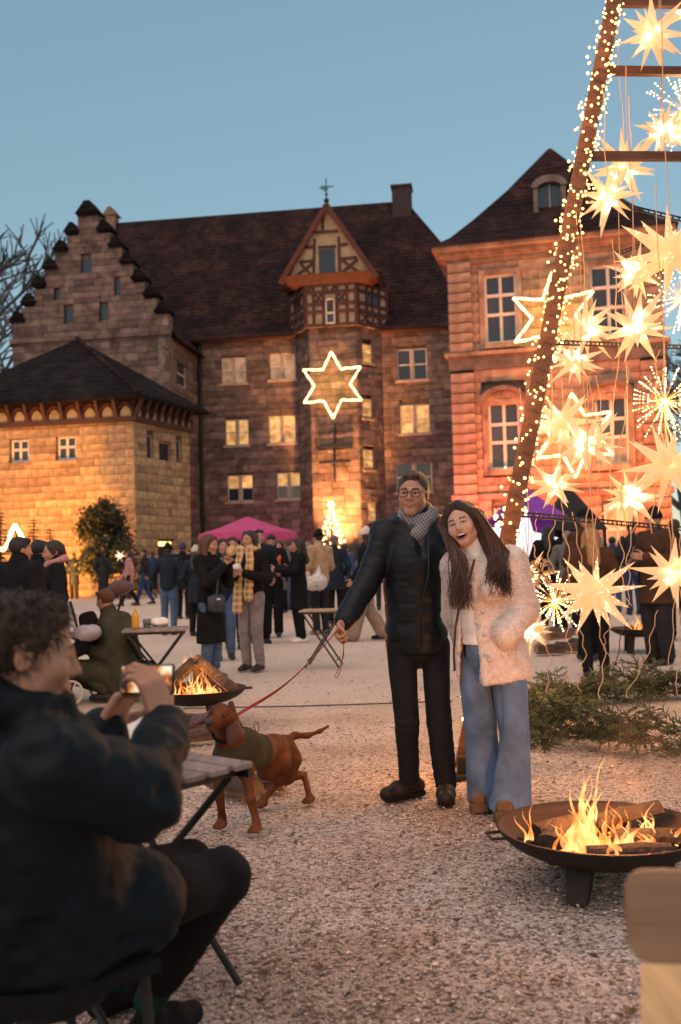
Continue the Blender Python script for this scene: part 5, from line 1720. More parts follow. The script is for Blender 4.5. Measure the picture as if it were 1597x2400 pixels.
def make_person(label, J, o, loc, rz=0.0, group=None, h=.013, name='person'):
    """J: joints relative to the ground point loc, before the turn rz; o: the outfit"""
    e = empty(name, loc, label, 'person', group, rz)
    s = o.get('s', 1.0)
    P = {k: A(J[k] if k in J else A(v) * s) for k, v in JOINTS.items()}
    fwd = A(o.get('fwd', (0, -1, 0)))
    HR = o.get('HR', rotm())
    hs = o.get('hs', .98 * (.5 + .5 * s))
    skin = o.get('skin', m_skin)
    allp = np.stack(list(P.values()))
    lo, hi = allp.min(0) - .16, allp.max(0) + .16
    # body: one continuous figure
    f = SDF(lo, hi, max(h, .012))
    f.cap(P['pel'], P['wai'], .115 * s, .105 * s, .03, flat=(fwd, .75)); f.cap(P['wai'], P['che'], .105 * s, .125 * s, .03, flat=(fwd, .75))
    f.cap(P['che'], P['nek'], .10 * s, .05 * s, .03); f.cap(P['shL'], P['shR'], .05 * s, k=.03)
    for S in 'LR':
        limb_sdf(f, P['sh' + S], P['el' + S], P['wr' + S], .046 * s, .036 * s, .026 * s)
        limb_sdf(f, P['hi' + S], P['kn' + S], P['an' + S], .075 * s, .050 * s, .036 * s)
    f.cap(P['nek'], P['hed'] - A((0, 0, .05)), .05 * s, .045 * s, .02)
    parts = [f.mesh()]
    hh = o.get('hh', .0085)
    parts.append(head_mesh(P['hed'], HR, hs, hh, o.get('face', {}), P['nek']))
    for S in 'LR':
        hd = o.get('hand' + S, {})
        if hd is None: continue
        d = A(hd.get('d', P['wr' + S] - P['el' + S])); n = A(hd.get('n', (1 if S == 'R' else -1, -.3, 0)))
        parts.append(hand_mesh(P['wr' + S], d, n, s * o.get('hands', 1.0), o.get('hdh', .0075), hd.get('curl', .4), hd.get('side', 1 if S == 'R' else -1), hd.get('spread', 0), hd.get('t', .3), hd.get('fan')))
    c0, Hi = P['hed'], HR.T
    lips = o.get('lips', m_lips_man)
    hm = o.get('hair_mat', m_hair_brown)
    def pick(ctr):
        L_ = ((ctr - c0) @ HR) / hs
        mi = np.zeros(len(ctr), int)
        x, y, z = L_[:, 0], L_[:, 1], L_[:, 2]
        near = (np.abs(x) < .09) & (np.abs(z) < .14) & (np.abs(y) < .14)
        if o.get('face', {}).get('laugh'):
            el = np.sqrt((x / .0285) ** 2 + ((z + .0655) / .0160) ** 2)
            mi[near & (y < -.070) & (el < 1.17)] = 1
            mi[near & (y < -.055) & (el < .86)] = 3
        else:
            mi[near & (y < -.074) & (np.abs(x) < .025) & (np.abs(z + .060) < .0115 * np.sqrt(np.clip(1 - (x / .027) ** 2, 0, 1)))] = 1
        ax_ = np.abs(x)
        mi[near & (y < -.055) & (ax_ > .013) & (ax_ < .047) & (np.abs(z - (.0265 - ((ax_ - .03) / .03) ** 2 * .006)) < .0042)] = 2
        return mi
    body = sdf_obj('body', parts, [skin, lips, hm, m_mouth], e, pick)
    # trousers
    if o.get('legs', True):
        f = SDF(np.minimum(lo, allp.min(0) - .2), hi, h)
        tw = o.get('trouser_r', (.100, .072, .062)); rib = None
        f.cap(P['pel'] + A((0, 0, .05)), P['pel'] - A((0, 0, .02)), .135 * s, .135 * s, .03, flat=(fwd, .8))
        for S in 'LR':
            f.cap(P['hi' + S], P['kn' + S], tw[0] * s, tw[1] * s, o.get('leg_k', .02))
            an = P['an' + S] + (P['kn' + S] - P['an' + S]) * o.get('hem_up', .03)
            f.cap(P['kn' + S], an, tw[1] * s, tw[2] * s, o.get('leg_k', .02))
        if o.get('trouser_cut'): f.cut((0, 0, -1), (0, 0, o['trouser_cut']), .008)
        V, Fq = f.mesh(); V = crumple(V, Fq, o.get('fold', .010), 7.0, 3, o.get('fold_st', (1, 1, .55)))
        for S in 'LR':      # cloth bunches at knee and hem
            for (c_, wd_, am_) in ((P['kn' + S], .085, .006), (P['an' + S] + (P['kn' + S] - P['an' + S]) * .16, .09, .008)):
                dl = V - c_; dd_ = np.linalg.norm(dl, axis=1); ax3 = nrm(P['kn' + S] - P['an' + S]); tt_ = dl @ ax3
                V = V + vnormals(V, Fq) * ((np.exp(-(dd_ / (wd_ * 1.3)) ** 2) * np.sin(tt_ * 105 + 22 * dl[:, 0] + 13 * dl[:, 1] + 7 * vnoise(V, 9, 8)) * (.45 + 1.6 * vnoise(V, 7, 5))) * am_ * o.get('bunch', 1.0))[:, None]
        sdf_obj('trousers', [(V, Fq)], o.get('trousers', m_black), e)
    # upper garment
    f = SDF(lo - .1, hi + .1, h)
    b = o.get('bulk', 1.0) * s
    rib = o.get('rib'); hem = o.get('hem', .82)
    up_ = nrm(P['che'] - P['pel'])
    f.cap(P['pel'], P['wai'], .162 * b, .155 * b, .04, flat=(fwd, .74), rib=rib); f.cap(P['wai'], P['che'], .155 * b, .170 * b, .04, flat=(fwd, .74), rib=rib)
    if o.get('skirt'):
        hc, hr = o['skirt']; f.cap(P['pel'] + up_ * .05, A(hc), .165 * b, hr * b, .05, flat=(fwd, .8))
        f.cut(A(o.get('hem_dir', (0, 0, -1))), A(hc), .01)
    else:
        f.cut(-up_, P['pel'] + up_ * (hem - .96) * s, .015)
    f.cap(P['shL'], P['shR'], .078 * b, k=.05); f.cap(P['che'], P['nek'], .14 * b, .075 * b, .05, flat=(fwd, .8))
    if o.get('collar', 1.0): f.cap(P['nek'] - A((0, 0, .03)), P['nek'] + nrm(P['hed'] - P['nek']) * .05, .070 * b, .070 * b * o.get('collar', 1.0), .03)
    sr = o.get('sleeve_r', (.076, .066, .054))
    for S in 'LR':
        w = P['wr' + S] + (P['el' + S] - P['wr' + S]) * .05
        f.cap(P['sh' + S], P['el' + S], sr[0] * b, sr[1] * b, .03, rib=o.get('sleeve_rib', rib)); f.cap(P['el' + S], w, sr[1] * b, sr[2] * b, .02, rib=o.get('sleeve_rib', rib))
    if o.get('top_extra'): o['top_extra'](f, P, b)
    V, Fq = f.mesh(); V = crumple(V, Fq, o.get('top_fold', .012), 6.0, 9, (1, 1, .8))
    if o.get('fine'): V = crumple(V, Fq, o['fine'], 15.0, 21, (1, 1, 1.5))
    top = sdf_obj(o.get('top_name', 'jacket'), [(V, Fq)], o.get('top', m_black), e)
    # shoes
    for S in 'LR':
        if o.get('shoes', True) is None: continue
        V, Fq = shoe_mesh(P['an' + S], o.get('toe' + S, fwd), s, max(h * .6, .006), o.get('shoe_kind', 'shoe'), o.get('ground' + S, 0.0))
        sdf_obj('shoe', [(V, Fq)], o.get('shoe_mat', m_shoe), e)
    # hair or hat
    def q(x, y, z): return P['hed'] + HR @ (A((x, y, z)) * hs)
    hk = o.get('hair', 'short')
    hres = max(hh, .006)
    f = SDF(P['hed'] - .3, P['hed'] + .22, hres)
    f.ell(q(0, .020, .036), A((.084, .098, .090)) * hs, HR, .0)
    f.cut(HR @ A((0, -.80, -.60)), q(0, -.064, .052), .01)
    f.cut(HR @ A((0, 0, -1)), q(0, 0, -.05), .02)
    for sg in (-1, 1): f.ell(q(sg * .09, -.045, -.03), A((.03, .060, .055)) * hs, HR, .015, 's')
    if hk == 'short': f.cap(q(-.045, -.052, .092), q(.045, -.052, .092), .020 * hs, k=.03)
    if hk in ('long', 'pony'):
        for sg in (-1, 1): f.cap(q(sg * .05, -.03, .085), q(sg * .072, -.012, .0), .026 * hs, .020 * hs, .03)
    if hk == 'long':
        f.cap(q(0, .075, .02), P['nek'] + A(fwd) * -.10 + A((0, 0, -.12)), .075 * hs, .075 * hs, .05)
        for sg in (-1, 1): f.cap(q(sg * .074, .01, .02), P['nek'] + np.cross(fwd, A((0, 0, 1))) * -sg * .10 + A(fwd) * .02 + A((0, 0, -.10)), .030 * hs, .040 * hs, .04)
    if hk == 'pony': f.cap(q(0, .10, .03), q(0, .125, -.13), .030 * hs, .018 * hs, .03)
    if hk == 'bun': f.ell(q(0, .062, .112), A((.034, .034, .028)) * hs, HR, .015)
    if o.get('hat'): f.cut(HR @ A((0, .12, 1)), q(0, 0, .045), .01)
    if hk != 'none':
        V, Fq = f.mesh()
        if len(V): V = crumple(V, Fq, .006, 26.0, 4, (1.6, 1.6, .5)); sdf_obj('hair', [(V, Fq)], hm, e)
    hat = o.get('hat')
    if hat:
        f = SDF(P['hed'] - .2, P['hed'] + .26, hres)
        f.ell(q(0, .018, .040), A((.096, .114, .112)) * hs, HR, 0)
        f.cut(HR @ A((0, .12, -1)), q(0, -.02, .026), .01)
        f.cap(q(0, .03, .12), q(0, .035, .135), .05 * hs, k=.03) if hat[0] == 'beanie' else f.cap(q(-.045, -.11, .045), q(.045, -.11, .045), .022 * hs, k=.01)
        V, Fq = f.mesh(); V = crumple(V, Fq, .005, 30, 2); sdf_obj('hat', [(V, Fq)], hat[1], e)
    sc_ = o.get('scarf')
    if sc_:
        f = SDF(P['nek'] - .75, P['nek'] + .25, max(h * .8, .008))
        n0 = P['nek'] + A((0, 0, .03)); sd = np.cross(fwd, A((0, 0, 1)))
        for k in range(10):
            a0, a1 = 2 * math.pi * k / 10, 2 * math.pi * (k + 1) / 10
            p0 = n0 + (A(fwd) * math.cos(a0) + sd * math.sin(a0)) * .088 * s + A((0, 0, -.03 * math.cos(a0))); p1 = n0 + (A(fwd) * math.cos(a1) + sd * math.sin(a1)) * .088 * s + A((0, 0, -.03 * math.cos(a1)))
            f.cap(p0, p1, .036 * s, k=.02)
        for (a, b_) in sc_.get('ends', ()):
            f.cap(n0 + A(fwd) * .11 * s + sd * a * s, P['pel'] + A(fwd) * .17 * s + sd * a * 1.1 * s + A((0, 0, b_)), .055 * s, .075 * s, .02, flat=(fwd, .35))
        V, Fq = f.mesh(); V = crumple(V, Fq, .010, 14, 6); sdf_obj('scarf', [(V, Fq)], sc_['mat'], e)
    e['_P'] = 0
    del e['_P']
    return e, P, HR, hs

def upright(x, head_y, foot_y, rz, label, o, J=None, group='people in the crowd', Y=None):
    """a standing figure placed by its foot point; the size follows from the head's height"""
    g = gd(x, foot_y); top = at(x, head_y, g.y)
    s = max(.86, min(1.12, top.z / 1.755)); o = dict(o); o.setdefault('s', s)
    JJ = {k: A(v) * s for k, v in (J or {}).items()}
    return make_person(label, JJ, o, (g.x, g.y, 0), R(rz), group, o.get('h', .014))

WALK = dict(knL=(.09, -.10, .50), anL=(.09, -.16, .12), knR=(-.09, .06, .49), anR=(-.09, .30, .14))
WALK2 = dict(knL=(.09, -.12, .50), anL=(.09, -.24, .085), knR=(-.09, .05, .48), anR=(-.09, .26, .12), elL=(.235, .12, 1.17), wrL=(.23, .10, .92), elR=(-.235, -.03, 1.16), wrR=(-.22, -.18, .96))
HOLD = dict(elL=(.25, .0, 1.14), wrL=(.07, -.25, 1.22), elR=(-.25, .0, 1.14), wrR=(-.07, -.25, 1.20))
EAT = dict(elL=(.24, -.10, 1.16), wrL=(.05, -.24, 1.40), elR=(-.24, -.10, 1.16), wrR=(-.05, -.24, 1.38))
POCK = dict(elL=(.29, .06, 1.15), wrL=(.20, -.10, .98), elR=(-.29, .06, 1.15), wrR=(-.20, -.10, .98))
def coat(hem, r=.20): return dict(skirt=((0, 0, hem), r))
m_beige = fab('camel_cloth', (.46, .28, .15)); m_cream = fab('cream_knit', (.66, .54, .44), bump=.6, bs=60); m_pink = fab('dusty_pink_cloth', (.50, .22, .22))
m_orange = M('orange_vest', (.85, .13, .03), .6, .1, 9); m_grey = fab('grey_cloth', (.13, .12, .12)); m_tan = fab('tan_trousers', (.30, .20, .15)); m_blue = fab('blue_cloth', (.02, .05, .13)); m_brown = fab('brown_cloth', (.075, .036, .022)); m_purple = fab('aubergine_cloth', (.035, .014, .022))
def plaid_material(name, base, dark, pale, sc, ang=0):
    m = M(name, base, .9, sheen=.2); N, L, b = nodes_of(m)
    tc = N.new('ShaderNodeTexCoord'); mp = N.new('ShaderNodeMapping'); mp.inputs['Rotation'].default_value = (0, ang, 0); L.new(tc.outputs['Object'], mp.inputs[0])
    sp = N.new('ShaderNodeSeparateXYZ'); L.new(mp.outputs[0], sp.inputs[0])
    outs = []
    for i, k in ((0, sc), (2, sc)):
        mu = N.new('ShaderNodeMath'); mu.operation = 'MULTIPLY'; mu.inputs[1].default_value = k; L.new(sp.outputs[i], mu.inputs[0])
        fr = N.new('ShaderNodeMath'); fr.operation = 'FRACT'; L.new(mu.outputs[0], fr.inputs[0])
        gt = N.new('ShaderNodeMath'); gt.operation = 'GREATER_THAN'; gt.inputs[1].default_value = .58; L.new(fr.outputs[0], gt.inputs[0]); outs.append(gt.outputs[0])
    m1 = N.new('ShaderNodeMix'); m1.data_type = 'RGBA'; m1.inputs[6].default_value = (*base, 1); m1.inputs[7].default_value = (*dark, 1); L.new(outs[0], m1.inputs[0])
    m2 = N.new('ShaderNodeMix'); m2.data_type = 'RGBA'; m2.inputs[7].default_value = (*pale, 1); L.new(m1.outputs[2], m2.inputs[6])
    hf = N.new('ShaderNodeMath'); hf.operation = 'MULTIPLY'; hf.inputs[1].default_value = .6; L.new(outs[1], hf.inputs[0]); L.new(hf.outputs[0], m2.inputs[0])
    L.new(m2.outputs[2], b.inputs['Base Color'])
    return m
m_plaid_y = plaid_material('ochre_check', (.55, .32, .13), (.34, .15, .05), (.72, .55, .36), 13)
m_plaid_g = plaid_material('grey_check', (.26, .23, .24), (.085, .07, .085), (.36, .32, .32), 62, .6)

# --- the crowd in the middle of the square
def food(p, mat, name, label, cat, sz=(.06, .05, .05)):
    f = SDF(A(p) - .12, A(p) + .12, .008); f.ell(p, sz, None, 0); f.ell(A(p) + A((.02, -.01, .03)), A(sz) * .7, None, .02)
    V, Fq = f.mesh(); V = crumple(V, Fq, .012, 25, 3)
    o_ = sdf_obj(name, [(V, Fq)], mat, None); return tag(o_, label, cat)
m_bun = M('bread_bun', (.60, .38, .18), .8, .25, 15); m_paper_w = M('white_paper', (.74, .68, .62), .8, .06, 9); m_napkin = M('napkin', (.80, .74, .68), .85)
d_, P_, _, _ = upright(497, 1254, 1592, 62, 'person in long black coat and auburn hair eating, handbag at the hip', dict(top=m_black, top_name='coat', **coat(.42, .20), trousers=m_denim, hair='long', hair_mat=m_hair_red, bulk=1.02, HR=rotm(0, 8), h=.012, hh=.006), EAT)
W_ = wm(d_)
hb = MB(); pb = W_ @ Vector((-.16, -.20, .88)); hb.bbox(pb, (.26, .10, .20), .03, Matrix.Rotation(R(62), 3, 'Z')); bag = hb.build('handbag', fab('slate_leather', (.055, .06, .075), .5), None, True)
tag(bag, 'dark slate half-round handbag hanging against the long black coat', 'handbag')
MB().box(pb + Vector((.03, -.07, .05)), (.05, .02, .02)).build('clasp', M('steel', (.6, .58, .55), .3, metal=1), bag)
MB().tube([pb + Vector((0, 0, .09)), W_ @ Vector((-.10, -.19, 1.2)), W_ @ Vector((.08, -.16, 1.46))], .012, 5).build('strap', fab('slate_leather', (.055, .06, .075), .5), bag)
food(W_ @ Vector((0, -.30, 1.46)), m_bun, 'bread_roll', 'bread roll in paper held up by the long-coated person', 'food', (.055, .05, .06))
e_, P_, _, _ = upright(592, 1243, 1572, -28, 'person with long ochre checked scarf over black top and grey jeans', dict(top=m_black, hem=.90, trousers=fab('grey_jeans', (.24, .20, .20)), hair='long', hair_mat=m_hair_brown, scarf=dict(mat=m_plaid_y, ends=((.09, -.18), (-.06, -.02))), h=.012, hh=.006), HOLD)
W_ = wm(e_); food(W_ @ Vector((0, -.33, 1.27)), m_paper_w, 'paper_tray', 'white paper tray of food held by the person in the ochre scarf', 'tray', (.07, .05, .03))
upright(528, 1262, 1545, 18, 'person eating with raised hands close behind the long black coat', dict(top=m_navy, hair='long', hair_mat=m_hair_brown, trousers=m_denim, hem=.8), EAT)
upright(551, 1258, 1520, 0, 'person in glasses between the black coat and the ochre scarf', dict(top=m_grey, hair='short', hair_mat=m_hair_brown), POCK)
upright(612, 1240, 1508, 25, 'person whose head shows behind the ochre-scarfed person', dict(top=m_navy, hair='short', hair_mat=m_hair_black), POCK)
def vest(f, P, b): pass
v_, P_, _, _ = upright(641, 1252, 1492, 5, 'person with beard in black with bright orange and red vest', dict(top=m_black, hair='short', hair_mat=m_hair_black, HR=rotm(0, 22), trousers=m_black, trouser_r=(.11, .085, .08)), dict(elL=(.27, -.05, 1.17), wrL=(.25, -.30, 1.16), elR=(-.25, 0, 1.15), wrR=(-.06, -.24, 1.16)))
f = SDF((-.32, -.28, 1.05), (.32, .28, 1.56), .012); f.cap((0, 0, 1.20), (0, 0, 1.36), .172, .182, .03, flat=((0, 1, 0), .80)); f.cap((-.17, .02, 1.435), (.17, .02, 1.435), .086, k=.05); f.ell((0, -.13, 1.55), (.09, .10, .12), None, .02, 's'); f.cut((0, 0, -1), (0, 0, 1.27), .01)
V, Fq = f.mesh(); sdf_obj('vest', [(V, Fq)], m_orange, v_)
upright(703, 1262, 1505, -72, 'person in long black coat with white sneakers reaching out an arm', dict(top=m_black, top_name='coat', **coat(.55, .19), hair='long', hair_mat=m_hair_brown, shoe_mat=m_napkin), dict(elL=(.22, -.12, 1.22), wrL=(.12, -.42, 1.24), elR=(-.24, 0, 1.16), wrR=(-.12, -.26, 1.16)))
k_, P_, _, _ = upright(752, 1246, 1486, -140, 'person in camel jacket and dark cap carrying a white carrier bag', dict(top=m_beige, hem=.78, bulk=1.12, hair='short', hair_mat=m_hair_black, hat=('beanie', m_black), trousers=m_char_cl, shoe_mat=m_tan, shoe_kind='boot'), dict(elL=(.26, .02, 1.16), wrL=(.22, -.18, 1.12), elR=(-.26, 0, 1.15), wrR=(-.24, -.14, 1.10)))
pb = at(742, 1365, gd(752, 1486).y - .32)
f = SDF(A(pb) - .32, A(pb) + .32, .010); f.ell(pb, (.20, .11, .15), None, 0); f.ell(A(pb) + A((-.10, 0, -.02)), (.13, .08, .10), None, .05); f.cap(A(pb) + A((.03, 0, .10)), A(pb) + A((.06, 0, .27)), .07, .025, .05)
V, Fq = f.mesh(); V = crumple(V, Fq, .03, 11, 5); tag(sdf_obj('carrier_bag', [(V, Fq)], M('white_plastic', (.66, .58, .55), .35, .08, 8), None), 'bulging white plastic carrier bag beside the camel jacket', 'bag')
upright(789, 1256, 1462, 172, 'person in navy coat and grey cap seen from behind', dict(top=m_navy, top_name='coat', **coat(.72, .19), hair='short', hair_mat=m_hair_grey, hat=('cap', m_grey)), POCK)
upright(812, 1275, 1446, 150, 'person in dark blue jacket behind the camel jacket', dict(top=m_blue, hair='short', hair_mat=m_hair_brown), POCK)
upright(862, 1240, 1500, -84, 'person in black jacket, cream bobble beanie and wide tan trousers walking', dict(top=m_black, hem=.80, hair='long', hair_mat=m_hair_brown, hat=('beanie', m_cream), trousers=m_tan, trouser_r=(.105, .10, .115), shoe_mat=m_black), WALK2)
upright(838, 1272, 1440, 160, 'person with long brown hair behind the cream beanie', dict(top=m_grey, hair='long', hair_mat=m_hair_brown), POCK)
upright(398, 1278, 1488, 172, 'person in navy jacket and blue jeans seen from behind', dict(top=m_navy, hem=.86, trousers=m_denim, hair='short', hair_mat=m_hair_black, hat=('beanie', m_black), bulk=1.08), dict(elL=(.32, .04, 1.17), wrL=(.30, -.04, .93), elR=(-.32, .04, 1.17), wrR=(-.30, -.04, .93)))
upright(432, 1274, 1450, 176, 'person in dark coat and blue beanie behind the navy jacket', dict(top=m_black, top_name='coat', **coat(.7, .19), hat=('beanie', m_blue)), POCK)
upright(464, 1284, 1490, 168, 'person in dark coat and pale beanie beside the long black coat', dict(top=m_navy, top_name='coat', **coat(.62, .19), hat=('beanie', m_cream), hair='long'), POCK)
# --- walkers far left
upright(340, 1287, 1416, -82, 'person in dark jacket and blue trousers striding along', dict(top=m_char_cl, hair='short', hair_mat=m_hair_black, trousers=m_blue, h=.016), WALK2)
upright(304, 1290, 1420, -78, 'person in pale pink coat striding with a white bag', dict(top=m_pink, top_name='coat', **coat(.66, .18), hair='long', hair_mat=m_hair_brown, trousers=m_black, shoe_kind='boot', h=.016), WALK2)
pb = at(295, 1378, gd(304, 1420).y - .2); f = SDF(A(pb) - .3, A(pb) + .3, .015); f.ell(pb, (.16, .1, .17), None, 0); V, Fq = f.mesh(); V = crumple(V, Fq, .03, 8, 5); tag(sdf_obj('carrier_bag', [(V, Fq)], m_napkin, None), 'small white carrier bag beside the pale pink coat', 'bag')
upright(244, 1284, 1412, 170, 'person in long charcoal coat seen from behind by the wall shrub', dict(top=m_char_cl, top_name='coat', **coat(.5, .19), hair='short', hair_mat=m_hair_black, h=.016), POCK)
upright(196, 1294, 1398, 150, 'person in black jacket and blue jeans below the gatehouse window', dict(top=m_black, trousers=m_denim, hair='short', hair_mat=m_hair_black, h=.016), WALK)
upright(175, 1290, 1404, -150, 'person in dark coat beside the blue jeans below the gatehouse', dict(top=m_navy, top_name='coat', **coat(.6, .19), hair='short', h=.016), POCK)
upright(218, 1300, 1392, 60, 'person in brown coat half hidden at the gatehouse wall', dict(top=m_brown, top_name='coat', **coat(.6, .19), hair='long', h=.016), POCK)
upright(268, 1296, 1394, -100, 'person in dark green jacket near the small paper star', dict(top=m_olive, hair='short', h=.016), POCK)
# --- the dark-coated couple at the left edge
upright(52, 1260, 1690, 158, 'person in plain black coat seen from behind at the left edge', dict(top=m_black, top_name='coat', **coat(.55, .21), bulk=1.16, hair='short', hair_mat=m_hair_black, HR=rotm(-28, 4), h=.012, hh=.006), POCK)
upright(94, 1266, 1628, 175, 'person with black hair half hidden behind the plain black coat', dict(top=m_black, hair='short', hair_mat=m_hair_black), POCK)
upright(131, 1268, 1650, -72, 'person with brown ponytail and pale scarf smiling in a black jacket', dict(top=m_black, hem=.70, bulk=1.08, hair='pony', hair_mat=m_hair_brown, HR=rotm(10, 8), face=dict(smile=.006), scarf=dict(mat=m_pink), h=.012, hh=.005), POCK)
# --- beyond the star pyramid
upright(1398, 1238, 1588, 176, 'person with long blond hair in dark brown jacket and black trousers', dict(top=m_brown, hem=.78, hair='long', hair_mat=m_hair_blond, trousers=m_black, bulk=1.1), POCK)
upright(1384, 1196, 1545, 40, 'person in flat cap and brown coat facing the blond person', dict(top=m_brown, top_name='coat', **coat(.6, .2), hair='short', hat=('cap', m_black)), POCK)
upright(1292, 1232, 1472, 168, 'person in long black coat behind the beam of the pyramid', dict(top=m_black, top_name='coat', **coat(.45, .2), hair='long', hair_mat=m_hair_black), POCK)
upright(1338, 1244, 1480, 150, 'person in grey wool coat behind the hanging cords', dict(top=m_grey, top_name='coat', **coat(.6, .2), hair='short', hair_mat=m_hair_grey), POCK)
upright(1488, 1224, 1440, 178, 'person in dark green jacket, black beanie and blue jeans far off', dict(top=m_char_cl, trousers=m_blue, hat=('beanie', m_black), hem=.86), POCK)
upright(1442, 1258, 1436, 165, 'person in blue jacket with pale hood in the far crowd', dict(top=m_blue, hair='short', hair_mat=m_hair_black, trousers=m_denim), POCK)
upright(1546, 1196, 1556, -58, 'person in black beanie and brown coat holding out a hand beside the fire', dict(top=m_brown, top_name='coat', **coat(.72, .2), bulk=1.14, hat=('beanie', m_black), trousers=m_char_cl, trouser_r=(.11, .09, .085), shoe_kind='boot', hair='short'), dict(elL=(.26, 0, 1.16), wrL=(.12, -.30, 1.22), elR=(-.26, 0, 1.15), wrR=(-.14, -.26, 1.12)))
upright(1592, 1216, 1500, 170, 'person in dark coat at the right edge behind the brown coat', dict(top=m_char_cl, top_name='coat', **coat(.6, .2), hair='short'), POCK)
upright(1215, 1262, 1420, 10, 'person in purple coat near the white light star', dict(top=m_purple, top_name='coat', **coat(.6, .2), hair='short'), POCK)

# --- more of the crowd, farther back
XT = [(150, 1296, 1392, 'black coat near the gatehouse foot', m_black, 20), (286, 1300, 1388, 'grey coat far off by the gatehouse door', m_grey, 170), (322, 1298, 1385, 'brown jacket at the gatehouse door', m_brown, 150), (360, 1292, 1400, 'dark blue jacket by the lit doorway', m_blue, 190),
      (378, 1296, 1390, 'camel coat in the far crowd', m_beige, 20), (415, 1290, 1398, 'black jacket left of the pink parasol', m_black, 60), (446, 1288, 1402, 'dark green jacket under the left rim of the pink parasol', m_olive, -40), (480, 1282, 1420, 'aubergine jacket beside the parasol pole', m_purple, 10),
      (575, 1272, 1440, 'white jacket under the pink parasol', m_cream, 15), (660, 1268, 1436, 'pale grey jacket behind the orange vest', m_grey, -20), (684, 1272, 1430, 'black jacket right of the orange vest', m_black, 30), (725, 1270, 1436, 'white coat behind the camel jacket', m_cream, 160),
      (770, 1278, 1420, 'brown jacket before the light cone', m_brown, 170), (818, 1280, 1412, 'black coat right of the light cone', m_black, -160), (880, 1268, 1430, 'navy coat behind the quilted jacket', m_navy, 175), (1310, 1262, 1430, 'black jacket under the black-roofed stall', m_black, 20), (1360, 1262, 1440, 'camel coat under the black-roofed stall', m_beige, 160), (1420, 1266, 1428, 'navy jacket beside the blond hair', m_navy, -30), (1520, 1250, 1450, 'grey coat beyond the fire', m_grey, 175)]
for i, (x, hy, fy, what, mt, rz) in enumerate(XT):
    upright(x, hy, fy, rz, 'person in ' + what, dict(top=mt, top_name='coat' if i % 2 else 'jacket', **(coat(.6, .19) if i % 2 else {}), trousers=(m_black, m_denim, m_char_cl)[i % 3], hair=('short', 'long', 'short', 'pony')[i % 4], hair_mat=(m_hair_black, m_hair_brown, m_hair_grey)[i % 3], hat=('beanie', (m_grey, m_blue, m_cream)[i % 3]) if i % 5 == 2 else None, h=.017, hh=.010, hdh=.009), (POCK, HOLD, POCK, WALK)[i % 4])
# ------------------------------------------------------------------ the couple in the middle
def rel(root):
    r = A(root)
    return lambda px, py, Y: A(at(px, py, Y)) - r
def tube_part(pts, r, name, mat, parent, n=6, flat=None, smooth=True):
    return MB().tube([Vector(p) for p in pts], r, n, flat=flat).build(name, mat, parent, smooth, world=False)

# the man: dark quilted jacket, checked scarf, glasses
m_quilt = M('navy_quilted_nylon', (.007, .009, .014), .45, .2, 8, .3, 40, spec=.22, bdist=.004)
m_trous = fab('charcoal_chinos', (.016, .014, .017), .8)
g0 = gd(985, 1868); g0.z = 0
q_ = rel(g0); Ym = g0.y
J = dict(pel=q_(978, 1500, Ym + .02), wai=q_(974, 1412, Ym + .02), che=q_(974, 1310, Ym + .02), nek=q_(979, 1226, Ym + .05), hed=q_(969, 1158, Ym - .01),
         shR=q_(904, 1252, Ym + .03), shL=q_(1046, 1250, Ym + .06), elR=q_(856, 1372, Ym - .06), wrR=q_(806, 1457, Ym - .20), elL=q_(1078, 1370, Ym + .22), wrL=q_(1092, 1450, Ym + .28),
         hiR=q_(940, 1512, Ym + .02), hiL=q_(1020, 1512, Ym + .02), knR=q_(954, 1690, Ym - .04), knL=q_(1030, 1700, Ym - .05), anR=q_(962, 1838, Ym + .02), anL=q_(1046, 1850, Ym - .06))
def hood(f, P, b):
    n = P['nek']
    for k in range(9):
        a0, a1 = R(-35 + 250 * k / 9), R(-35 + 250 * (k + 1) / 9)
        c = lambda a: n + A((math.cos(a) * .125, .055 + math.sin(a) * .085, .045 - .05 * math.cos(a) ** 2 + .012 * math.sin(a)))
        f.cap(c(a0), c(a1), .042, k=.03)
    f.cap(n + A((.012, -.175, -.17)), n + A((0, -.13, .02)), .030, .062, .012, 's')        # the open collar
man, P, HR, hs = make_person('person in dark quilted jacket, checked scarf and glasses holding the red leash', J,
    dict(s=1.04, hs=1.05, HR=rotm(-16, 2, 3), top=m_quilt, hem=.885, bulk=1.06, rib=(2, .007), sleeve_rib=(4, .004), top_fold=.013, fine=.005, top_extra=hood, collar=1.25, trousers=m_trous, trouser_r=(.078, .063, .058), hem_up=.10, fold=.014, leg_k=.006, bunch=.55,
         shoes=None, hair='none', hair_mat=m_hair_brown, h=.0075, hh=.0032, hdh=.004, face=dict(smile=.0045, jaw=1.08), handR=dict(d=(-.25, -.35, -.55), n=(.9, -.3, .1), curl=1.05, side=1, t=.5), handL=None, skin=m_skin), g0, 0, 'the couple', .0075)
def hq(x, y, z): return Vector(P['hed'] + HR @ (A((x, y, z)) * hs))
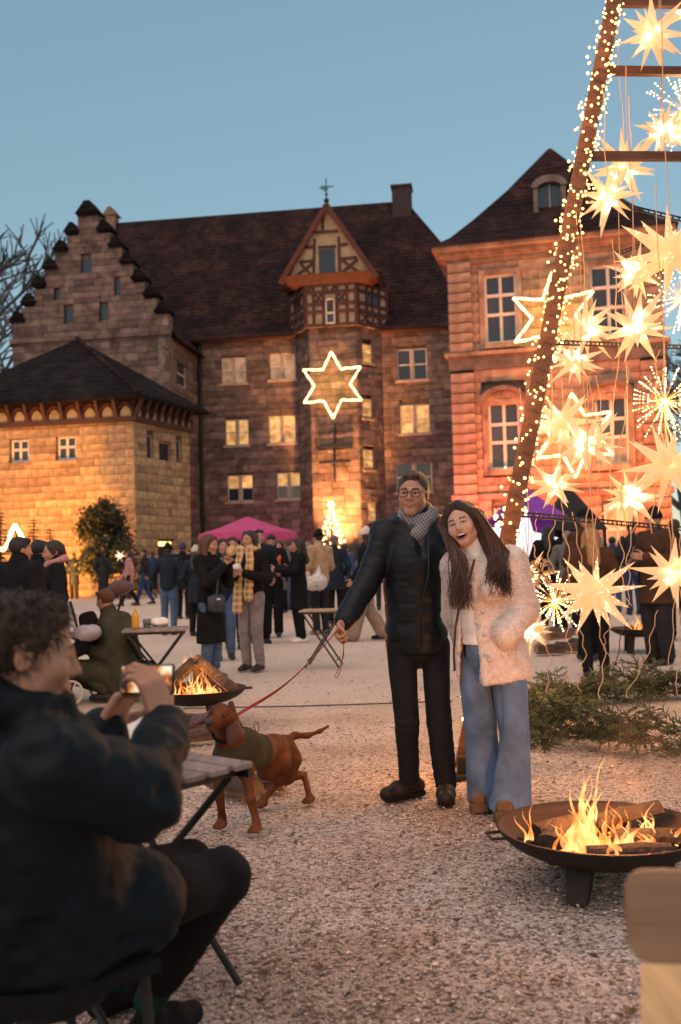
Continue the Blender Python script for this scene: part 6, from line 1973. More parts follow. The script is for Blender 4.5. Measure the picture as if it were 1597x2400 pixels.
# short hair swept up from the forehead
f = SDF(P['hed'] - .16, P['hed'] + .18, .004)
Q = lambda *p: A(hq(*p))
f.ell(Q(0, .020, .038), A((.083, .097, .090)) * hs, HR, 0)
f.cut(HR @ A((0, -.86, -.50)), Q(0, -.066, .064), .008); f.cut(HR @ A((0, -.1, -1)), Q(0, .06, -.045), .02)
for sg in (-1, 1):
    f.ell(Q(sg * .10, -.052, -.02), A((.040, .060, .070)) * hs, HR, .012, 's'); f.ell(Q(sg * .056, -.080, .076), A((.022, .024, .018)) * hs, HR, .012, 's')
    f.cap(Q(sg * .073, -.018, .03), Q(sg * .0735, -.012, -.01), .004 * hs, k=.008)
f.cap(Q(-.030, -.058, .094), Q(.034, -.058, .096), .012 * hs, k=.02)
V, Fq = f.mesh(); V = crumple(V, Fq, .005, 40, 4, (2, 1, .6)); sdf_obj('hair', [(V, Fq)], hairmat('warm_brown_hair', (.055, .026, .014)), man)
# glasses
m_specs = M('dark_glasses_frame', (.02, .014, .012), .3); m_lensg = M('spectacle_lens', (.9, .85, .8), .05, trans=.92)
gl_ = MB()
for sg in (-1, 1):
    c = (sg * .0335, -.104, .002); pts = []
    for k in range(17):
        a = 2 * math.pi * k / 16; ca, sa = math.cos(a), math.sin(a)
        pts.append(hq(c[0] + .0255 * math.copysign(abs(ca) ** .75, ca), c[1] + .006 * abs(ca) * (1 if ca * sg > 0 else .2), c[2] + .0205 * math.copysign(abs(sa) ** .8, sa) - .001))
    gl_.tube(pts, .0024, 5)
    gl_.tube([hq(sg * .058, -.098, .008), hq(sg * .076, -.06, .010), hq(sg * .080, .012, .012), hq(sg * .080, .022, .0)], .0020, 5)
gl_.tube([hq(-.009, -.105, .006), hq(0, -.109, .009), hq(.009, -.105, .006)], .0022, 5)
gl_.build('glasses', m_specs, man, True, world=False)
for sg in (-1, 1): MB().sph(hq(sg * .031, -.0725, .001), .0118 * hs, 10, 7).build('eye', m_eye, man, True, world=False); MB().sph(hq(sg * .031 - .0018, -.0790, .001), .0072 * hs, 8, 6).build('iris', m_iris, man, True, world=False)
for sg in (-1, 1): MB().tube([hq(sg * .018, -.0890, .0025), hq(sg * .026, -.0915, .0058), hq(sg * .034, -.0900, .0060), hq(sg * .045, -.0820, .0028)], [.0006, .0013, .0013, .0006], 5).build('eyelashes', m_hair_black, man, True, world=False)
# scarf: two crossing folds
f = SDF(P['nek'] - .26, P['nek'] + .16, .006); n = P['nek']
for k in range(12):
    a0, a1 = 2 * math.pi * k / 12, 2 * math.pi * (k + 1) / 12
    c = lambda a: n + A((math.sin(a) * .083, -.01 - math.cos(a) * .078, .048 - .035 * math.cos(a)))
    f.cap(c(a0), c(a1), .033, k=.015)
f.cap(n + A((.075, -.075, .055)), n + A((-.012, -.125, -.065)), .036, .040, .015, flat=((0, 1, .2), .6)); f.cap(n + A((-.075, -.085, .045)), n + A((.0, -.115, -.02)), .032, .024, .012, flat=((0, 1, .2), .6))
V, Fq = f.mesh(); V = crumple(V, Fq, .007, 22, 6); sdf_obj('scarf', [(V, Fq)], m_plaid_g, man)
f = SDF(n - .36, n + .05, .007); f.cap(n + A((0, -.02, -.26)), n + A((0, -.045, -.03)), .112, .082, .02); V, Fq = f.mesh(); V = crumple(V, Fq, .004, 18, 2); sdf_obj('sweater', [(V, Fq)], fab('grey_knit', (.10, .085, .095), bump=.6, bs=120), man)
tube_part([n + A((.045, -.165, -.16)), n + A((.035, -.19, -.30)), P['wai'] + A((.02, -.135, 0)), P['pel'] + A((.015, -.135, -.02))], .004, 'zip', M('black_zip', (.008, .008, .009), .4), man)
# ankle boots
for S, toe in (('R', (-.78, -.62)), ('L', (-.12, -1))):
    V, Fq = shoe_mesh(P['an' + S], toe, 1.12, .005, 'boot', 0, .012); b_ = sdf_obj('boot', [(V, Fq)], M('dark_brown_boot', (.016, .009, .007), .55, .3, 12, .3, 60, spec=.3), man)
    an = P['an' + S]; t = nrm((toe[0], toe[1], 0)); sd = A((-t[1], t[0], 0))
    f = SDF(A((an[0], an[1], 0)) - .14, A((an[0], an[1], 0)) + .24, .005); g = A((an[0], an[1], .012))
    f.cap(g - t * .05, g + t * .165, .050, .046, .01); f.cut((0, 0, 1), (0, 0, .024)); f.cut((0, 0, -1), (0, 0, .001)); V, Fq = f.mesh(); sdf_obj('sole', [(V, Fq)], m_black, b_)
    for k in range(3):
        c = A((an[0], an[1], .115 - .022 * k)) + t * (.048 + .024 * k); MB().tube([Vector(c - sd * .024), Vector(c + A((0, 0, .008))), Vector(c + sd * .024)], .0022, 4).build('lace', m_black, b_, True, world=False)

# the woman: pale plush coat, wide jeans, long wavy hair, laughing
m_fur = M('pale_plush_fur', (.78, .64, .58), .95, .10, 26, .6, 70, sheen=.5, bdist=.02)
m_wide = M('washed_denim', (.105, .165, .285), .85, .35, 3.5, .4, 140, bdist=.003, sheen=.1)
g1 = gd(1168, 1908); g1.z = 0
q_ = rel(g1); Yw = g1.y
J = dict(pel=q_(1150, 1530, Yw + .06), wai=q_(1140, 1450, Yw + .08), che=q_(1131, 1372, Yw + .10), nek=q_(1104, 1290, Yw + .12), hed=q_(1083, 1229, Yw + .08),
         shL=q_(1196, 1316, Yw + .10), shR=q_(1068, 1326, Yw + .16), elL=q_(1224, 1428, Yw + .06), wrL=q_(1186, 1496, Yw - .08), elR=q_(1064, 1440, Yw + .26), wrR=q_(1080, 1500, Yw + .28),
         hiL=q_(1190, 1560, Yw + .04), hiR=q_(1116, 1555, Yw + .10), knL=q_(1203, 1720, Yw - .02), knR=q_(1128, 1715, Yw + .12), anL=q_(1194, 1886, Yw - .03), anR=q_(1142, 1866, Yw + .14))
hemc = A((J['pel'][0] + .015, J['pel'][1], J['pel'][2] - .145))
def woman_coat(f, P, b):
    # wide straight body, bulky sleeve, lapels
    f.cap(P['che'], hemc + A((.015, .0, -.05)), .150, .190, .05, flat=((0, 1, 0), .70)); f.cut((.10, 0, -1), hemc + A((0, 0, .0)), .012)
    f.cap(P['shL'], P['elL'], .082, .082, .035); f.cap(P['elL'], P['wrL'] + A((0, .02, .02)), .080, .066, .03)
    f.cap(P['nek'] + A((-.085, -.02, -.04)), P['che'] + A((-.115, -.11, -.02)), .040, .050, .03); f.cap(P['nek'] + A((.085, -.02, -.045)), P['che'] + A((.025, -.135, -.03)), .042, .055, .03)
    # the front stands open in a long slit from the throat to the hem
    a = A(at(1091, 1300, Yw)) - A(g1); m_ = A(at(1094, 1420, Yw)) - A(g1); c = A(at(1096, 1600, Yw)) - A(g1)
    for (p0, p1, r0, r1) in ((a + A((0, -.08, 0)), m_ + A((0, -.06, 0)), .040, .030), (m_ + A((0, -.06, 0)), c + A((.01, -.06, 0)), .034, .062)):
        f.cap(p0, p1, r0, r1, .012, 's', flat=((0, 1, 0), 3.4))
lady, P, HR, hs = make_person('person laughing in pale plush coat, wide blue jeans and long brown hair', J,
    dict(s=.96, hs=.985, HR=rotm(-20, -6, -16), face=dict(laugh=True, squint=.003, jaw=1.05), collar=0, lips=m_lips, skin=M('fair_skin', (.56, .33, .25), .5, .06, 30, spec=.35), top=m_fur, top_name='plush_coat', skirt=(hemc, .20), hem_dir=(.10, 0, -1), bulk=.98, top_fold=.010, fine=.005, top_extra=woman_coat,
         trousers=m_wide, trouser_r=(.092, .080, .106), hem_up=-.03, fold=.030, fold_st=(1.6, 1.6, .20), leg_k=.004, bunch=0, trouser_cut=.034, shoes=None, hair='none', hair_mat=m_hair_brown, h=.0075, hh=.003, hdh=.005, handL=None, handR=None), g1, 0, 'the couple', .0075)
def hq(x, y, z): return Vector(P['hed'] + HR @ (A((x, y, z)) * hs))
# teeth, eyes
MB().tube([hq(-.023, -.079, -.0560), hq(-.012, -.0885, -.0580), hq(0, -.0910, -.0585), hq(.012, -.0885, -.0580), hq(.023, -.079, -.0560)], .0056, 6).build('teeth', m_teeth, lady, True, world=False)
for sg in (-1, 1): MB().sph(hq(sg * .031, -.0725, .0015), .0112 * hs, 10, 7).build('eye', m_eye, lady, True, world=False); MB().sph(hq(sg * .031 - .001, -.0785, .002), .0072 * hs, 8, 6).build('iris', m_iris, lady, True, world=False)
m_lash = M('dark_lashes', (.02, .012, .010), .6)
for sg in (-1, 1): MB().tube([hq(sg * .017, -.0885, .0005), hq(sg * .024, -.0915, .0042), hq(sg * .032, -.0905, .0052), hq(sg * .040, -.0860, .0034), hq(sg * .046, -.0800, .0)], [.0008, .0016, .0019, .0016, .0008], 5).build('eyelashes', m_lash, lady, True, world=False)
# jumper under the coat, dark lining
f = SDF(P['pel'] - .34, P['nek'] + .22, .008); f.cap(P['pel'] + A((-.03, -.015, .07)), P['che'] + A((-.02, -.015, 0)), .118, .122, .03, flat=((0, 1, 0), .78)); f.cap(P['che'], P['nek'] + A((0, -.01, .055)), .10, .056, .03); f.cut((0, 0, -1), P['pel'] + A((0, 0, .05)), .01)
V, Fq = f.mesh(); V = crumple(V, Fq, .006, 12, 4); sdf_obj('jumper', [(V, Fq)], fab('white_ribbed_knit', (.82, .77, .73), bump=.7, bs=70), lady)
a = P['pel'] + A((-.115, -.03, .0)); f = SDF(a - .26, a + .34, .009); f.box(a + A((.01, .05, .03)), (.032, .05, .15), .01, None, 0); V, Fq = f.mesh(); sdf_obj('coat_lining', [(V, Fq)], m_black, lady)
for k in range(3):
    c = A(at(1140 + 6 * k, 1485 + 30 * k, Yw - .11)) - A(g1)
m_edge = M('dark_coat_edging', (.035, .020, .017), .7)
for pts in ([(1112, 1312, -.10), (1104, 1345, -.155), (1090, 1392, -.165), (1076, 1428, -.15)], [(1076, 1428, -.15), (1068, 1470, -.125), (1064, 1530, -.12), (1066, 1572, -.12)]):
    tube_part([A(at(x, y, Yw + .10 + dy)) - A(g1) for x, y, dy in pts], .0065, 'coat_edging', m_edge, lady, 6)
# plush tufts standing off the coat
coat_o = [c for c in lady.children if c.name.startswith('plush_coat')][0]
me = coat_o.data
nv = len(me.vertices); cv = np.empty(nv * 3, np.float32); me.vertices.foreach_get('co', cv); cv = cv.reshape(-1, 3)
nn = np.empty(nv * 3, np.float32); me.vertices.foreach_get('normal', nn); nn = nn.reshape(-1, 3)
sel = rng.choice(nv, min(nv, 30000), replace=False)
b0 = cv[sel]; n0 = nn[sel]; swirl = np.stack([vnoise(b0, 16, 1), vnoise(b0, 16, 2), vnoise(b0, 16, 3) - .35], 1) * 2.6
dv = n0 * .55 + swirl + rng.normal(0, .25, b0.shape); dv /= np.linalg.norm(dv, axis=1)[:, None]; dv = np.where(((dv * n0).sum(1) < .15)[:, None], dv + n0 * .5, dv)
ln = rng.uniform(.006, .012, len(sel))[:, None]
sd = np.cross(dv, rng.normal(0, 1, dv.shape)); sd /= np.linalg.norm(sd, axis=1)[:, None]
tv = np.stack([b0 - sd * .0024, b0 + sd * .0024, b0 + dv * ln], 1).reshape(-1, 3); tf = np.arange(len(tv)).reshape(-1, 3)
o = bpy.data.objects.new('fur', mesh_from('fur', tv, tf, m_fur)); link(o, coat_o, False); o['kind'] = 'stuff'
# long wavy hair: a soft base volume and many strands over it
f = SDF(P['hed'] - .46, P['hed'] + .2, .006); Q = lambda *p: A(hq(*p))
f.ell(Q(0, .024, .038), A((.094, .106, .098)) * hs, HR, 0); f.cut(HR @ A((0, -.80, -.60)), Q(0, -.060, .066), .008)
for sg in (-1, 1): f.cap(Q(sg * .022, -.050, .106), Q(sg * .083, -.018, .02), .020 * hs, .022 * hs, .02)
nk = P['nek']
f.cap(Q(0, .07, 0), nk + A((.03, .06, -.10)), .080, .075, .05)
for (p0, p1, p2, r0, r1, r2) in ((Q(.080, .0, .03), nk + A((.100, -.07, -.03)), nk + A((.085, -.165, -.13)), .026, .034, .012), (Q(-.080, -.005, .03), nk + A((-.075, -.11, -.06)), nk + A((-.075, -.175, -.19)), .022, .028, .010)):
    f.cap(p0, p1, r0, r1, .03); f.cap(p1, p2, r1, r2, .02)
V, Fq = f.mesh(); V = crumple(V, Fq, .010, 18, 4, (1.3, 1.3, .5))
hair = sdf_obj('hair', [(V, Fq)], m_hair_brown, lady)
m_strand = M('auburn_brown_strands', (.075, .030, .013), .40, rnd=.6, spec=.6)
rd = random.Random(8); st = MB()
for i in range(1700):
    sg = 1 if rd.random() < .58 else -1
    t0 = rd.uniform(-.2, 1.0)
    root_ = hq(rd.uniform(-.01, .014) + sg * .012, -.058 + .13 * max(0, t0), .118 - .02 * abs(t0 - .3))
    side = hq(sg * rd.uniform(.094, .118), -.034 + .11 * max(0, t0), rd.uniform(.0, .05))
    if sg > 0:
        mid = Vector(nk) + Vector((.125 + rd.uniform(-.04, .06), -.105 + .16 * max(0, t0), -.02)); end = Vector(nk) + Vector((.09 + rd.uniform(-.05, .08), -.225 + .24 * max(0, t0) + rd.uniform(-.01, .02), rd.uniform(-.25, -.12)))
    else:
        mid = Vector(nk) + Vector((-.085 + rd.uniform(-.035, .03), -.145 + .14 * max(0, t0), -.03)); end = Vector(nk) + Vector((-.075 + rd.uniform(-.04, .05), -.225 + .2 * max(0, t0), rd.uniform(-.31, -.18)))
    ctrl = [root_, side, mid, end]; pts, rs = [], []; ph = rd.uniform(0, 6); n_ = 15
    for k in range(n_):
        u = k / (n_ - 1) * 3; j = min(int(u), 2); w_ = u - j; w_ = w_ * w_ * (3 - 2 * w_) * .6 + w_ * .4
        p = ctrl[j].lerp(ctrl[j + 1], w_); g = max(0, k / (n_ - 1) - .3)
        pts.append(p + Vector((math.sin(k * .80 + .6 * ph + sg), math.cos(k * .80 + .6 * ph + sg), 0)) * (.030 + .012 * math.sin(ph)) * g); rs.append(.0022 * (1 - (k / n_) ** 3) + .0006)
    st.tube(pts, rs, 3, cap=False)
st.build('strands', m_strand, hair, True, world=False)['kind'] = 'stuff'
# buttons, platform boots
for k, (x, y) in enumerate(((1132, 1434), (1137, 1488), (1148, 1548))):
    c = Vector(A(at(x, y, Yw - .115)) - A(g1)); MB().lathe([(.001, .008), (.011, .007), (.013, .0), (.001, -.002)], c, 12, Matrix.Rotation(R(90), 3, 'X')).build('button', M('horn_button', (.52, .42, .36), .35), lady, True, world=False)
m_boot = M('tan_suede', (.155, .082, .042), .8, .2, 14, .3, 120); m_sole = M('brown_platform', (.12, .066, .036), .7, .15, 10)
for S, toe in (('L', (-.45, -1)), ('R', (-.6, -.9))):
    an = A(P['an' + S]).copy(); t = nrm((toe[0], toe[1], 0)); g = A((an[0], an[1], 0)) - t * .055
    f = SDF(g - .15, g + .3, .005); f.cap(g - t * .045 + A((0, 0, .085)), g + t * .06 + A((0, 0, .080)), .046, .052, .03); f.cap(g + t * .09 + A((0, 0, .066)), g + t * .150 + A((0, 0, .060)), .050, .044, .03); f.cap(g + A((0, 0, .08)), g + t * .04 + A((0, 0, .13)), .046, .046, .02); f.cut((0, 0, -1), (0, 0, .046)); V, Fq = f.mesh()
    b_ = sdf_obj('boot', [(V, Fq)], m_boot, lady)
    f = SDF(g - .15, g + .3, .005); f.cap(g - t * .05 + A((0, 0, .02)), g + t * .150 + A((0, 0, .02)), .058, .054, .01, flat=((0, 0, 1), 1.6)); f.cut((0, 0, 1), (0, 0, .046)); f.cut((0, 0, -1), (0, 0, .001)); V, Fq = f.mesh(); sdf_obj('platform_sole', [(V, Fq)], m_sole, b_)

# ------------------------------------------------------------------ the dog on its red leash
m_dog = M('russet_short_coat', (.135, .042, .015), .75, .4, 9, .5, 160, spec=.2, bdist=.003)
m_nose = M('dog_nose', (.016, .008, .007), .45); m_vest = fab('olive_dog_vest', (.058, .046, .027), .8, .15, .5, 60)
g2 = gd(612, 1905); g2.z = 0
q = rel(g2)
dog = empty('dog', g2, 'russet short-haired dog in olive vest stepping forward on a leash', 'dog')
D = dict(sk=q(519, 1676, 4.84), mz=q(497, 1694, 4.72), ns=q(487, 1692, 4.665), nk=q(536, 1722, 4.95), ch=q(543, 1782, 5.00), sh=q(566, 1758, 5.06), mid=q(606, 1764, 5.24), loin=q(640, 1758, 5.40), rump=q(664, 1756, 5.50),
         eR=q(578, 1812, 4.99), wR=q(588, 1872, 4.97), pR=q(601, 1924, 4.96), eL=q(512, 1806, 5.00), wL=q(515, 1868, 5.02), pL=q(521, 1913, 5.06),
         h1=q(650, 1786, 5.40), k1=q(622, 1806, 5.36), o1=q(653, 1833, 5.47), p1=q(618, 1874, 5.46), h2=q(676, 1782, 5.52), k2=q(672, 1818, 5.50), o2=q(713, 1816, 5.62), p2=q(728, 1873, 5.52))
f = SDF(np.stack(list(D.values())).min(0) - .22, np.stack(list(D.values())).max(0) + .25, .0065)
f.cap(D['ch'] + A((0, 0, .012)), D['sh'], .084, .086, .04); f.cap(D['sh'] + A((0, 0, -.015)), D['mid'] + A((0, 0, .010)), .100, .078, .04); f.cap(D['mid'] + A((0, 0, .012)), D['loin'] + A((0, 0, .018)), .077, .062, .04); f.cap(D['loin'] + A((0, 0, .018)), D['rump'] + A((0, 0, .012)), .062, .070, .04)
f.cap(D['nk'], D['sh'], .062, .088, .05); f.cap(D['sk'] + A((.01, .03, -.02)), D['nk'], .054, .062, .04)
f.ell(D['sk'], (.056, .062, .055), None, .02); f.cap(D['sk'] + A((-.02, -.035, -.022)), D['mz'] + A((0, 0, -.004)), .036, .030, .022); f.cap(D['mz'] + A((0, 0, -.004)), D['ns'] + A((.008, .012, -.008)), .029, .019, .015)
mdir = nrm(D['ns'] - D['sk']); side = nrm(np.cross(mdir, A((0, 0, 1))))
f.cap(D['mz'] - A((0, 0, .032)), D['ns'] + A((.01, .01, -.030)), .016, .013, .012)
for sg in (-1, 1):
    f.cap(D['sk'] + side * sg * .030 + mdir * .030 + A((0, 0, .020)), D['sk'] + side * sg * .040 + mdir * .012 + A((0, 0, .022)), .014, k=.014)
    f.ell(D['sk'] + side * sg * .033 + mdir * .050 + A((0, 0, .004)), (.010, .010, .009), None, .008, 's')
for (a, b_, c, r0, r1, r2, r3) in (('eR', 'wR', 'pR', .052, .032, .024, .022), ('eL', 'wL', 'pL', .052, .032, .024, .022)):
    f.cap(D['sh'] if a == 'eR' else D['ch'], D[a], .058, r0 * .74, .03); f.cap(D[a], D[b_], r0 * .64, r1 * .68, .02); f.cap(D[b_], D[c], r1 * .68, r2 * .76, .015)
for (h_, k_, o_, p_) in (('h1', 'k1', 'o1', 'p1'), ('h2', 'k2', 'o2', 'p2')):
    f.cap(D[h_], D[k_], .076, .046, .04); f.cap(D[k_], D[o_], .042, .018, .025); f.cap(D[o_], D[p_], .018, .016, .010)
# paws with toes
for p_, d_ in (('pR', (-.25, -1, 0)), ('pL', (-.35, -1, 0)), ('p1', (-.6, -.8, 0)), ('p2', (-.5, -.8, 0))):
    c = D[p_].copy(); c[2] = .024; d = nrm(d_); s_ = A((-d[1], d[0], 0))
    f.cap(D[p_], c, .020, .026, .015); f.ell(c + d * .018, (.030, .030, .019), None, .012)
    for t in (-1.5, -.5, .5, 1.5): f.cap(c + d * .025 + s_ * t * .0135 + A((0, 0, -.003)), c + d * (.050 - .005 * abs(t)) + s_ * t * .015 + A((0, 0, -.010)), .0105, .0095, .003)
# tail
tl = [D['rump'] + A((.02, .04, .045)), q(690, 1724, 5.58), q(722, 1724, 5.60), q(750, 1714, 5.62), q(770, 1702, 5.64)]
for k in range(4): f.cap(tl[k], tl[k + 1], .024 - .0045 * k, .024 - .0045 * (k + 1), .02)
f.cut((0, 0, -1), (0, 0, .003))
V, Fq = f.mesh()
V = V + vnormals(V, Fq) * (vnoise(V, 14, 2) * .006)[:, None]
def pickd(c):
    mi = np.zeros(len(c), int)
    mi[np.linalg.norm(c - (D['ns'] + mdir * .012), axis=1) < .027] = 1
    return mi
sdf_obj('body', [(V, Fq)], [m_dog, m_nose], dog, pickd)
for sg in (-1, 1): MB().sph(Vector(D['sk'] + side * sg * .031 + mdir * .041 + A((0, 0, .005))), .0105, 8, 6).build('eye', m_iris, dog, True, world=False)
m_ear = M('dark_russet_ear', (.085, .024, .010), .6, .2, 9, .2, 200, sheen=.2)
# ears: one hangs, one swings out
for nm, pts in (('R', [D['sk'] + A((.045, .02, .045)), q(545, 1690, 4.86), q(549, 1716, 4.84), q(540, 1738, 4.82)]), ('L', [D['sk'] + A((-.035, .02, .035)), q(492, 1678, 4.90), q(468, 1686, 4.93), q(444, 1700, 4.97)])):
    f = SDF(np.stack(pts).min(0) - .09, np.stack(pts).max(0) + .09, .005)
    n_ = (A((.55, -.6, .1)) if nm == 'R' else A((0, -.5, 1.0)))
    for k, (r0, r1) in enumerate(((.022, .038), (.038, .046), (.044, .022))): f.cap(pts[k], pts[k + 1], r0, r1, .02, flat=(n_, .26))
    V, Fq = f.mesh(); V = crumple(V, Fq, .004, 14, 3); sdf_obj('ear', [(V, Fq)], m_ear, dog)
# vest and collar
f = SDF(D['nk'] - .3, D['loin'] + .25, .007)
f.cap(D['ch'] + A((0, 0, .008)), D['sh'], .096, .099, .04); f.cap(D['sh'] + A((0, 0, -.012)), D['mid'] + A((-.01, -.03, .012)), .112, .092, .04); f.cap(D['nk'] + A((.004, .02, -.02)), D['sh'], .072, .094, .04)
f.cut(nrm(D['loin'] - D['sh']), D['mid'] + A((0, 0, 0)), .01); f.cut((0, 0, -1), (0, 0, D['ch'][2] - .070), .02)
V, Fq = f.mesh(); V = crumple(V, Fq, .012, 9, 5, (1.8, 1.8, .7)); vest_o = sdf_obj('vest', [(V, Fq)], m_vest, dog)
ax_ = nrm(D['sk'] - D['nk']); cc = D['nk'] + ax_ * .035; u_ = nrm(np.cross(ax_, A((0, 0, 1)))); v_ = np.cross(ax_, u_)
MB().tube([Vector(cc + (u_ * math.cos(2 * math.pi * k / 16) + v_ * math.sin(2 * math.pi * k / 16)) * .071) for k in range(17)], .008, 6).build('collar', m_black, dog, True, world=False)
lp = D['mid'] + A((0, -.03, .105)); MB().tube([Vector(lp), Vector(lp + A((-.018, 0, .035))), Vector(lp + A((-.008, 0, .062))), Vector(lp + A((.010, 0, .035))), Vector(lp)], .0022, 4).build('toggle_loop', m_black, vest_o, True, world=False)
# leash
m_leash = M('red_webbing', (.27, .012, .020), .6, .2, 30)
hand = Vector(A(at(793, 1476, Ym - .28))); ring_ = Vector(A(g2) + cc + A((.03, .03, .05)))
pts = []
for k in range(25):
    t = k / 24; p = hand.lerp(ring_ + Vector((.02, 0, .02)), t); p.z -= .05 * math.sin(math.pi * t) ** 1.2; pts.append(p)
lm = MB()
L_, R_ = [], []
for k, p in enumerate(pts):
    a = k / 24 * 5.0 + .4; n_ = Vector((math.sin(a) * .6, math.cos(a) * .7, .8 + .3 * math.sin(a))).normalized(); L_.append(p + n_ * .0085); R_.append(p - n_ * .0085)
for k in range(24):
    lm.prism([L_[k], L_[k + 1], R_[k + 1], R_[k]], (0, .0025, 0))
# the hand loop hanging down
lp0 = hand + Vector((.025, 0, -.01)); loop = [lp0, at(806, 1500, Ym - .28), at(806, 1540, Ym - .28), at(794, 1568, Ym - .28), at(785, 1586, Ym - .27), at(790, 1590, Ym - .27), at(799, 1570, Ym - .27), at(804, 1535, Ym - .27), at(808, 1500, Ym - .27), hand + Vector((.02, .01, .0))]
lm.tube(loop, .0065, 5, flat=.35)
leash = lm.build('leash', m_leash, None, False)
tag(leash, 'red webbing leash stretched between the hand and the dog', 'leash')
MB().tube([ring_ + Vector((.02, 0, .02)), ring_ + Vector((.006, -.004, .008)), ring_], .004, 5).build('snap_hook', M('steel', (.6, .58, .55), .3, metal=1), leash)

# ------------------------------------------------------------------ the seated photographer on the left
m_parka = M('dark_teal_parka', (.007, .011, .015), .6, .25, 6, .4, 30, spec=.15, bdist=.006)
g3 = gd(300, 2420); g3.z = 0
q = rel(g3)
J = dict(pel=q(105, 2165, 2.36), wai=q(80, 2030, 2.30), che=q(55, 1850, 2.24), nek=q(36, 1676, 2.17), hed=q(64, 1532, 2.14), shR=q(118, 1790, 2.02), shL=q(80, 1752, 2.40), elR=q(330, 1868, 2.18), wrR=q(384, 1690, 2.42), elL=q(190, 1850, 2.62), wrL=q(243, 1712, 2.56),
         hiR=q(190, 2160, 2.30), hiL=q(150, 2110, 2.52), knR=q(520, 2056, 2.72), knL=q(440, 2030, 2.98), anR=q(352, 2328, 2.82), anL=q(262, 2292, 3.02))
def parka(f, P, b):
    f.cap(P['pel'] + A((-.02, 0, .02)), P['hiR'] + (P['knR'] - P['hiR']) * .30, .175, .135, .06); f.cap(P['pel'], P['hiL'] + (P['knL'] - P['hiL']) * .28, .165, .125, .06)
    f.cap(P['che'], P['pel'], .195, .205, .06)
    n = P['nek']
    for k in range(8):
        a0, a1 = R(45 * k), R(45 * (k + 1)); c = lambda a: n + A((-.03 + .105 * math.cos(a), .0 + .105 * math.sin(a), .035 - .03 * math.cos(a - .6)))
        f.cap(c(a0), c(a1), .046, k=.03)
    f.cap(P['shR'], P['elR'], .090, .082, .04, rib=(3, .008)); f.cap(P['elR'], P['wrR'] + (P['elR'] - P['wrR']) * .12, .080, .056, .03, rib=(3, .006))
    f.cap(P['shL'], P['elL'], .090, .080, .05); f.cap(P['elL'], P['wrL'] + (P['elL'] - P['wrL']) * .15, .076, .058, .04)
seated, P, HR, hs = make_person('person in dark parka sitting on a chair and photographing with a phone', J,
    dict(s=1.0, hs=1.03, HR=rotm(112, 10, 0), fwd=(.72, .69, 0), top=m_parka, top_name='parka', skirt=(A(q(105, 2210, 2.36)), .22), bulk=1.05, top_fold=.018, fine=.013, top_extra=parka, trousers=m_black, trouser_r=(.092, .072, .060), hem_up=.16, fold=.010, skin=m_skin_tan,
         hair='none', hair_mat=m_hair_brown, shoe_mat=m_black, h=.010, hh=.0035, hdh=.0036, hands=1.06, toeR=(.6, .8), toeL=(.6, .8),
         handR=dict(d=(-.30, .10, .90), n=(-.75, .45, -.1), side=-1, fan=(.55, .50, .55, .6), t=.15), handL=dict(d=(.50, .02, .75), n=(.75, -.35, -.35), side=1, fan=(.30, .38, .50, .6), t=.0)), g3, 0, None, .010)
def hq(x, y, z): return Vector(P['hed'] + HR @ (A((x, y, z)) * hs))
f = SDF(P['hed'] - .2, P['hed'] + .2, .0045); Q = lambda *p: A(hq(*p))
f.ell(Q(0, .026, .036), A((.084, .100, .091)) * hs, HR, 0); f.cut(HR @ A((0, -.86, -.50)), Q(0, -.058, .060), .01); f.cap(Q(0, .085, -.02), Q(0, .07, -.075), .045, .040, .03)
for sg in (-1, 1): f.ell(Q(sg * .10, -.040, -.03), A((.036, .052, .055)) * hs, HR, .012, 's')
f.cap(Q(-.03, -.045, .098), Q(.03, -.045, .098), .018, k=.03)
V, Fq = f.mesh(); V = crumple(V, Fq, .007, 30, 4, (1, 1, 1)); V = crumple(V, Fq, .005, 70, 5, (1, 1, .6)); hs_o = sdf_obj('hair', [(V, Fq)], m_hair_brown, seated)
Nn = vnormals(V, Fq); rd = random.Random(4); st = MB()
for i in range(1500):
    j = rd.randrange(len(V)); p = Vector(V[j]); d = (Vector(Nn[j]) * .55 + Vector((rd.gauss(0, .5), rd.gauss(0, .5), rd.gauss(-.35, .4)))).normalized(); l_ = rd.uniform(.015, .034)
    st.tube([p - d * .004, p + d * l_ * .6, p + d * l_ + Vector((0, 0, -.006))], [.0016, .0013, .0004], 3, cap=False)
st.build('strands', m_hair_brown, hs_o, True, world=False)['kind'] = 'stuff'
for S in 'RL':
    a, b_ = P['an' + S], P['kn' + S]; f = SDF(np.minimum(a, b_) - .1, np.maximum(a, b_) + .1, .007); f.cap(a + A((0, 0, -.02)), a + (b_ - a) * .30, .045, .044, .01); V, Fq = f.mesh(); sdf_obj('sock', [(V, Fq)], fab('green_sock', (.012, .045, .036)), seated)
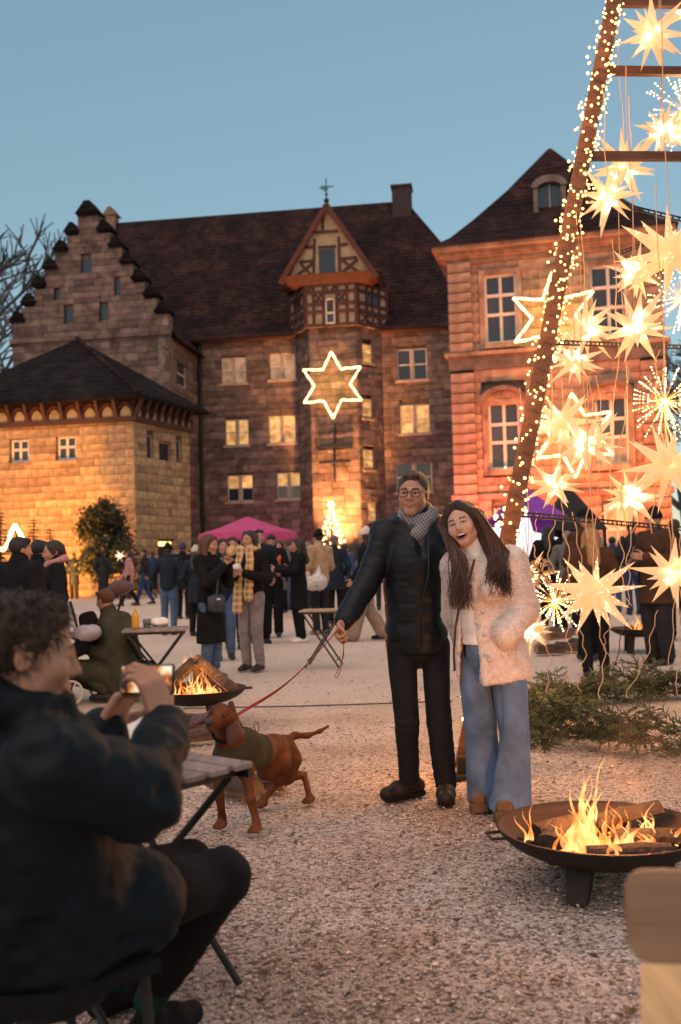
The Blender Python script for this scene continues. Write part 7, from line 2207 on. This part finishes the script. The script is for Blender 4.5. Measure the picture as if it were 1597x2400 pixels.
# the phone
pc = at(346, 1592, 2.50); hd_ = Vector(A(g3) + P['hed']); nrm_ = (hd_ - pc).normalized() * .5 + Vector((-.12, -1, .06)).normalized() * .5; nrm_.normalize()
xx = Vector((0, 0, 1)).cross(nrm_).normalized(); xx = (xx + Vector((0, 0, .02))).normalized(); yy = nrm_.cross(xx)
rotp = Matrix((xx, yy, nrm_)).transposed()
ph = MB(); ph.bbox(pc, (.150, .074, .009), .004, rotp); phone = ph.build('phone', M('phone_case', (.012, .010, .012), .3), None)
tag(phone, 'black phone held sideways, its lit screen showing the scene', 'phone')
m_scr = M('phone_screen', (.02, .02, .02), .15); N_, L2, b_ = nodes_of(m_scr)
tcn = N_.new('ShaderNodeTexCoord'); nz = N_.new('ShaderNodeTexNoise'); nz.inputs['Scale'].default_value = 26; nz.inputs['Detail'].default_value = 2; L2.new(tcn.outputs['Object'], nz.inputs['Vector'])
rp_ = N_.new('ShaderNodeValToRGB'); cr_ = rp_.color_ramp; cr_.elements[0].position = .36; cr_.elements[0].color = (.02, .012, .01, 1); cr_.elements[1].position = .66; cr_.elements[1].color = (1, .85, .6, 1)
for p_, c_ in ((.45, (.55, .16, .04, 1)), (.54, (.9, .6, .3, 1))): e_ = cr_.elements.new(p_); e_.color = c_
L2.new(nz.outputs[0], rp_.inputs[0]); L2.new(rp_.outputs[0], b_.inputs['Emission Color']); b_.inputs['Emission Strength'].default_value = 1.1
MB().box(pc + nrm_ * .0052, (.138, .064, .0006), rotp).build('screen', m_scr, phone)

# ------------------------------------------------------------------ chairs and tables
m_slat = M('grey_brown_slat', (.27, .20, .18), .7, .3, 4, .4, 40, stretch=(8, 1, 1), rnd=.15)
def chair_frame(mb_list, parent): pass
ch = empty('metal_chair', (P['pel'][0] + g3.x, P['pel'][1] + g3.y, 0), 'black metal folding chair under the seated photographer', 'chair')
f2 = Vector((.72, .69, 0)); s2 = Vector((.69, -.72, 0)); cb = Vector((ch.location.x, ch.location.y, 0)) - f2 * .02
MB().box(cb + Vector((0, 0, .405)), (.40, .42, .03), Matrix.Rotation(math.atan2(f2.y, f2.x), 3, 'Z')).build('seat', m_black, ch)
for sx_ in (-1, 1):
    for (fa, fb) in ((.17, .20), (-.17, -.20)):
        MB().tube([cb + s2 * sx_ * .18 + f2 * fa + Vector((0, 0, .41)), cb + s2 * sx_ * .20 + f2 * fb + Vector((0, 0, .012))], .013, 8).build('leg', m_metal_dark, ch)
for fz in ((.20, .12), (-.19, .10)): MB().tube([cb - s2 * .20 + f2 * fz[0] * .85 + Vector((0, 0, fz[1])), cb + s2 * .20 + f2 * fz[0] * .85 + Vector((0, 0, fz[1]))], .011, 6).build('stretcher', m_metal_dark, ch)
# near slatted table, a corner towards the dog
zt = .70
cA = gd(600, 1783, zt); dS = Vector((-.70, .714, 0)); dW = Vector((-.70, -.714, 0)); dW = (gd(425, 1826, zt) - cA); dW.z = 0; dW.normalize(); dS = Vector((dW.y, -dW.x, 0)); dS = dS if dS.x < 0 else -dS
Ls, Wt = .78, .60
tb = empty('slatted_table', (cA + dS * Ls / 2 + dW * Wt / 2) - Vector((0, 0, zt)), 'small slatted wooden folding table beside the seated photographer', 'table')
ns = 6; pit = Wt / ns
rotS = Matrix((dS, Vector((0, 0, 1)).cross(dS), Vector((0, 0, 1)))).transposed()
for k in range(ns):
    MB().bbox(cA + dS * Ls / 2 + dW * (pit * (k + .5)) - Vector((0, 0, .010)), (Ls, pit * .80, .020), .004, rotS).build('slat', m_slat, tb)
for f_ in (.10, .90): MB().bar(cA + dS * Ls * f_ + dW * .01 - Vector((0, 0, .036)), cA + dS * Ls * f_ + dW * (Wt - .01) - Vector((0, 0, .036)), .03, .03).build('rail', m_metal_dark, tb)
MB().bar(cA + dS * .02 - Vector((0, 0, .038)) + dW * .005, cA + dS * (Ls - .02) - Vector((0, 0, .038)) + dW * .005, .02, .03).build('rail', m_metal_dark, tb)
for w_ in (.06, Wt - .06):
    for (a_, b_) in ((.08, .92), (.92, .08)):
        MB().tube([cA + dS * Ls * a_ + dW * w_ - Vector((0, 0, .05)), cA + dS * Ls * b_ + dW * (w_ + (.03 if a_ < .5 else -.03)) - Vector((0, 0, zt - .008))], .0125, 7).build('leg', m_metal_dark, tb)
MB().tube([cA + dS * Ls * .5 + dW * .06 - Vector((0, 0, zt / 2)), cA + dS * Ls * .5 + dW * (Wt - .06) - Vector((0, 0, zt / 2))], .009, 6).build('stretcher', m_metal_dark, tb)
# paper tray and bag on it
pc = gd(318, 1762, zt) ; pc.z = zt + .001
kraft = M('kraft_paper', (.28, .18, .11), .85, .15, 12)
mb = MB(); r3 = Matrix.Rotation(R(38), 3, 'Z')
mb.add([pc + r3 @ Vector(v) for v in ((-.13, -.08, 0), (.13, -.08, 0), (.13, .08, 0), (-.13, .08, 0), (-.14, -.095, .06), (.14, -.095, .055), (.135, .09, .085), (-.135, .09, .09), (.0, .0, .028))], [(3, 2, 1, 0), (0, 1, 5, 4), (1, 2, 6, 5), (2, 3, 7, 6), (3, 0, 4, 7)])
tr = mb.build('paper_tray', kraft); tag(tr, 'open brown paper food tray lying on the slatted table', 'tray')
mb = MB(); mb.add([pc + r3 @ Vector(v) for v in ((-.12, -.06, .05), (.13, -.07, .055), (.15, .10, .10), (-.14, .10, .11))], [(0, 1, 2, 3)]); mb.prism([pc + r3 @ Vector(v) for v in ((-.12, -.06, .045), (.13, -.07, .05), (.15, .10, .095), (-.14, .10, .105))], (0, 0, .003))
mb.build('paper_napkin', m_paper_w, tr)

def folding_table(c, w, d, z, rz, label, mat):
    e = empty('folding_table', (c.x, c.y, 0), label, 'table'); rr = Matrix.Rotation(rz, 3, 'Z')
    B = Vector((c.x, c.y, 0))
    for k in range(5):
        MB().bbox(B + rr @ Vector((0, (k - 2) * d / 5, z - .012)), (w, d / 5 - .008, .022), .004, rr).build('slat', mat, e)
    for y in (-.4, .4): MB().bar(B + rr @ Vector((-w * .46, d * y, z - .036)), B + rr @ Vector((w * .46, d * y, z - .036)), .025, .022).build('rail', m_metal_dark, e)
    for y in (-.42, .42):
        for sg in (-1, 1): MB().tube([B + rr @ Vector((sg * w * .42, d * y, z - .045)), B + rr @ Vector((-sg * w * .40, d * (y + .03 * sg), .008))], .012, 6).build('leg', m_metal_dark, e)
    for sg in (-1, 1): MB().tube([B + rr @ Vector((sg * w * .34, -d * .42, .10)), B + rr @ Vector((sg * w * .34, d * .42, .10))], .008, 6).build('stretcher', m_metal_dark, e)
    return e
cT = gd(366, 1472, .72); folding_table(cT, .62, .50, .72, R(8), 'folding table with mustard bottle behind the crouching person', m_slat)
bt = empty('mustard_bottle', gd(318, 1474, .722), 'yellow squeezy mustard bottle on the folding table', 'bottle'); c = Vector(bt.location)
m_must = M('mustard_plastic', (.62, .27, .02), .4)
MB().lathe([(.001, 0), (.034, 0), (.036, .02), (.036, .12), (.024, .15), (.001, .152)], c, 16).build('body', m_must, bt, True); MB().lathe([(.020, .15), (.016, .17), (.005, .205), (.001, .205)], c, 12).build('nozzle', m_must, bt, True)
c = gd(345, 1470, .722); gb = MB(); gb.lathe([(.001, 0), (.035, 0), (.04, .08), (.037, .08), (.033, .006), (.001, .006)], c, 16)
tag(gb.build('glass_jar', M('clear_glass', (.8, .75, .68), .05, trans=.85), None, True), 'small clear glass beside the mustard bottle', 'glass')
c = gd(372, 1468, .722); food(c + Vector((0, 0, .035)), m_napkin, 'napkin_heap', 'crumpled white napkins on the folding table', 'napkins', (.11, .08, .035))
cB = gd(757, 1428, .72); folding_table(cB, .54, .50, .72, R(-6), 'empty folding table behind the red leash', M('pale_slat', (.46, .30, .18), .7, .2, 4, rnd=.1))
# the chair back in the right foreground
m_ply2 = M('beech_plywood', (.25, .145, .085), .45, .15, 2, .1, 30, stretch=(1, 1, 14)); m_ply3 = M('pale_beech_seat', (.55, .33, .16), .45, .15, 2, stretch=(14, 1, 1))
c0 = at(1580, 2155, 1.62); fc = empty('wooden_chair', (c0.x, c0.y + .2, 0), 'wooden chair with rounded backrest beside the near fire bowl', 'chair')
def rounded_panel(mb, c, w, h, t, r, rot):
    pts = []
    for (cx, cy, a0) in ((w / 2 - r, h / 2 - r, 0), (-w / 2 + r, h / 2 - r, 90), (-w / 2 + r, -h / 2 + r, 180), (w / 2 - r, -h / 2 + r, 270)):
        for k in range(7): a = R(a0 + 15 * k); pts.append((cx + r * math.cos(a), cy + r * math.sin(a)))
    mb.prism([Vector(c) + rot @ Vector((x, -t / 2, y)) for x, y in pts], rot @ Vector((0, t, 0)))
zb_ = (at(1475, 2050, 1.62).z + at(1475, 2262, 1.62).z) / 2; hb_ = at(1475, 2050, 1.62).z - at(1475, 2262, 1.62).z
wl = at(1475, 2150, 1.62).x
rc = Matrix.Rotation(R(-6), 3, 'Z') @ Matrix.Rotation(R(-8), 3, 'X')
mb = MB(); rounded_panel(mb, (wl + .20, 1.62, zb_), .40, hb_, .022, .035, rc); fix_normals(mb.build('backrest', m_ply2, fc))
mb = MB(); sc_ = gd(1600, 2375, .45); rounded_panel(mb, (wl + .30, 1.90, .45), .40, .38, .022, .05, Matrix.Rotation(R(-16), 3, 'Z') @ Matrix.Rotation(R(-88), 3, 'X')); fix_normals(mb.build('seat', m_ply3, fc))
for sx_ in (.13, .36):
    MB().tube([(wl + sx_ + .02, 1.66, zb_), (wl + sx_ + .02, 1.69, .44), (wl + sx_ + .01, 1.62, .01)], .016, 8).build('leg', m_metal_dark, fc)
    MB().tube([(wl + sx_ + .03, 1.72, .435), (wl + sx_ + .06, 2.02, .42), (wl + sx_ + .06, 2.10, .01)], .016, 8).build('leg', m_metal_dark, fc)

# ------------------------------------------------------------------ the crouching person and the pushchair
g4 = gd(245, 1638); g4.z = 0; q = rel(g4); Yc = g4.y
J = dict(pel=q(286, 1570, Yc - .05), wai=q(284, 1530, Yc - .05), che=q(272, 1480, Yc), nek=q(258, 1440, Yc + .02), hed=q(247, 1408, Yc + .02), shR=q(305, 1478, Yc - .14), shL=q(238, 1470, Yc + .2), elR=q(248, 1535, Yc - .22), wrR=q(200, 1520, Yc - .12), elL=q(212, 1510, Yc + .25), wrL=q(186, 1498, Yc + .15),
         hiR=q(280, 1580, Yc - .12), hiL=q(270, 1576, Yc + .1), knR=q(190, 1570, Yc - .2), knL=q(178, 1590, Yc + .1), anR=q(250, 1618, Yc - .18), anL=q(272, 1622, Yc + .1))
def olive(f, P, b):
    f.cap(P['che'], P['pel'], .205, .215, .05); f.cap(P['pel'], P['pel'] + A((.02, 0, -.16)), .22, .20, .05); f.ell(P['nek'] + A((.10, -.03, -.05)), (.12, .11, .085), None, .04); f.cap(P['hiR'], P['knR'], .13, .11, .04); f.cut((0, 0, -1), (0, 0, .03))
cr, P, HR, hs = make_person('person in olive coat crouching beside the pushchair', J, dict(s=.97, fwd=(-.85, .5, 0), HR=rotm(-125, 12, 0), top=m_olive, top_name='coat', skirt=(A(q(290, 1612, Yc - .05)), .2), hem_dir=(0, 0, -1), top_extra=olive, bulk=1.12, top_fold=.016, trousers=m_olive, hair='short', hair_mat=m_hair_red, toeL=(-1, .3), toeR=(-1, .2), h=.011, hh=.0055), g4, 0)
MB().tube([Vector(P['shL'] + A((.05, -.12, .13))), Vector(P['che'] + A((.14, -.21, -.03))), Vector(P['pel'] + A((.22, -.20, .12)))], .022, 5, flat=.3).build('bag_strap', m_black, cr, True, world=False)
c = Vector(A(g4) + P['pel'] + A((.27, -.18, .02))); mb = MB(); mb.bbox(c, (.20, .12, .17), .03); tag(mb.build('shoulder_bag', m_black), 'black shoulder bag hanging behind the olive coat', 'bag')
pc0 = gd(150, 1652); pch = empty('pushchair', (pc0.x, pc0.y, 0), 'dark pushchair with brown hood beside the crouching person', 'pushchair')
Yp = pc0.y; m_whl = M('pale_wheel', (.62, .56, .48), .5); m_blanket = M('pale_lilac_blanket', (.46, .40, .44), .9, .15, 10, .5, 40); m_hood = fab('brown_hood', (.11, .055, .05))
for (x, y, Yq) in ((166, 1628, Yp), (20, 1490, Yp + .35), (236, 1600, Yp + .5)):
    c = at(x, y, Yq); c.z = .112; w_ = MB(); w_.lathe([(.112 + .012 * math.cos(a), .012 * math.sin(a)) for a in [2 * math.pi * k / 8 for k in range(8)]], c, 24, Matrix.Rotation(R(82), 3, 'Y') @ Matrix.Rotation(R(70), 3, 'X'), True); rw = Matrix.Rotation(R(82), 3, 'Y') @ Matrix.Rotation(R(70), 3, 'X')
    for k in range(5): w_.bar(c, c + rw @ Vector((math.cos(1.2566 * k) * .105, math.sin(1.2566 * k) * .105, 0)), .014, .012)
    w_.sph(c, .022); w_.build('wheel', m_whl, pch, True)
a_, b_, c_, d_ = at(166, 1625, Yp), at(190, 1500, Yp + .1), at(165, 1410, Yp + .15), at(250, 1600, Yp + .45); a_.z = .12; d_.z = .12
for pts in ([a_, b_, c_], [d_, b_], [at(160, 1560, Yp), at(215, 1500, Yp + .3)], [at(286, 1396, Yp + .6), at(262, 1500, Yp + .55), d_]): MB().tube(pts, .014, 7).build('frame_tube', m_metal_dark, pch)
f = SDF(A(at(195, 1495, Yp + .2)) - .3, A(at(195, 1495, Yp + .2)) + .35, .012); f.box(at(185, 1520, Yp + .2), (.14, .20, .07), .05, np.array(Matrix.Rotation(R(-25), 3, 'Y')), 0); f.box(at(215, 1470, Yp + .3), (.06, .19, .16), .05, np.array(Matrix.Rotation(R(-25), 3, 'Y')), .03); V, Fq = f.mesh(); V = crumple(V, Fq, .02, 7, 3)
sdf_obj('seat', [(V, Fq)], m_black, None); o = bpy.data.objects[-1] if False else None
so = [x for x in COL.objects if x.name.startswith('seat') and x.parent is None][-1]; so.parent = pch; so.matrix_parent_inverse = wm(pch).inverted()
f = SDF(A(at(205, 1480, Yp + .1)) - .3, A(at(205, 1480, Yp + .1)) + .3, .012); f.ell(at(205, 1482, Yp + .08), (.13, .14, .075), None, 0); V, Fq = f.mesh(); V = crumple(V, Fq, .035, 9, 4); tag(sdf_obj('blanket', [(V, Fq)], m_blanket, None), 'crumpled pale lilac blanket lying in the pushchair', 'blanket')
f = SDF(A(at(283, 1384, Yp + .6)) - .35, A(at(283, 1384, Yp + .6)) + .35, .012); f.ell(at(283, 1384, Yp + .6), (.15, .14, .12), None, 0); f.cut((.45, 0, -.85), at(280, 1398, Yp + .6), .02); V, Fq = f.mesh(); V = crumple(V, Fq, .014, 8, 3); ho = sdf_obj('hood', [(V, Fq)], m_hood, None); ho.parent = pch; ho.matrix_parent_inverse = wm(pch).inverted()

# ------------------------------------------------------------------ stalls and lights at the back of the square
def parasol(c, r, z0, z1, mat, label, n=8, glow=None):
    e = empty('market_parasol', (c.x, c.y, 0), label, 'parasol'); B = Vector((c.x, c.y, 0))
    for k in range(n):
        a0, a1 = 2 * math.pi * k / n, 2 * math.pi * (k + 1) / n; mb = MB()
        p = lambda a, f_, z: B + Vector((math.cos(a) * r * f_, math.sin(a) * r * f_, z))
        mid_ = z0 + (z1 - z0) * .42
        mb.add([B + Vector((0, 0, z1)), p(a0, .52, mid_), p(a1, .52, mid_), p(a0, 1, z0), p(a1, 1, z0), p(a0, 1.01, z0 - .14), p(a1, 1.01, z0 - .14)], [(0, 1, 2), (1, 3, 4, 2), (3, 5, 6, 4)])
        mb.build('canopy_panel', mat, e)
        MB().tube([B + Vector((0, 0, z1 - .3)), p(a0, .98, z0 - .03)], .012, 4).build('rib', m_log, e)
    MB().tube([B, B + Vector((0, 0, z1 + .06))], .028, 8).build('pole', m_metal_dark, e)
    if glow:
        ld = bpy.data.lights.new('lamp', 'POINT'); ld.energy = glow[0]; ld.color = glow[1]; ld.shadow_soft_size = .1; lo = bpy.data.objects.new('lamp', ld); COL.objects.link(lo); lo.parent = e; lo.location = (0, -.3, z0 - .35)
        MB().sph(B + Vector((0, -.3, z0 - .35)), .08).build('lamp_globe', m_core, e)
    return e
m_pinkc = M('magenta_canopy', (.42, .045, .14), .7, .12, 6); nodes_of(m_pinkc)[2].inputs['Emission Color'].default_value = (.9, .06, .25, 1); nodes_of(m_pinkc)[2].inputs['Emission Strength'].default_value = .10  # canopy cloth emits faintly itself, adding to the lamplight from below
pz = at(582, 1300, 24)
parasol(pz, 1.18, at(582, 1250, 24).z, at(582, 1210, 24).z, m_pinkc, 'magenta market parasol glowing from below behind the crowd', 10, (55, (1, .35, .35)))
m_viol = M('violet_cloth', (.16, .03, .22), .8, .2, 5); nodes_of(m_viol)[2].inputs['Emission Color'].default_value = (.35, .05, .55, 1); nodes_of(m_viol)[2].inputs['Emission Strength'].default_value = .15  # violet light on the stall painted in as faint emission of the cloth
m_blackc = M('black_canopy', (.012, .011, .012), .8)
def stall(c, w, d, z0, z1, mats, label):
    e = empty('market_stall', (c.x, c.y, 0), label, 'stall'); B = Vector((c.x, c.y, 0))
    for sx_ in (-1, 1):
        for sy_ in (-1, 1): MB().bar(B + Vector((sx_ * w / 2, sy_ * d / 2, 0)), B + Vector((sx_ * w / 2, sy_ * d / 2, z0)), .06, .06).build('post', m_metal_dark, e)
    ap = B + Vector((0, 0, z1)); cs = [B + Vector((sx_ * w * .55, sy_ * d * .55, z0)) for sx_, sy_ in ((-1, -1), (1, -1), (1, 1), (-1, 1))]
    for k in range(4): MB().add([cs[k], cs[(k + 1) % 4], ap], [(0, 1, 2)]).build('roof_panel', mats[0], e)
    MB().box(B + Vector((0, d * .45, z0 * .55)), (w * .96, .03, z0 * 1.0)).build('back_panel', mats[1], e); MB().box(B + Vector((0, -d * .38, .48)), (w * .9, .06, .96)).build('counter', mats[1], e)
    return e
c = at(1335, 1240, 24); stall(c, 1.35, 1.3, at(1335, 1244, 24).z, at(1335, 1135, 24).z, (m_blackc, m_blackc), 'stall with pointed black roof behind the pyramid')
c = at(1235, 1250, 22.5); stall(c, 1.5, 1.2, at(1235, 1215, 22).z, at(1235, 1140, 22).z, (m_viol, m_viol), 'stall with violet cloth behind the white light star')
# big white light star
ws = empty('white_light_star', at(1222, 1275, 19), 'big white glowing five-pointed star before the violet stall', 'light star'); c = Vector(ws.location)
m_white = M('white_star_panel', (.9, .9, 1), .5, emit=(.95, .80, 1.0), es=.85)
P5 = [c + Vector((math.cos(R(80 + 36 * k)), 0, math.sin(R(80 + 36 * k)))) * (.72 if k % 2 == 0 else .33) for k in range(10)]
for k in range(10):
    mb = MB(); f_ = c + Vector((0, -.17, 0)); mb.add([P5[k], P5[(k + 1) % 10], f_, c + Vector((0, .17, 0))], [(0, 2, 1), (0, 1, 3)]); mb.build('facet', m_white, ws)
MB().bar(c - Vector((0, 0, .3)), Vector((c.x, c.y, 0)), .05, .05).build('stand', m_metal_dark, ws)
# cone of lights
lc = empty('light_cone', gd(782, 1398), 'cone-shaped tree of warm light bulbs at the foot of the tower', 'light tree'); B = Vector(lc.location); B.z = 0
Yl = B.y; zt_ = at(782, 1192, Yl).z; zb2 = at(782, 1290, Yl).z
m_bul = M('warm_festoon_bulb', (1, .8, .5), emit=(1, .62, .22), es=5)
_s = MB(); _s.sph((0, 0, 0), .055, 8, 5); FB = mesh_from('festoon_bulb', _s.v, _s.f, m_bul, smooth=True)
for k in range(70):
    t = k / 70; a = k * .82; r_ = .06 + .62 * t
    shared('bulb', FB, lc, Matrix.Translation(B + Vector((math.cos(a) * r_, math.sin(a) * r_, zt_ + (zb2 - .3 - zt_) * t))))
MB().tube([B, B + Vector((0, 0, zt_ + .08))], .04, 6).build('pole', m_metal_dark, lc); MB().sph(B + Vector((0, 0, zt_ + .15)), .14).build('top_ball', m_bul, lc)
# small far paper star and string lights by the violet stall
ps = paper_star(at(282, 1302, 23), .19, 'small paper star glowing far off by the gatehouse', 55, 14, 6)
ls = empty('festoon_lights', at(1185, 1200, 20), 'cluster of warm festoon bulbs above the white light star', 'string lights')
rd = random.Random(2)
for k in range(26): shared('bulb', FB, ls, Matrix.Translation(at(1160 + rd.uniform(0, 75), 1185 + rd.uniform(0, 55), 20 + rd.random())) @ Matrix.Scale(.9, 4))
MB().tube([at(1160, 1190, 20.5), at(1200, 1215, 20.5), at(1240, 1190, 20.5)], .01, 4).build('wire', m_metal_dark, ls)

# ------------------------------------------------------------------ trees and shrubs
m_leafd = M('evergreen_leaf', (.028, .030, .012), .7, rnd=.5); m_trunk = M('tree_bark', (.055, .040, .032), .9, .3, 8, .6, 20)
def leafy(c, r, h, z0, n, label, cat, seed, name, leaf=.11):
    rd = random.Random(seed); e = empty(name, (c.x, c.y, 0), label, cat); B = Vector((c.x, c.y, 0))
    tr_ = MB(); tr_.tube([B, B + Vector((.05, 0, z0 * .6)), B + Vector((-.05, .05, z0 + h * .6))], [.13, .1, .04], 7)
    cl = []
    for k in range(34):
        a = rd.uniform(0, 6.28); zz = rd.random(); rr = r * math.sqrt(rd.random()) * (.55 + .6 * math.sin(math.pi * min(1, .2 + zz * .8)))
        p = B + Vector((math.cos(a) * rr, math.sin(a) * rr, z0 + h * zz)); cl.append(p)
        if k % 3 == 0: tr_.tube([B + Vector((0, 0, z0 + h * zz * .5)), p], [.04, .012], 4)
    tr_.build('trunk', m_trunk, e)
    mb = MB()
    for i in range(n):
        p = rd.choice(cl) + Vector((rd.gauss(0, .2), rd.gauss(0, .2), rd.gauss(0, .2))); u = Vector((rd.gauss(0, 1), rd.gauss(0, 1), rd.gauss(0, 1))).normalized(); v = u.cross(Vector((rd.gauss(0, 1), rd.gauss(0, 1), rd.gauss(0, 1)))).normalized(); s_ = leaf * rd.uniform(.6, 1.3)
        mb.add([p - u * s_, p - v * s_ * .4, p + u * s_, p + v * s_ * .4], [(0, 1, 2, 3)])
    mb.build('crown', m_leafd, e)
    return e
leafy(at(242, 1300, 42.5), .86, 2.9, .9, 11000, 'dense dark evergreen tree growing against the gatehouse wall', 'tree', 3, 'evergreen_tree', .10)
leafy(at(300, 1310, 41), .5, 1.9, .3, 900, 'slim evergreen shrub beside the gatehouse corner', 'shrub', 4, 'evergreen_shrub', .09)
def fir(c, h, r, label, seed):
    rd = random.Random(seed); e = empty('fir_tree', (c.x, c.y, 0), label, 'tree', 'small fir trees along the gatehouse'); B = Vector((c.x, c.y, 0))
    MB().tube([B, B + Vector((0, 0, h))], [.07, .012], 6).build('trunk', m_trunk, e)
    mb = MB(); nz_ = int(h * 9)
    for i in range(nz_):
        z = .25 + (h - .25) * i / nz_; rr = r * (1 - z / h) + .06
        for k in range(9):
            a = rd.uniform(0, 6.28); d = Vector((math.cos(a), math.sin(a), -.12 + rd.uniform(-.1, .15))); L_ = rr * rd.uniform(.7, 1.1); b_ = B + Vector((0, 0, z))
            for j in range(7):
                f_ = (j + .6) / 7; p = b_ + d * L_ * f_; s_ = Vector((-d.y, d.x, .0)); w_ = .10 * (1.15 - f_)
                for sg in (-1, 1): mb.add([p, p + s_ * sg * w_ + d * .07, p + d * .035 + Vector((0, 0, .02))], [(0, 1, 2)])
            mb.add([b_, b_ + d * L_ + Vector((0, 0, .012)), b_ + d * L_ - Vector((0, 0, .012))], [(0, 1, 2)])
    mb.build('crown', m_fir, e)
fir(at(80, 1300, 33), at(80, 1212, 33).z, .75, 'small fir tree behind the dark-coated couple', 1)
fir(at(2, 1300, 31), at(2, 1195, 31).z, 1.0, 'taller fir tree at the left edge behind the rope star', 2)
fir(at(118, 1300, 36), at(118, 1236, 36).z, .7, 'low fir tree before the gatehouse windows', 3)
m_bare = M('bare_twigs', (.085, .085, .10), .9)
def bare_tree(c, h, label, seed, depth=6):
    rd = random.Random(seed); e = empty('bare_tree', (c.x, c.y, 0), label, 'tree', 'bare winter trees behind the castle'); tr_, tw = MB(), MB()
    def grow(p, d, L_, r_, k):
        q_ = p + d * L_; m_ = p + d * L_ * .5 + Vector((rd.gauss(0, 1), rd.gauss(0, 1), rd.gauss(0, 1))) * L_ * .05
        (tr_ if k > depth - 3 else tw).tube([p, m_, q_], [r_, r_ * .85, r_ * .68], 5 if k > 3 else 3, cap=False)
        if k == 0: return
        for i in range(3 if k > 1 else 4):
            a = Vector((rd.gauss(0, 1), rd.gauss(0, 1), rd.gauss(0, .6))).normalized(); nd = (d * .9 + a * .62 + Vector((0, 0, .10))).normalized()
            grow(p + d * L_ * (1 if i == 0 else rd.uniform(.55, 1)), nd, L_ * rd.uniform(.62, .82), r_ * .70, k - 1)
    grow(Vector((c.x, c.y, 0)), Vector((0, 0, 1)), h * .27, h * .014, depth)
    tr_.build('trunk', m_bare, e); tw.build('crown', m_bare, e)
bare_tree(at(0, 1300, 72), 37, 'bare winter tree rising behind the stepped gable', 1)
bare_tree(at(45, 1300, 84), 36, 'bare winter tree farther behind the stepped gable', 4)
bare_tree(at(1600, 1300, 62), 21, 'bare winter tree beyond the baroque house', 6)
bare_tree(at(1660, 1300, 76), 24, 'bare winter tree farther beyond the baroque house', 9)

# ------------------------------------------------------------------ thin smoke drifting off the near fire
m_smoke = bpy.data.materials.new('wood_smoke'); m_smoke.use_nodes = True
N_, L2 = m_smoke.node_tree.nodes, m_smoke.node_tree.links
N_.remove(N_['Principled BSDF']); pv_ = N_.new('ShaderNodeVolumePrincipled'); pv_.inputs['Color'].default_value = (.75, .68, .64, 1)
tcs = N_.new('ShaderNodeTexCoord'); nzs = N_.new('ShaderNodeTexNoise'); nzs.inputs['Scale'].default_value = 2.6; nzs.inputs['Detail'].default_value = 4; nzs.inputs['Distortion'].default_value = .8
L2.new(tcs.outputs['Object'], nzs.inputs['Vector'])
ln_ = N_.new('ShaderNodeVectorMath'); ln_.operation = 'LENGTH'; L2.new(tcs.outputs['Object'], ln_.inputs[0])
fo = N_.new('ShaderNodeMapRange'); fo.inputs[1].default_value = .25; fo.inputs[2].default_value = .98; fo.inputs[3].default_value = 1; fo.inputs[4].default_value = 0; L2.new(ln_.outputs['Value'], fo.inputs[0])
th = N_.new('ShaderNodeMapRange'); th.inputs[1].default_value = .48; th.inputs[2].default_value = .72; th.inputs[4].default_value = 1.6; L2.new(nzs.outputs[0], th.inputs[0])
mu_ = N_.new('ShaderNodeMath'); mu_.operation = 'MULTIPLY'; L2.new(fo.outputs[0], mu_.inputs[0]); L2.new(th.outputs[0], mu_.inputs[1]); L2.new(mu_.outputs[0], pv_.inputs['Density'])
L2.new(pv_.outputs[0], N_['Material Output'].inputs['Volume'])
_s = MB(); _s.sph((0, 0, 0), 1.0, 20, 12)
o = bpy.data.objects.new('smoke', mesh_from('smoke', _s.v, _s.f, m_smoke)); link(o)
o.matrix_basis = Matrix.Translation(cN + Vector((.22, .10, .42))) @ Matrix.Diagonal((.24, .18, .30, 1))
tag(o, 'thin grey smoke drifting up from the large black fire bowl', 'smoke', kind='stuff')
